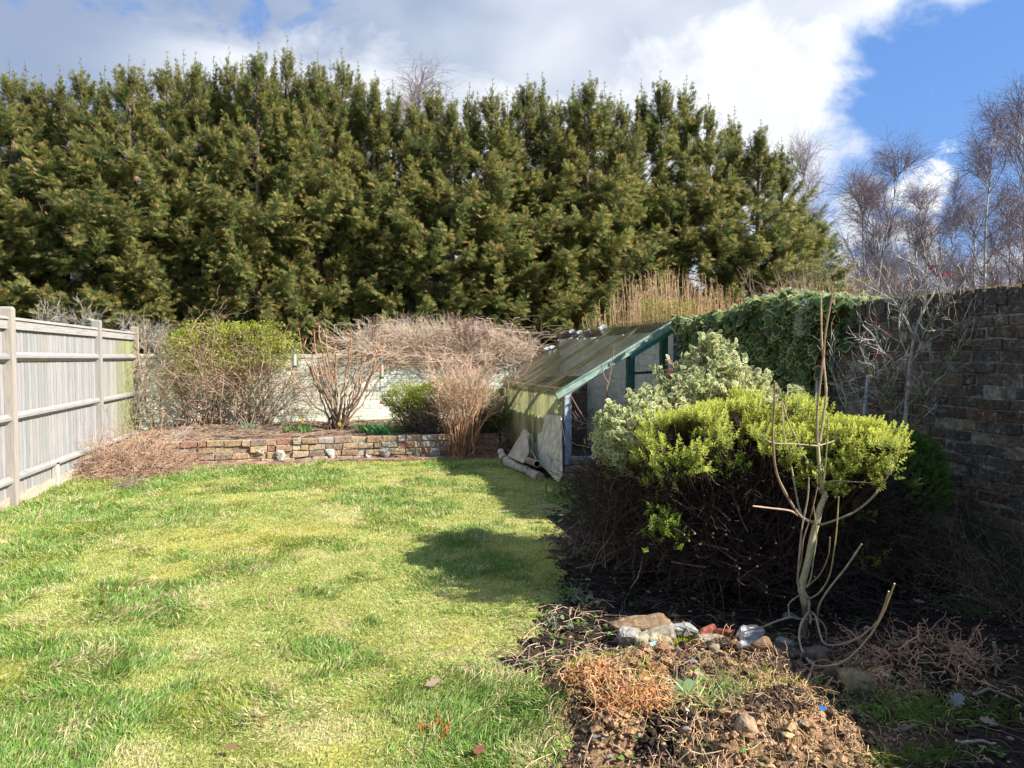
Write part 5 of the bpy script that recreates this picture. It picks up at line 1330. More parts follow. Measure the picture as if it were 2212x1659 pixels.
for x, y in reds:
    q = atD(*Z4(x, y), DD - .15 if x > 1250 else DD + .5); q[0] = min(q[0], XR - .05) if q[2] < 1.95 else q[0]; k = rs.randint(2, 6); leaves(b, rs, q + rs.normal(size=(k, 3)) * .012, rs.normal(size=(k, 3)) + [0, 0, .4], rs.uniform(.018, .042, k), .013, T_LEAF, jit(rs, (.30, .035, .03), k, .35))
sel = B1[rs.choice(len(B1), 26), -1]; leaves(b, rs, sel, rs.normal(size=sel.shape), .03, .012, T_LEAF, jit(rs, (.30, .05, .04), 26, .3))
tag(b.build('young_leaves', mleaf, ro)).matrix_parent_inverse = inv
b = MB(); P = zpath(Z4, [(1205, 1100), (1245, 670)], DD + .3, None, 4); tubes(b, P, .010, 6, (.25, .24, .24), cap=True)
tag(b.build('metal_stake', malu), 'thin grey metal stake beside the bare red leaved shrub', 'stake')
b = MB(); P = zpath(Z4, [(925, 1000), (932, 700)], DD + 1.1, None, 4); tubes(b, P, .012, 6, (.24, .25, .27), cap=True)
tag(b.build('metal_stake', malu), 'thin grey metal stake at the right edge of the ivy', 'stake')
# low wispy growth at the foot of the wall on the right
S = np.stack([rs.uniform(3.6, 4.1, 160), rs.uniform(2.9, 4.3, 160), np.full(160, .0)], -1); A = wander(rs, S, rs.normal(size=(160, 3)) * [.5, .5, .2] + [.1, 0, .9], rs.uniform(.2, .9, 160), 9, .2, (0, 0, -.03)); A[..., 0] = np.minimum(A[..., 0], XR - .02)
b = MB(); tubes(b, A, .0018, 3, jit(rs, (.17, .12, .09), 160, .3)); p, d, _ = kids(rs, A, 3, .2, 1, (.3, 1)); tubes(b, np.clip(wander(rs, p, d, .1, 3, .2), -9, XR - .015), .001, 3, (.2, .15, .1)); q = along(A, rs.uniform(.2, 1, (160, 2)))[0].reshape(-1, 3); leaves(b, rs, q, rs.normal(size=q.shape), .02, .012, T_LEAF, (.10, .17, .04))
tag(b.build('wall_weeds', mtwig), 'wispy dark weeds climbing the foot of the dark brick wall', 'weeds', kind='stuff')

# ================================================================== THE BIG BUSHES
# hebe: whorled shoots over a dome of dark twigs
def shoots(mb, rs, C, D, col0, col1, tc, nl=14, L=(.020, .030), wd=.0095, sh=.055):
    n = len(C); D = unit(D); ref = rs.normal(size=(n, 3)); s = unit(np.cross(D, ref)); u = np.cross(s, D)
    k = np.arange(nl); h = k / (nl - 1); ang = (k % 2) * np.pi / 2 + (k // 2 % 2) * np.pi + rs.uniform(0, 6.28, (n, 1))
    rad = np.cos(ang)[..., None] * s[:, None] + np.sin(ang)[..., None] * u[:, None]
    base = C[:, None] + D[:, None] * (h * sh)[None, :, None]
    tilt = (.25 + .75 * h)[None, :, None]
    LD = unit(rad * (1.1 - .75 * h[None, :, None]) + D[:, None] * tilt)
    LL = rs.uniform(*L, (n, nl)) * (1.05 - .35 * h)
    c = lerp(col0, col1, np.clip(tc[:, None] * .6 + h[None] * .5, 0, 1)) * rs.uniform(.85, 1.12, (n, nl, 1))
    leaves(mb, rs, base.reshape(-1, 3), LD.reshape(-1, 3), LL.ravel(), wd, T_LEAF, c.reshape(-1, 3), nrm=np.repeat(D, nl, 0) + rs.normal(size=(n * nl, 3)) * .15)

rs = RS(120)
hebe_c = atZ(1640, 1240); hebe_c = np.array([3.0, 4.75, 0])
hb_ = thing('hebe_bush', 'largest bush, bright yellow green foliage over a mass of bare dark twigs', 'bush', loc=tuple(hebe_c)); inv = Matrix.Translation(tuple(-hebe_c))
# domes read from the outline: (px, py) centre, radii in px, depth centre, depth radius, shoots
domes = [(1475, 985, 90, 82, 4.3, .38, 640), (1570, 940, 110, 62, 4.5, .40, 640), (1660, 910, 105, 52, 4.65, .38, 440), (1640, 990, 90, 60, 4.25, .34, 480), (1735, 985, 70, 60, 4.3, .34, 380), (1855, 985, 80, 64, 4.08, .32, 640), (1800, 1050, 60, 40, 4.02, .2, 220), (1885, 1030, 58, 38, 3.98, .24, 220), (1400, 1000, 40, 35, 4.5, .2, 70), (1450, 1065, 50, 25, 4.3, .15, 40), (1560, 1040, 70, 30, 4.25, .2, 70)]
Cs = []; Ds = []; T_ = []
for px, py, rx, ry, dc, dr, n in domes:
    n = int(n * 1.55); c = atD(px, py, dc); R = np.array([rx * K * dc / FPX, dr, ry * K * dc / FPX]); u = unit(rs.normal(size=(n, 3)) + [0, 0, .35]); u[:, 2] = np.where(u[:, 2] < -.35, -u[:, 2], u[:, 2])
    fr_ = rs.uniform(.80, 1.02, (n, 1)); lump = 1 + .15 * np.sin(u @ rs.normal(size=(3, 4)) * 4).sum(1, keepdims=True)
    q = u * lump * fr_ * R; wv_ = lambda a: a[:, 0:1] * RIGHT + a[:, 1:2] * np.array([sy, cy, 0]) + a[:, 2:3] * np.array([0, 0, 1.])
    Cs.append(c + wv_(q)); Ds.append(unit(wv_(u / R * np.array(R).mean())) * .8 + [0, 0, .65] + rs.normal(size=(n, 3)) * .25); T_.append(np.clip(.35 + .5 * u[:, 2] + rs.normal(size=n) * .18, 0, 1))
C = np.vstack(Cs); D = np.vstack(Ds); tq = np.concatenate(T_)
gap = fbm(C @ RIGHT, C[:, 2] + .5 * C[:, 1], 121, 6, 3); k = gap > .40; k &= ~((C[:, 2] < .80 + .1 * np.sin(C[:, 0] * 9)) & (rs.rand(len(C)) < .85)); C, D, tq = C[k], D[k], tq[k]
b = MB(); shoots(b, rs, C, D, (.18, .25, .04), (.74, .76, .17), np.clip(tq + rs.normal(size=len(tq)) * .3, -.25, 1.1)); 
# stray low shoots
for (x, y, n_) in [(500, 780, 26), (560, 840, 26), (540, 810, 20), (1490, 640, 60), (1470, 700, 40), (1590, 970, 10), (1330, 600, 30), (880, 470, 20), (680, 450, 40), (730, 500, 26)]:
    q = atD(*Z5(x, y), 4.15) + rs.normal(size=(n_, 3)) * [.05, .06, .045]; shoots(b, rs, q, rs.normal(size=(n_, 3)) * .5 + [0, -.2, .8], (.12, .19, .025), (.42, .52, .08), rs.rand(n_))
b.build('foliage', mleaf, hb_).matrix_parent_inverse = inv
# dark branching below
base = np.stack([rs.uniform(2.1, 3.5, 90), rs.uniform(3.9, 5.0, 90), np.full(90, .02)], -1); tgt = C[rs.choice(len(C), 90)]
def hang(rs, S, E, n=9, jitn=.04): t_ = np.linspace(0, 1, n)[None, :, None]; P = S[:, None] * (1 - t_) + E[:, None] * t_; w = np.cumsum(rs.normal(size=P.shape) * jitn, 1); w -= w[:, -1:] * t_; w[:, 0] = 0; return P + w
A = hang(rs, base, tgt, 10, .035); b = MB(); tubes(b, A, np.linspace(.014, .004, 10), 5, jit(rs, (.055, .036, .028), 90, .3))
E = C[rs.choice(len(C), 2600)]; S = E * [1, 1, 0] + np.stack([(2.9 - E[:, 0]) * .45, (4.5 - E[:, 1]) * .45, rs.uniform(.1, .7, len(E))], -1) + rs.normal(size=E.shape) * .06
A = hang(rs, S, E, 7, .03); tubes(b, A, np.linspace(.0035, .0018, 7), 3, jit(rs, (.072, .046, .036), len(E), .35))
# the cut face of twigs on the near and left side
n = 5200; fx = rs.uniform(1250, 1960, n); fy = rs.uniform(1000, 1290, n); keep = (fy - 1000 < 300 * np.clip((fx - 1180) / 220, 0, 1)) & (fy < np.interp(fx, [1250, 1400, 1700, 1850, 1960], [1160, 1230, 1300, 1290, 1200])); fx, fy = fx[keep], fy[keep]
dd = np.interp(fx, [1250, 1400, 1600, 1960], [4.7, 4.2, 4.05, 4.05]) + rs.uniform(0, .9, len(fx)); S = np.array([atD(a, c_, e) for a, c_, e in zip(fx, fy, dd)]); S[:, 2] = np.maximum(S[:, 2], .03); S[:, 0] = np.minimum(S[:, 0], XR - .05)
A = wander(rs, S, rs.normal(size=S.shape) * [1, .8, .8] + [-.3, -.3, .25], rs.uniform(.12, .42, len(S)), 7, .2, (0, 0, .02)); A[..., 2] = np.maximum(A[..., 2], .015); A[..., 0] = np.minimum(A[..., 0], XR - .03)
tubes(b, A, np.linspace(.0024, .0012, 7), 3, jit(rs, (.066, .043, .034), len(S), .5))
b.build('branches', mtwig, hb_).matrix_parent_inverse = inv
# pale ends of pruned twigs
pc_ = [Z5(*q) for q in [(795, 830), (860, 815), (868, 912), (820, 905), (793, 850), (917, 1000), (748, 1005), (862, 835), (728, 885), (910, 970), (943, 868), (1023, 1000), (1072, 1105), (1165, 1160), (1070, 1135), (1320, 1055), (1210, 800), (670, 868), (645, 835), (700, 830), (930, 1010), (985, 960), (1040, 905), (1120, 880), (880, 760)]]
for x, y in pc_:
    e = atD(x, y, 4.0 + rs.uniform(0, .1)); dv = unit(np.array([rs.normal() * .25 - .1, -1, .15 + rs.normal() * .2])); b = MB(); tubes(b, np.array([e - dv * .22, e, e + dv * .0015])[None], .0055, 7, np.array([[(.10, .07, .05), (.10, .07, .05), (.6, .45, .28)]]), cap=(.62, .46, .28)); b.build('pruned_stub', mstem, hb_).matrix_parent_inverse = inv

# darker evergreen at the right end
leafq = thing('evergreen_bush', 'rounded mid green hebe at the right end of the big bush, close to the wall', 'bush', loc=(3.75, 4.0, 0)); inv = Matrix.Translation((-3.75, -4.0, 0))
b = MB(); Cs = []; Ds = []
for px, py, rx, ry, dc, dr, n in [(1950, 1010, 75, 65, 4.75, .22, 620), (1975, 1050, 58, 50, 4.6, .2, 420), (1915, 985, 50, 35, 4.9, .2, 260)]:
    c = atD(px, py, dc); R = np.array([rx * K * dc / FPX, dr, ry * K * dc / FPX]); u = unit(rs.normal(size=(n, 3)) + [0, 0, .3]); Cs.append(c + wv_(u * R * rs.uniform(.8, 1.02, (n, 1)))); Ds.append(wv_(u) + [0, 0, .5])
C2 = np.vstack(Cs); D2 = np.vstack(Ds); k = C2[:, 0] < XR - .04; C2, D2 = C2[k], D2[k]; shoots(b, rs, C2, D2, (.05, .12, .02), (.16, .30, .05), rs.rand(len(C2)), wd=.009)
b.build('foliage', mleaf, leafq).matrix_parent_inverse = inv
E = C2[rs.choice(len(C2), 300)]; b = MB(); tubes(b, hang(rs, np.array([3.7, 4.15, .02]) + rs.normal(size=E.shape) * [.12, .12, 0], E, 7, .03), np.linspace(.008, .002, 7), 4, (.09, .06, .045)); b.build('branches', mtwig, leafq).matrix_parent_inverse = inv

# variegated euonymus
rs = RS(125)
eu = thing('variegated_bush', 'cream and grey green variegated bush in front of the greenhouse gable, left of the hebe', 'bush', loc=(2.85, 5.9, 0)); inv = Matrix.Translation((-2.85, -5.9, 0))
Cs = []; 
for px, py, rx, ry, dc, dr, n in [(1545, 800, 45, 55, 5.2, .28, 330), (1590, 850, 55, 55, 5.05, .30, 420), (1500, 850, 60, 45, 5.1, .30, 420), (1440, 880, 65, 40, 5.0, .30, 480), (1370, 930, 74, 45, 4.85, .30, 620), (1340, 965, 48, 38, 4.75, .25, 300), (1440, 930, 75, 40, 4.8, .30, 420), (1620, 880, 50, 40, 5.0, .3, 240), (1400, 985, 50, 25, 4.65, .2, 130)]:
    c = atD(px, py, dc); R = np.array([rx * K * dc / FPX, dr, ry * K * dc / FPX]); n = int(n * .62); u = unit(rs.normal(size=(n, 3))) * rs.uniform(.55, 1.08, (n, 1)); lump = 1 + .12 * np.sin(u @ rs.normal(size=(3, 3)) * 5).sum(1, keepdims=True); Cs.append(c + wv_(u * lump * R))
for px, py, n in [(1710, 862, 9), (1722, 868, 6), (1415, 1010, 6), (1410, 1030, 6), (1490, 1045, 8), (1480, 1035, 7), (1525, 745, 12), (1545, 735, 8), (1570, 760, 10), (1465, 800, 10), (1440, 830, 10)]:
    Cs.append(atD(px, py, 4.6 if py > 850 else 5.15) + rs.normal(size=(n, 3)) * .04)
C3 = np.vstack(Cs); nl = 9; out = unit(C3 - np.array([2.45, 4.8, .3])); D3 = unit(out * .6 + rs.normal(size=C3.shape) * .5 + [0, 0, .35])
q = C3[:, None] + D3[:, None] * rs.uniform(-.09, .05, (len(C3), nl, 1)); LD = unit(D3[:, None] * .5 + rs.normal(size=q.shape) * .75); q = q.reshape(-1, 3); LD = LD.reshape(-1, 3)
n = len(q); tint_ = rs.rand(n); b = MB(); leaves(b, rs, q, LD, rs.uniform(.032, .056, n), rs.uniform(.034, .050, n), T_EUO, lerp((.16, .25, .08), (.46, .52, .22), tint_ ** 1.5), nrm=rs.normal(size=(n, 3)) * .7 + [-.1, -.3, .8], rim=jit(rs, (.90, .83, .50), n, .12))
b.build('leaves', mleaf, eu).matrix_parent_inverse = inv
E = C3[rs.choice(len(C3), 700)]; S = np.array([2.5, 4.8, .05]) + rs.normal(size=E.shape) * [.3, .25, 0]; b = MB(); tubes(b, hang(rs, S, E, 8, .035), np.linspace(.006, .002, 8), 4, jit(rs, (.22, .15, .10), 700, .3))
n = 1500; S = np.stack([rs.uniform(1.85, 2.8, n), rs.uniform(4.3, 5.3, n), rs.uniform(.1, .7, n)], -1); A = wander(rs, S, rs.normal(size=S.shape) + [-.4, -.4, .2], rs.uniform(.15, .4, n), 6, .2); A[..., 2] = np.maximum(A[..., 2], .02); tubes(b, A, .0018, 3, jit(rs, (.09, .06, .045), n, .4))
b.build('branches', mtwig, eu).matrix_parent_inverse = inv
# pink young leaves + bud spike on it
b = MB()
for x, y, n in [(1475, 590, 8), (1480, 560, 5), (1485, 640, 6), (1480, 690, 6), (1740, 480, 9), (1780, 420, 6), (1830, 425, 6)]:
    q = atD(*Z3(x, y), 5.15) + rs.normal(size=(n, 3)) * .02; leaves(b, rs, q, rs.normal(size=q.shape) + [0, 0, .5], .04, .025, T_LEAF, jit(rs, (.48, .26, .22), n, .2))
b.build('pink_leaves', mleaf, eu).matrix_parent_inverse = inv

# ================================================================== THE LOPPED SAPLING
rs = RS(130)
sb = atZ(*Z5(1262, 1385)); sap = thing('lopped_sapling', 'bare lopped sapling with smooth olive trunk and upcurved cut branches', 'sapling', loc=(sb[0], sb[1], 0)); inv = Matrix.Translation((-sb[0], -sb[1], 0)); D0 = 3.82
tr_ = zpath(Z5, [(1262, 1400), (1268, 1330), (1275, 1240), (1262, 1150), (1252, 1110), (1290, 960), (1310, 850), (1335, 760), (1350, 690), (1374, 630), (1358, 590), (1345, 480), (1338, 380), (1345, 345)], D0, D0 + .06, 40); tr_[0, 2] = -.03
Rt = np.interp(np.linspace(0, 1, 40), [0, .12, .2, .28, .5, .7, .8, 1], [.019, .015, .022, .020, .0175, .015, .010, .0078]); Rt = Rt * (1 + .05 * np.sin(np.arange(40) * 1.7))
cl_ = lerp((.17, .12, .07), (.47, .41, .23), sstep(np.linspace(0, 1, 40), .17, .22)); b = MB(); tubes(b, tr_, Rt, 12, cl_[None])
mbk = mat('sapling_bark', .6, noise=(26, .22), bump=(40, .5, .003), spec=.35, tint=[((.17, .14, .08), 18, .60, .70, .6)])
b.build('trunk', mbk, sap, smooth=True).matrix_parent_inverse = inv
LA = [  # zoom, points, r0, r1, colour base, colour tip, depth start/end
 (Z4, [(932, 1110), (930, 950), (935, 850), (965, 600), (985, 400), (1025, 170)], .0075, .0055, (.34, .28, .20), (.42, .22, .14), D0 + .05, D0 - .05),
 (Z4, [(948, 1080), (970, 930), (987, 780), (975, 620), (960, 450), (955, 190)], .0085, .005, (.34, .30, .17), (.50, .33, .18), D0 + .05, D0 + .1),
 (Z5, [(1318, 775), (1290, 765), (1250, 745), (1190, 660), (1130, 540), (1110, 440), (1102, 300), (1110, 180), (1112, 40)], .010, .005, (.34, .28, .17), (.34, .20, .14), D0 + .03, D0 - .25),
 (Z5, [(1255, 745), (1230, 735), (1190, 712), (1100, 700), (1000, 688)], .007, .0045, (.38, .30, .2), (.50, .30, .22), D0 + .02, D0 - .25),
 (Z5, [(1258, 748), (1240, 700), (1215, 570), (1190, 430), (1160, 300), (1150, 145)], .007, .004, (.36, .31, .2), (.36, .26, .18), D0, D0 + .25),
 (Z5, [(1338, 488), (1320, 490), (1290, 470), (1230, 350), (1180, 240), (1155, 150)], .006, .0045, (.32, .27, .17), (.30, .20, .14), D0 + .05, D0 + .3),
 (Z5, [(1335, 378), (1320, 375), (1200, 365), (1110, 362), (1065, 340), (1040, 310)], .0042, .003, (.36, .30, .2), (.36, .29, .2), D0 + .05, D0 - .2),
 (Z5, [(1345, 374), (1420, 350), (1500, 310), (1560, 275)], .0045, .003, (.34, .27, .18), (.34, .26, .18), D0 + .05, D0 + .3),
 (Z5, [(1330, 775), (1350, 785), (1430, 760), (1540, 710), (1640, 620), (1700, 530), (1730, 440)], .008, .0045, (.34, .27, .17), (.34, .22, .16), D0 + .03, D0 - .15),
 (Z5, [(1360, 622), (1345, 610), (1332, 560), (1328, 520)], .005, .004, (.34, .28, .18), (.3, .2, .15), D0 + .03, D0 - .05),
 (Z5, [(1362, 585), (1380, 570), (1420, 558), (1520, 562), (1610, 568)], .0045, .003, (.34, .28, .18), (.40, .32, .2), D0 + .05, D0 - .1),
 (Z5, [(1240, 1110), (1232, 1080), (1240, 950), (1255, 800), (1270, 720), (1285, 640), (1290, 540)], .006, .004, (.40, .33, .22), (.46, .36, .28), D0 - .03, D0 - .12),
 (Z5, [(1275, 1108), (1300, 1090), (1350, 1040), (1390, 950), (1400, 850)], .004, .003, (.36, .31, .16), (.36, .26, .14), D0 - .02, D0 - .2),
 (Z5, [(1285, 1165), (1300, 1165), (1350, 1130), (1400, 1040), (1430, 850), (1445, 640)], .006, .0035, (.36, .31, .16), (.42, .34, .14), D0, D0 - .15),
 (Z5, [(1335, 1270), (1345, 1200), (1400, 1110), (1480, 1010), (1565, 885)], .006, .0055, (.36, .31, .18), (.42, .33, .2), D0 - .05, D0 - .25),
 (Z5, [(1296, 1235), (1285, 1243), (1250, 1300), (1240, 1370), (1260, 1450), (1310, 1510), (1380, 1518), (1480, 1490), (1600, 1370), (1680, 1230), (1735, 1090)], .0072, .0038, (.38, .34, .22), (.44, .34, .2), D0 - .02, 2.85),
 (Z5, [(1293, 1235), (1325, 1260), (1345, 1340), (1370, 1400), (1440, 1408), (1550, 1370), (1650, 1280), (1705, 1130)], .0066, .0042, (.38, .33, .22), (.40, .26, .18), D0 - .02, 3.2),
 (Z5, [(1290, 1240), (1292, 1190), (1285, 1158)], .008, .007, (.38, .33, .22), (.38, .33, .2), D0 - .02, D0 - .02),
 (Z5, [(1295, 1245), (1300, 1270), (1296, 1295)], .007, .006, (.38, .33, .22), (.5, .42, .3), D0 - .03, D0 - .05),
 (Z5, [(1285, 1275), (1230, 1272), (1190, 1265), (1110, 1290), (1040, 1318), (980, 1320)], .0065, .005, (.38, .31, .22), (.46, .30, .2), D0 - .02, D0 - .2),
 (Z5, [(1300, 1275), (1350, 1280), (1380, 1340), (1375, 1430)], .005, .003, (.36, .26, .18), (.36, .22, .16), D0 - .02, D0 - .1),
 (Z5, [(1362, 600), (1375, 480), (1385, 350), (1390, 220)], .005, .0035, (.36, .31, .15), (.40, .30, .15), D0 - .02, D0 - .05),
 (Z5, [(1278, 1108), (1300, 1060), (1315, 960), (1330, 830), (1315, 690)], .005, .003, (.38, .34, .17), (.36, .32, .13), D0 - .04, D0 - .1),
 (Z5, [(1245, 1100), (1230, 1060), (1250, 980), (1262, 860), (1300, 740), (1335, 590)], .004, .003, (.34, .22, .14), (.34, .2, .13), D0 - .04, D0 - .1),
 (Z5, [(1240, 1150), (1190, 1190), (1185, 1230), (1190, 1262)], .004, .003, (.36, .30, .16), (.36, .28, .16), D0 - .02, D0 - .1)]
for Zf, pts, r0, r1, c0, c1, da, db in LA:
    P = zpath(Zf, pts, da, db, 22); P[:, 2] = np.maximum(P[:, 2], .012); t_ = np.linspace(0, 1, 22); R_ = (r0 + (r1 - r0) * t_) * .84; R_[4::5] *= 1.28; R_[0] *= 1.25
    b = MB(); tubes(b, P, R_, 8, lerp(c0, c1, t_)[None], cap=(.62, .50, .36)); b.build('branch', mbk, sap, smooth=False).matrix_parent_inverse = inv

# ================================================================== STONES, SPOIL AND ROOTS
rs = RS(140)
def stone(x, y, w, h, dep, col, label, seed, rot=0, name='stone', m=None, sink=.08, boxy=.55, grp='stones round the spoil heap'):
    q = atZ(*ZB(x, y), .02); z = float(gz(q[0], q[1]))
    o = hull(name, RS(seed), (w * .80, dep * .75, h * .85), m or mstone, col, None, (q[0], q[1], z - h * sink), rot - YAW, boxy=boxy)
    return tag(o, label, 'stone', grp)
stone(460, 455, .43, .10, .18, (.27, .18, .105), 'flat tan brown slab, largest stone at the back left of the heap', 301, .05, boxy=.35)
stone(590, 560, .30, .12, .18, (.26, .23, .17), 'wide grey brown stone just in front of the tan slab', 302, .1, boxy=.4)
stone(800, 500, .31, .09, .12, (.34, .35, .32), 'long rounded pale grey stone right of the tan slab', 303, .15, boxy=.8)
stone(345, 530, .22, .11, .14, (.30, .28, .24), 'lumpy grey stone below the left end of the tan slab', 304)
stone(350, 600, .15, .11, .12, (.33, .31, .28), 'broken flint with a dark face at the left end of the row', 305)
stone(480, 615, .12, .11, .10, (.40, .37, .26), 'pale stone with moss on top, third from the left in the front row', 306)
stone(580, 610, .09, .10, .08, (.50, .44, .28), 'small yellowish stone beside the mossy pale stone', 307)
stone(660, 615, .12, .10, .10, (.46, .35, .20), 'small tan stone with a pitted face, centre of the front row', 308)
stone(640, 630, .13, .06, .08, (.52, .48, .26), 'low yellow mossy stone at the very front of the row', 309)
stone(1060, 585, .22, .07, .14, (.34, .30, .22), 'flat olive brown stone under the red brick shards', 311)
stone(1400, 590, .20, .16, .17, (.55, .54, .50), 'white chalky stone, brightest of the stones', 312, .2)
stone(1370, 640, .14, .07, .10, (.55, .54, .50), 'pale grey stone lying under the white chalky stone', 313)
stone(1700, 615, .12, .07, .14, (.33, .34, .33), 'thin pale grey shard standing right of the white stone', 314, .6)
stone(1480, 740, .15, .14, .13, (.20, .125, .07), 'square brown broken stone below the white one', 315, boxy=.35)
stone(1690, 760, .26, .08, .26, (.10, .07, .048), 'big dark brown slab tilted towards the viewer right of the square stone', 316, .5, boxy=.4)
stone(1950, 730, .20, .12, .16, (.17, .13, .09), 'dark angular stone behind the curved cut branch', 317)
stone(1740, 340, .13, .05, .09, (.26, .25, .23), 'smooth oval grey stone in the shade behind the sapling', 318, boxy=.9)
stone(2010, 780, .09, .08, .08, (.22, .15, .09), 'small brown stone inside the loop of the curved branch', 319)
def stoneR(x, y, *a, **k):
    dx, dy = ZR(x, y); return stone((dx * 1.736 - 2200) * 2.272, (dy * 1.736 - 2150) * 2.272, *a, **k)
stoneR(350, 1150, .21, .13, .15, (.30, .23, .12), 'yellow ochre stone left of the big root ball in shade', 320, boxy=.4)
stoneR(190, 1110, .11, .10, .1, (.17, .13, .09), 'brown stone left of the yellow ochre stone', 321)
stoneR(1260, 990, .06, .06, .06, (.2, .2, .22), 'small grey stone in the shade near the right edge', 322)
stone(1340, 1540, .12, .10, .10, (.38, .27, .17), 'pinkish brown lump of rock low on the sunlit spoil heap', 323, sink=.2)
stone(1890, 1300, .07, .05, .06, (.44, .32, .18), 'small tan pebble at the right of the sunlit spoil heap', 324)
stone(1080, 700, .08, .09, .07, (.30, .25, .17), 'rounded brown pebble on top of the spoil heap', 325, boxy=.8)
stone(775, 800, .05, .04, .05, (.22, .21, .2), 'small dark grey pebble on the left slope of the heap', 326, boxy=.9)
stone(690, 700, .10, .05, .07, (.34, .24, .15), 'flat brown stone on the upper left of the heap', 327)
stone(950, 1090, .08, .05, .06, (.50, .38, .24), 'pale tan stone in the middle of the heap', 328)
# red brick shards
for k, (x, y, w, h, r_, lb) in enumerate([(1040, 545, .15, .10, .5, 'red brick shard standing on edge, left of the pair'), (1190, 560, .17, .08, -.4, 'red brick shard leaning to the right, beside the other shard')]):
    stone(x, y, w, h, .045, (.26, .075, .045), lb, 330 + k, r_, name='brick_shard', boxy=.35, sink=.05, grp='red brick shards')

# clods, chips and roots on the heap
def onpile(n, rs, spread=1.0):
    k = rs.choice(len(PILE), n, p=np.array([5, 1.6, 1.6, 1.1, 1.1, 1.0]) / 11.4); c = np.array([PILE[i][0][:2] for i in k]); r = np.array([PILE[i][1:3] for i in k]); return c + rs.normal(size=(n, 2)) * r * .62 * spread
def blobs(mb, rs, XY, S, col, lift=.3, flat=.75):
    """many small irregular lumps: jittered octahedra cut once"""
    base = unit(np.array([[1, 0, 0], [-1, 0, 0], [0, 1, 0], [0, -1, 0], [0, 0, 1], [0, 0, -1], [1, 1, .6], [-1, 1, .6], [1, -1, .6], [-1, -1, .6]], float))
    f = np.array([[0, 6, 8], [1, 9, 7], [2, 7, 6], [3, 8, 9], [4, 8, 6], [4, 6, 7], [4, 7, 9], [4, 9, 8], [0, 5, 6], [2, 6, 5], [2, 5, 7], [1, 7, 5], [1, 5, 9], [3, 9, 5], [3, 5, 8], [0, 8, 5]])
    n = len(XY); V = base[None] * (1 + rs.normal(size=(n, 10, 1)) * .22); V = V * S[:, None, None] * np.array([1, 1, flat]) * rs.uniform(.7, 1.3, (n, 1, 3)); a = rs.uniform(0, 6.28, n); ca, sa = np.cos(a)[:, None], np.sin(a)[:, None]
    V = np.stack([V[..., 0] * ca - V[..., 1] * sa, V[..., 0] * sa + V[..., 1] * ca, V[..., 2]], -1); Z = gz(XY[:, 0], XY[:, 1]); V += np.concatenate([XY, (Z + S * lift)[:, None]], 1)[:, None]
    mb.add(V.reshape(-1, 3), (np.arange(n)[:, None, None] * 10 + f[None]).reshape(-1, 3), np.repeat(col, 10, 0))
rs = RS(141)
n = 7000; XY = np.vstack([onpile(n, rs), np.stack([rs.uniform(.7, 4.1, 6000), rs.uniform(1.6, 5.6, 6000)], -1)]); XY = XY[(soilmask(XY[:, 0], XY[:, 1]) > .5) & (XY[:, 0] < XR - .05)]
cl2 = soilcol(XY[:, 0], XY[:, 1]) * rs.uniform(.7, 2.0, (len(XY), 1)); b = MB(); blobs(b, rs, XY, np.minimum(rs.exponential(.0055, len(XY)) + .0035, .022), cl2)
tag(b.build('soil_crumbs', mat('soil')), 'crumbs and clods of dug soil over the border and the spoil heap', 'soil clods', kind='stuff')
n = 900; XY = np.vstack([onpile(1100, rs), np.stack([rs.uniform(.7, 4.1, n), rs.uniform(1.7, 5.6, n)], -1)]); XY = XY[(soilmask(XY[:, 0], XY[:, 1]) > .5) & (XY[:, 0] < XR - .05)]
b = MB(); blobs(b, rs, XY, rs.exponential(.003, len(XY)) + .003, pick(rs, len(XY), [(.34, .27, .19), (.32, .22, .12), (.22, .2, .18), (.44, .31, .15)], [.3, .3, .25, .15]), lift=.8)
tag(b.build('gravel_chips', mat('chips', .8, noise=None)), 'tiny pale stone chips scattered over the dug soil', 'stone chips', kind='stuff')


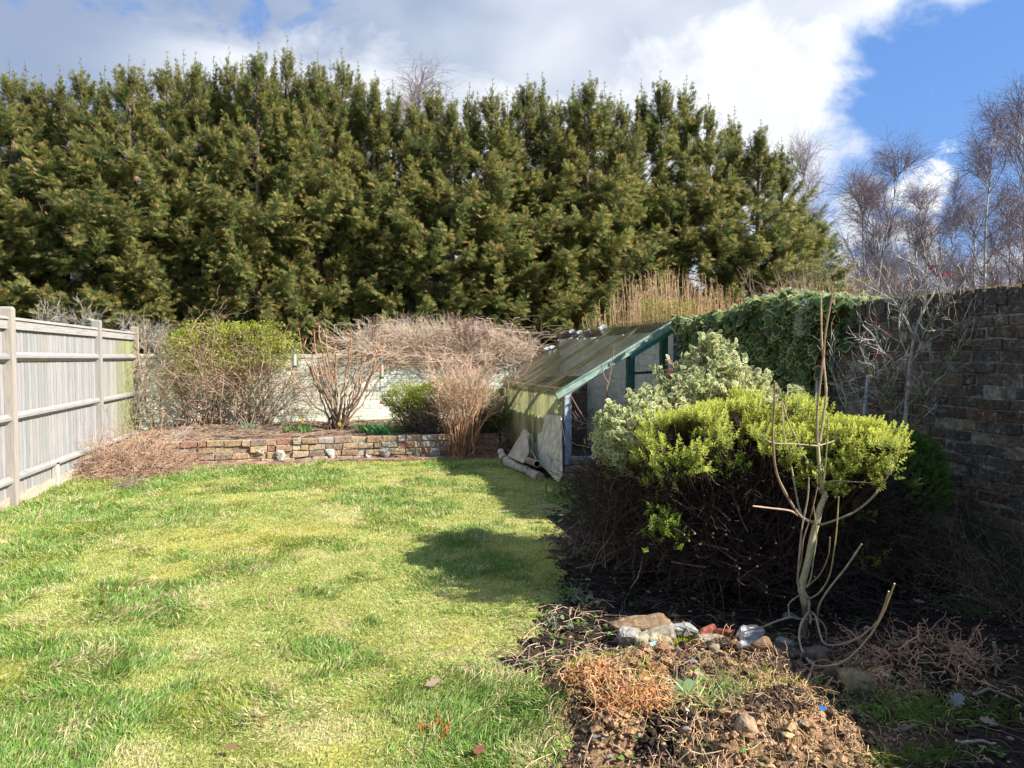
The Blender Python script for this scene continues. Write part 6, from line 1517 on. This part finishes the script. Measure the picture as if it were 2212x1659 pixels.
def roots(name, label, cx, cy_, rx, ry, h, n, col, seed, ln=(.08, .26), r=(.0013, .0026), core=None, Zf=ZR):
    rs = RS(seed); rx *= .68; ry *= .7; h *= .8; ln = (ln[0] * .7, ln[1] * .62); r = (.0013, .0028) if Zf is ZB else (.0016, .0038); n = int(n * (.85 if Zf is ZB else .62)); c = atZ(*Zf(cx, cy_)); z0 = float(gz(c[0], c[1], False)); root = thing(name, label, 'root ball', 'grubbed out root balls', loc=(c[0], c[1], z0))
    a = rs.uniform(0, 6.28, n); q = rs.rand(n) ** .5; el = np.sqrt(1 - q ** 2 * .95)
    S = np.stack([rx * q * np.cos(a), ry * q * np.sin(a), h * el * rs.uniform(.55, 1.0, n)], -1); D = np.stack([np.cos(a + rs.normal(size=n) * 1.1), np.sin(a + rs.normal(size=n) * 1.1), rs.normal(size=n) * .3], -1)
    A = wander(rs, S, D, rs.uniform(*ln, n), 12, .34, (0, 0, -.07)); A[..., 2] = np.maximum(A[..., 2], -.005)
    b = MB(); R_ = rs.uniform(*r, n)[:, None] * np.linspace(1, .5, 12); tubes(b, A, R_, 5, jit(rs, col, n, .3)); p, d, t = kids(rs, A, 2, .2, 1, (.4, 1.3)); tubes(b, wander(rs, p, d, rs.uniform(.03, .09, len(t)), 5, .35), .0013, 3, jit(rs, np.array(col) * 1.1, len(t), .3)); b.build('roots', mat('root', .8, noise=(60, .3)), root)
    rs2 = RS(seed + 5); m_ = 900; a = rs2.uniform(0, 6.28, m_); q = rs2.rand(m_) ** .5; b = MB()
    P = np.stack([rx * .85 * q * np.cos(a), ry * .85 * q * np.sin(a)], -1); zz_ = h * .8 * np.sqrt(1 - q ** 2); base = unit(rs2.normal(size=(8, 3))); V = unit(rs2.normal(size=(m_, 6, 3)) * .3 + np.array([[1, 0, 0], [-1, 0, 0], [0, 1, 0], [0, -1, 0], [0, 0, 1], [0, 0, -1]])) * rs2.uniform(.004, .02, (m_, 1, 1)) + np.concatenate([P, (zz_ * rs2.uniform(.5, 1, m_))[:, None]], 1)[:, None]
    f = np.array([[0, 2, 4], [2, 1, 4], [1, 3, 4], [3, 0, 4], [2, 0, 5], [1, 2, 5], [3, 1, 5], [0, 3, 5]]); b.add(V.reshape(-1, 3), (np.arange(m_)[:, None, None] * 6 + f[None]).reshape(-1, 3), np.repeat(jit(rs2, core or (.05, .035, .025), m_, .4), 6, 0)); b.build('soil_core', mat('soil'), root)
    return root
roots('root_ball', 'big tangled brown root ball in the shade at the right, largest of the root balls', 790, 1040, .40, .20, .13, 300, (.44, .27, .155), 151, (.12, .36), (.002, .005), core=(.07, .045, .03))
roots('root_ball', 'flatter root mat joined to the left of the big shaded root ball', 430, 930, .22, .15, .07, 90, (.40, .25, .15), 152, (.10, .28))
roots('root_ball', 'orange clay root ball at the lower left of the sunlit heap', 400, 1430, .24, .12, .08, 150, (.55, .31, .15), 153, core=(.40, .19, .07), Zf=ZB, ln=(.06, .2))
roots('root_ball', 'orange clay clump with roots at the left edge of the sunlit heap', 40, 1230, .20, .11, .07, 80, (.56, .34, .17), 154, core=(.38, .18, .065), Zf=ZB, ln=(.06, .22))
roots('root_ball', 'small pale root cluster at the upper right of the sunlit heap', 1620, 900, .15, .09, .06, 90, (.46, .30, .19), 155, core=(.10, .065, .04), Zf=ZB, ln=(.05, .18))
roots('root_ball', 'brown root clump at the lower right of the sunlit heap', 1620, 1400, .24, .12, .06, 90, (.50, .33, .18), 156, core=(.11, .07, .042), Zf=ZB, ln=(.06, .24))
roots('root_ball', 'root fringe along the crest of the sunlit heap', 1180, 640, .26, .06, .05, 80, (.55, .36, .2), 157, core=(.12, .08, .05), Zf=ZB, ln=(.04, .14))
# loose roots, twigs and chippings
rs = RS(160)
def strew(n, XY, ln, r, col, N=7, curl=.25, lift=.006, hop=.02):
    z = gz(XY[:, 0], XY[:, 1]); A = wander(rs, np.column_stack([XY, z]), rs.normal(size=(len(XY), 3)) * [1, 1, .1], ln, N, curl); A[..., 0] = np.minimum(A[..., 0], XR - .02); A[..., 2] = gz(A[..., 0], A[..., 1]) + lift + hop * rs.rand(len(XY), 1) * np.sin(np.linspace(0, np.pi, N)); b = MB(); tubes(b, A, r, 4, jit(rs, col, len(XY), .35, .1)); return b
XY = onpile(5200, rs, 1.25); XY = XY[(soilmask(XY[:, 0], XY[:, 1]) > .4) & (fbm(XY[:, 0], XY[:, 1], 161, 5, 3) > .42)]
b = strew(0, XY, rs.uniform(.02, .15, len(XY)), np.linspace(.0017, .0008, 8), (.58, .37, .19), 8, .36, .003, .022); tag(b.build('loose_roots', mat('root')), 'loose pale roots lying all over the sunlit spoil heap', 'roots', kind='stuff')
XY = np.stack([rs.uniform(.5, 4.1, 3400), rs.uniform(1.6, 7.6, 3400)], -1); XY = XY[(soilmask(XY[:, 0], XY[:, 1]) > .4)]
b = strew(0, XY, rs.uniform(.03, .24, len(XY)), .0017, (.13, .09, .065), 6, .2, .004, .03); tag(b.build('twig_litter', mtwig), 'fine dead twigs littering the shaded soil under the bushes', 'twig litter', kind='stuff')
XY = np.stack([rs.uniform(.2, 1.9, 700), rs.uniform(2.0, 4.2, 700)], -1); XY = XY[(soilmask(XY[:, 0], XY[:, 1]) > .12) & (XY[:, 0] < 1.6)]
b = strew(0, XY, rs.uniform(.04, .22, len(XY)), .0021, (.46, .33, .22), 5, .12, .008, .03); tag(b.build('straw_litter', mtwig), 'sunlit straw coloured stems strewn between the lawn and the spoil heap', 'stem litter', kind='stuff')
# individual sticks
sticks = [([ZR(990, 1465), ZR(1150, 1470), ZR(1240, 1468)], .006, 'pale split stick lying level in the shade at the lower right'), ([ZR(600, 1415), ZR(680, 1400), ZR(745, 1382)], .009, 'thick brown stick below the shaded grass tuft'), ([ZR(1100, 1180), ZR(1200, 1165), ZR(1290, 1190), ZR(1420, 1230)], .008, 'dark curved branch at the right edge below the root ball'), ([ZR(1290, 1085), ZR(1350, 1120), ZR(1422, 1150)], .005, 'thin purple grey stick at the right edge'), ([ZR(930, 530), ZR(1050, 560), ZR(1180, 600)], .004, 'long pale twig on the ground by the wall foot'), ([ZR(1060, 550), ZR(1180, 495)], .004, 'short pale twig crossing the long twig by the wall'),
          ([ZB(1850, 950), ZB(1905, 850), ZB(1935, 755)], .006, 'pinkish bare stick standing up from the heap near the sapling'), ([ZB(1765, 645), ZB(1820, 730), ZB(1890, 830)], .004, 'thin dark stick leaning across the dark slab'), ([ZB(385, 600), ZB(400, 640), ZB(440, 665)], .004, 'bleached twig at the left end of the stone row'), ([ZB(820, 410), ZB(850, 460), ZB(905, 560)], .004, 'pale twig leaning on the long grey stone')]
for pts, r_, lb in sticks:
    up_ = 'standing' in lb or 'leaning' in lb
    if up_:
        g0 = atZ(*max(pts, key=lambda q: q[1])); d_ = float((g0 - EYE) @ np.array([sy, cy, 0])) / 1; P = smoothpoly([atD(x, y, np.dot(g0 - EYE, FWD)) for x, y in pts], 8)
    else: P = smoothpoly([atZ(x, y, .02) for x, y in pts], 10); P[:, 2] = gz(P[:, 0], P[:, 1]) + r_ + .006
    c = P.mean(0); b = MB(); tubes(b, P - c, np.linspace(r_, r_ * .6, len(P)), 7, (.40, .29, .24) if 'pale' in lb or 'pink' in lb or 'bleach' in lb else (.20, .15, .125), cap=(.5, .4, .3)); o = b.build('stick', mstem); o.location = c; tag(o, lb, 'stick', 'sticks on the dug ground')
for k, (x, y, hgt, lb) in enumerate([(1240, 890, .16, 'tallest cut stub standing right of the big root ball'), (1165, 930, .09, 'cut stub just left of the tallest stub'), (1135, 965, .08, 'short pale topped stub beside the big root ball')]):
    q = atZ(*ZR(x, y + hgt * 1100)); b = MB(); tubes(b, wander(rs, np.zeros((1, 3)), np.array([[.1, 0, 1.]]), hgt, 5, .1), .007, 7, (.24, .19, .13), cap=(.6, .5, .34)); o = b.build('cut_stub', mstem); o.location = (q[0], q[1], float(gz(q[0], q[1]))); tag(o, lb, 'stub', 'cut stubs by the root ball')

# ================================================================== MOSS, WEEDS AND SMALL THINGS
rs = RS(170)
def tuft(name, label, cat, x, y, Zf, rx, ry, n, col, ln, w, seed, flat=.4, group=None):
    rs = RS(seed); c = atZ(*Zf(x, y)); z0 = float(gz(c[0], c[1])); P = np.stack([rs.normal(size=n) * rx * .5, rs.normal(size=n) * ry * .5], -1); z = gz(P[:, 0] + c[0], P[:, 1] + c[1]) - z0
    A = wander(rs, np.column_stack([P, z]), rs.normal(size=(n, 3)) * [flat, flat, .1] + [0, 0, .8], rs.uniform(.5, 1.2, n) * ln, 4, .2, (0, 0, -.12)); s = unit(np.cross(A[:, -1] - A[:, 0], rs.normal(size=(n, 3)))); ww = np.array([1, .9, .6, .05]) * w / 2
    V = np.stack([A - s[:, None] * ww[None, :, None], A + s[:, None] * ww[None, :, None]], 2).reshape(-1, 3); i = np.arange(n)[:, None] * 8 + np.arange(3)[None] * 2
    b = MB(); b.add(V, np.stack([i, i + 1, i + 3, i + 2], -1).reshape(-1, 4), np.repeat(jit(rs, col, n, .3, .1), 8, 0)); o = b.build(name, mleaf); o.location = (c[0], c[1], z0); return tag(o, label, cat, group)
gg = 'grass and moss tufts on the dug ground'
tuft('moss_tuft', 'yellow green moss tuft on the right slope of the sunlit heap', 'moss', 1650, 1100, ZB, .20, .10, 900, (.30, .36, .05), .035, .005, 1, group=gg)
tuft('moss_tuft', 'bright yellow moss cushion on the stones, centre of the row', 'moss', 900, 590, ZB, .12, .06, 700, (.46, .46, .04), .025, .006, 2, group=gg)
tuft('moss_tuft', 'greenish moss beside the white chalky stone', 'moss', 1500, 590, ZB, .12, .06, 500, (.20, .22, .05), .04, .004, 3, group=gg)
tuft('moss_tuft', 'yellow moss patch at the left edge of the heap', 'moss', 40, 830, ZB, .16, .07, 800, (.40, .40, .05), .03, .005, 4, group=gg)
tuft('moss_tuft', 'pale moss streak running up the left side of the heap', 'moss', 320, 740, ZB, .24, .07, 800, (.32, .36, .09), .03, .005, 5, group=gg)
tuft('moss_tuft', 'moss scrap in the lower left middle of the heap', 'moss', 420, 1200, ZB, .13, .06, 400, (.36, .38, .06), .025, .005, 6, group=gg)
tuft('moss_tuft', 'small moss scrap left of centre on the heap', 'moss', 385, 1070, ZB, .07, .04, 220, (.36, .40, .07), .03, .005, 7, group=gg)
tuft('grass_tuft', 'pale uprooted grass tuft near the bottom of the heap', 'grass', 930, 1370, ZB, .26, .08, 260, (.42, .50, .20), .11, .007, 8, .9, group=gg)
tuft('grass_tuft', 'small uprooted grass right of the pale tuft', 'grass', 1210, 1310, ZB, .14, .07, 70, (.38, .48, .14), .12, .007, 9, .9, group=gg)
tuft('grass_tuft', 'fine grass wisp in the middle of the heap', 'grass', 1130, 1030, ZB, .10, .06, 160, (.40, .42, .14), .05, .004, 10, .8, group=gg)
tuft('grass_tuft', 'largest green grass tuft in the shade below the root ball', 'grass', 740, 1310, ZR, .30, .12, 1100, (.17, .26, .05), .06, .005, 11, .8, group=gg)
tuft('moss_tuft', 'mossy green patch at the bottom edge in the shade', 'moss', 720, 1600, ZR, .26, .06, 800, (.14, .20, .04), .04, .006, 12, .9, group=gg)
tuft('moss_tuft', 'dark green moss at the foot of the brick wall', 'moss', 1090, 400, ZR, .5, .35, 2600, (.05, .085, .015), .03, .006, 13, .9, group=gg)
tuft('moss_tuft', 'mossy weedy patch near the right edge in the shade', 'moss', 1270, 1290, ZR, .30, .10, 700, (.10, .15, .03), .035, .006, 14, .9, group=gg)
tuft('grass_tuft', 'wispy grass clump in the shade near the wall foot', 'grass', 1110, 660, ZR, .22, .12, 350, (.13, .17, .06), .07, .004, 15, .9, group=gg)
tuft('moss_tuft', 'green moss between the grass tuft and the ochre stone', 'moss', 430, 1240, ZR, .2, .12, 500, (.12, .18, .05), .04, .005, 16, .9, group=gg)
# daylily and arum leaves at the left foot of the variegated bush
tuft('strap_leaves', 'arching green strap leaves at the corner of the greenhouse plinth', 'plant', 1560, 1210, Z6, .55, .35, 150, (.16, .27, .06), .34, .014, 21, .9)
tuft('strap_leaves', 'dark upright strap leaves at the left foot of the variegated bush', 'plant', 1700, 1130, Z6, .30, .2, 90, (.05, .13, .05), .40, .014, 22, .45)
tuft('strap_leaves', 'pale limp leaves on the soil edge beside the strap leaves', 'plant', 1350, 1380, Z6, .6, .3, 90, (.30, .38, .22), .16, .014, 23, 1.0)
# broad weed leaves
n = 420; XY = np.vstack([np.stack([rs.uniform(.3, 1.5, 260), rs.uniform(2.0, 4.6, 260)], -1), np.stack([rs.uniform(1.5, 3.9, 200), rs.uniform(1.9, 4.6, 200)], -1)]); m_ = soilmask(XY[:, 0], XY[:, 1]); XY = XY[(m_ > .15)]
XY = XY[(fbm(XY[:, 0], XY[:, 1], 171, 2.6, 3) > .46)]; q = np.repeat(np.column_stack([XY, gz(XY[:, 0], XY[:, 1]) + .012]), 5, 0) + rs.normal(size=(len(XY) * 5, 3)) * [.022, .022, .006]
b = MB(); leaves(b, rs, q, rs.normal(size=q.shape) * [1, 1, .25] + [0, 0, .2], rs.uniform(.014, .036, len(q)), .02, T_LEAF, jit(rs, (.17, .30, .06), len(q), .35), nrm=rs.normal(size=q.shape) * .3 + [0, 0, 1]); tag(b.build('ground_weeds', mleaf), 'small green weed leaves dotted over the dug soil and its edge', 'weeds', kind='stuff')
# variegated cuttings on the soil
for k, (x, y, lb) in enumerate([(1240, 1300, 'variegated cutting lying on the shaded soil beside the lawn edge'), (1340, 1225, 'variegated sprig on the soil below the twigs'), (1265, 1195, 'variegated scrap nearest the lawn shadow'), (1205, 1350, 'variegated leaves in the lawn edge left of the stones'), (1275, 1135, 'variegated scrap at the upper end of the soil edge')]):
    c = atZ(x, y); c[2] = gz(c[0], c[1]) + .02; n_ = 26; b = MB(); leaves(b, rs, rs.normal(size=(n_, 3)) * [.06, .05, .012], rs.normal(size=(n_, 3)), .035, .028, T_EUO, jit(rs, (.14, .22, .09), n_, .3), rim=jit(rs, (.50, .52, .36), n_, .1)); o = b.build('fallen_sprig', mleaf); o.location = c; tag(o, lb, 'sprig', 'variegated sprigs on the soil')
# fallen leaves
T_OAK = ([(0, 0, 0), (.15, .12, 0), (.25, .32, .03), (.38, .16, 0), (.52, .38, .05), (.66, .17, 0), (.8, .27, .03), (1, 0, 0), (.8, -.27, -.02), (.66, -.17, 0), (.52, -.38, .03), (.38, -.16, 0), (.25, -.32, .04), (.15, -.12, 0)], [[0, 1, 2, 3, 4, 5, 6, 7, 8, 9, 10, 11, 12, 13]])
for k, (x, y, s_, col, lb) in enumerate([(625, 1188, .05, (.50, .48, .26), 'pale yellow green leaf lying on the middle of the lawn'), (627, 1285, .05, (.50, .28, .19), 'pinkish brown leaf on the lawn below the pale leaf'), (918, 1491, .075, (.52, .36, .28), 'pale oak leaf on the lawn left of the spoil heap'), (228, 1305, .05, (.42, .22, .11), 'rusty leaf in the long grass at the left'), (10, 1195, .05, (.45, .26, .2), 'brown leaf at the left edge of the lawn'), (1048, 1625, .07, (.26, .10, .06), 'dark red brown curled leaf at the bottom of the lawn'), (228, 1155, .04, (.36, .18, .1), 'dark brown leaf in the grass near the fence'), (*ZR(965, 1255), .10, (.34, .31, .32), 'grey dead leaf standing in the shaded grass tuft'), (515, 1625, .05, (.3, .18, .12), 'small dark leaf at the bottom left of the lawn'), (*ZR(1270, 1350), .08, (.42, .34, .25), 'folded dry leaf in the shade near the right edge'), (*ZB(560, 650), .05, (.2, .42, .10), 'fresh green leaf at the front of the stone row'), (*ZB(1000, 1050), .12, (.34, .50, .16), 'long fresh green leaf on the middle of the heap'), (*ZB(680, 1270), .13, (.36, .50, .26), 'ragged pale green leaf at the lower left of the heap'), (*ZB(40, 625), .08, (.18, .40, .09), 'bright green heart shaped leaf at the left end of the stones')]):
    c = atZ(x, y, .03); c[2] = float(gz(c[0], c[1])) + (.035 if soilmask(c[0], c[1]) < .5 else .015); b = MB(); leaves(b, rs, np.zeros((1, 3)), np.array([[rs.normal(), rs.normal(), .15]]), s_, s_ * .9, T_OAK, col, nrm=np.array([[rs.normal() * .3, -.3, 1.]])); o = b.build('fallen_leaf', mleaf); o.location = c; tag(o, lb, 'leaf', 'fallen leaves')
# orange twine, blue scrap
ZT = zoomer(1100, 2000, 1.843)
b = MB(); paths = [[(880, 1380), (878, 1330), (930, 1345), (980, 1330)], [(985, 1230), (1000, 1270), (1005, 1300), (985, 1320)], [(1000, 1330), (1050, 1345), (1080, 1345), (1080, 1370), (1050, 1390), (1060, 1350)], [(1060, 1350), (1040, 1390), (1020, 1425)]]
c = atZ(*ZT(1000, 1340)); c[2] = gz(c[0], c[1])
for q in paths:
    P = smoothpoly([atZ(*ZT(x, y), .04) for x, y in q], 16); P[:, 2] = gz(P[:, 0], P[:, 1]) + .026 + .012 * np.sin(np.arange(16) * 1.3); tubes(b, P - c, .0024, 5, (.55, .12, .035))
o = b.build('orange_twine', mat('twine', .6, noise=None)); o.location = c; tag(o, 'frayed bright orange twine lying in the grass near the bottom centre', 'twine')
c = atZ(*ZB(2005, 1350)); c[2] = float(gz(c[0], c[1])) + .014; b = MB(); prism(b, [(-.014, -.012, 0), (.012, -.014, .004), (.016, .004, .010), (.002, .012, .006), (-.013, .008, .012)], (0, .003, .012), (.01, .16, .62)); o = b.build('blue_scrap', mat('blue_plastic', .4, noise=None)); o.location = c; tag(o, 'tiny bright blue plastic scrap on the right edge of the heap', 'scrap')
b = MB(); c = atZ(*ZB(575, 672)); c[2] = float(gz(c[0], c[1])) + .02; prism(b, [(-.03, -.01, 0), (.03, -.006, .004), (.025, .01, .01), (-.02, .012, .006)], (0, .002, .004), (.30, .55, .50)); o = b.build('teal_scrap', mat('blue_plastic')); o.location = c; tag(o, 'pale teal plastic scrap by the front of the stone row', 'scrap')

# ================================================================== GRASS
rs = RS(180)
NB = 430000
# sample uniformly in view angle and by distance so that near grass is dense
d = 1.9 + (12.0 - 1.9) * rs.rand(NB * 2) ** 1.35; l = rs.uniform(-.80, .72, NB * 2) * d
X = d * sy + l * cy; Y = d * cy - l * sy
m_ = soilmask(X, Y); k = (X > XL + .02) & (X < XR) & (Y < 10.5) & (Y > 1.2) & (rs.rand(len(X)) > m_ * 1.05); X, Y, d = X[k][:NB], Y[k][:NB], d[k][:NB]; n = len(X); m_ = soilmask(X, Y)
lu, stw, mo_ = lawnhue(X, Y); tn = fbm(X, Y, 181, 7, 3); fine = fbm(X, Y, 182, 22, 2)
clump = sstep(tn, .48, .72)
near_fence = sstep(-X, 2.1, 2.9); edge_ = np.exp(-((m_ - .3) / .3) ** 2)
Lb = (.015 + .032 * rs.rand(n) ** 1.6) * (.7 + .9 * lu + .9 * clump * (lu > .2) + .9 * near_fence) * (1 - .35 * mo_) * (.85 + .03 * d)
Wb = (.0018 + .0007 * d * rs.uniform(.6, 1.2, n))
az_ = fbm(X, Y, 183, 2.5, 2) * 12 + rs.normal(size=n) * .9; lean = np.clip(.65 + .45 * rs.normal(size=n) + .35 * stw, .1, 1.6)
D = unit(np.stack([np.cos(az_) * lean, np.sin(az_) * lean, np.ones(n) * .85], -1)); Z = gz(X, Y, False) - .004
c = lerp((.42, .49, .13), (.20, .36, .065), lu); c = lerp(c, (.36, .38, .08), sstep(fine, .5, .75) * .6); c = lerp(c, (.50, .45, .08), mo_ * .5)
dead = rs.rand(n) < (.10 + .55 * stw + .12 * edge_); c = np.where(dead[:, None], jit(rs, (.66, .55, .31), n, .25), c); brown = rs.rand(n) < .03; c[brown] = (.40, .23, .10)
c = c * rs.uniform(.72, 1.28, (n, 1)); S = unit(np.cross(D, rs.normal(size=(n, 3)) * .5 + [0, -.6, 0.2])); C0 = np.stack([X, Y, Z], -1)
h_ = (Lb[:, None]); mid = C0 + D * h_ * .55; droop = D * [1, 1, .55] + [0, 0, -.12 * 1]; tip = mid + droop * h_ * .5
V = np.stack([C0 - S * Wb[:, None] / 2, C0 + S * Wb[:, None] / 2, mid + S * Wb[:, None] * .4, mid - S * Wb[:, None] * .4, tip], 1)
F4 = (np.arange(n)[:, None] * 5 + np.array([0, 1, 2, 3])[None]); F3 = (np.arange(n)[:, None] * 5 + np.array([3, 2, 4])[None])
CC = np.repeat(c[:, None], 5, 1); CC[:, :2] *= .75
b = MB(); b.add(V.reshape(-1, 3), F4, CC.reshape(-1, 3)); b.f.append(F3)
mgrass = mat('grass_blade', .5, noise=None, trans=.3, spec=.4)
tag(b.build('grass', mgrass), 'short patchy lawn grass, yellow green with straw coloured and lush spots', 'grass', kind='stuff')
# taller tufts, mostly at the left and along the fence
n = 42000; cx = rs.uniform(XL + .05, 1.9, 1100); cyy = 1.8 + 8.2 * rs.rand(1100) ** 1.3; w_ = lawnhue(cx, cyy)[0] + (cx < -2.4) * 1.0; sel = rs.rand(1100) < np.clip(w_ + .38, 0, 1); cx, cyy = cx[sel], cyy[sel]
k = rs.randint(0, len(cx), n); X = cx[k] + rs.normal(size=n) * .055; Y = cyy[k] + rs.normal(size=n) * .055; ok = (X > XL + .03) & (soilmask(X, Y) < .4); X, Y, k = X[ok], Y[ok], k[ok]; n = len(X)
az_ = (k * 1.7) % 6.28 + rs.normal(size=n) * .7; D = unit(np.stack([np.cos(az_) * .7, np.sin(az_) * .7, np.ones(n)], -1)); A = wander(rs, np.column_stack([X, Y, gz(X, Y, False)]), D, rs.uniform(.020, .052, n) * (1 + .5 * (k % 4 == 0)), 4, .1, (0, 0, -.3)); s = unit(np.cross(A[:, -1] - A[:, 0], rs.normal(size=(n, 3)))); ww = np.array([1, .9, .6, .05]); wd = (.0028 + .00035 * np.hypot(X, Y))[:, None, None] / 2
V = np.stack([A - s[:, None] * ww[None, :, None] * wd, A + s[:, None] * ww[None, :, None] * wd], 2).reshape(-1, 3); i = np.arange(n)[:, None] * 8 + np.arange(3)[None] * 2
cc = np.where((rs.rand(n) < .18 + .5 * ((k % 5) == 0))[:, None], jit(rs, (.56, .49, .24), n, .2), jit(rs, (.20, .36, .06), n, .35)); b = MB(); b.add(V, np.stack([i, i + 1, i + 3, i + 2], -1).reshape(-1, 4), np.repeat(cc, 8, 0))
tag(b.build('long_grass', mgrass), 'longer lush and straw coloured grass tufts in the left of the lawn and along the fence', 'grass', kind='stuff')
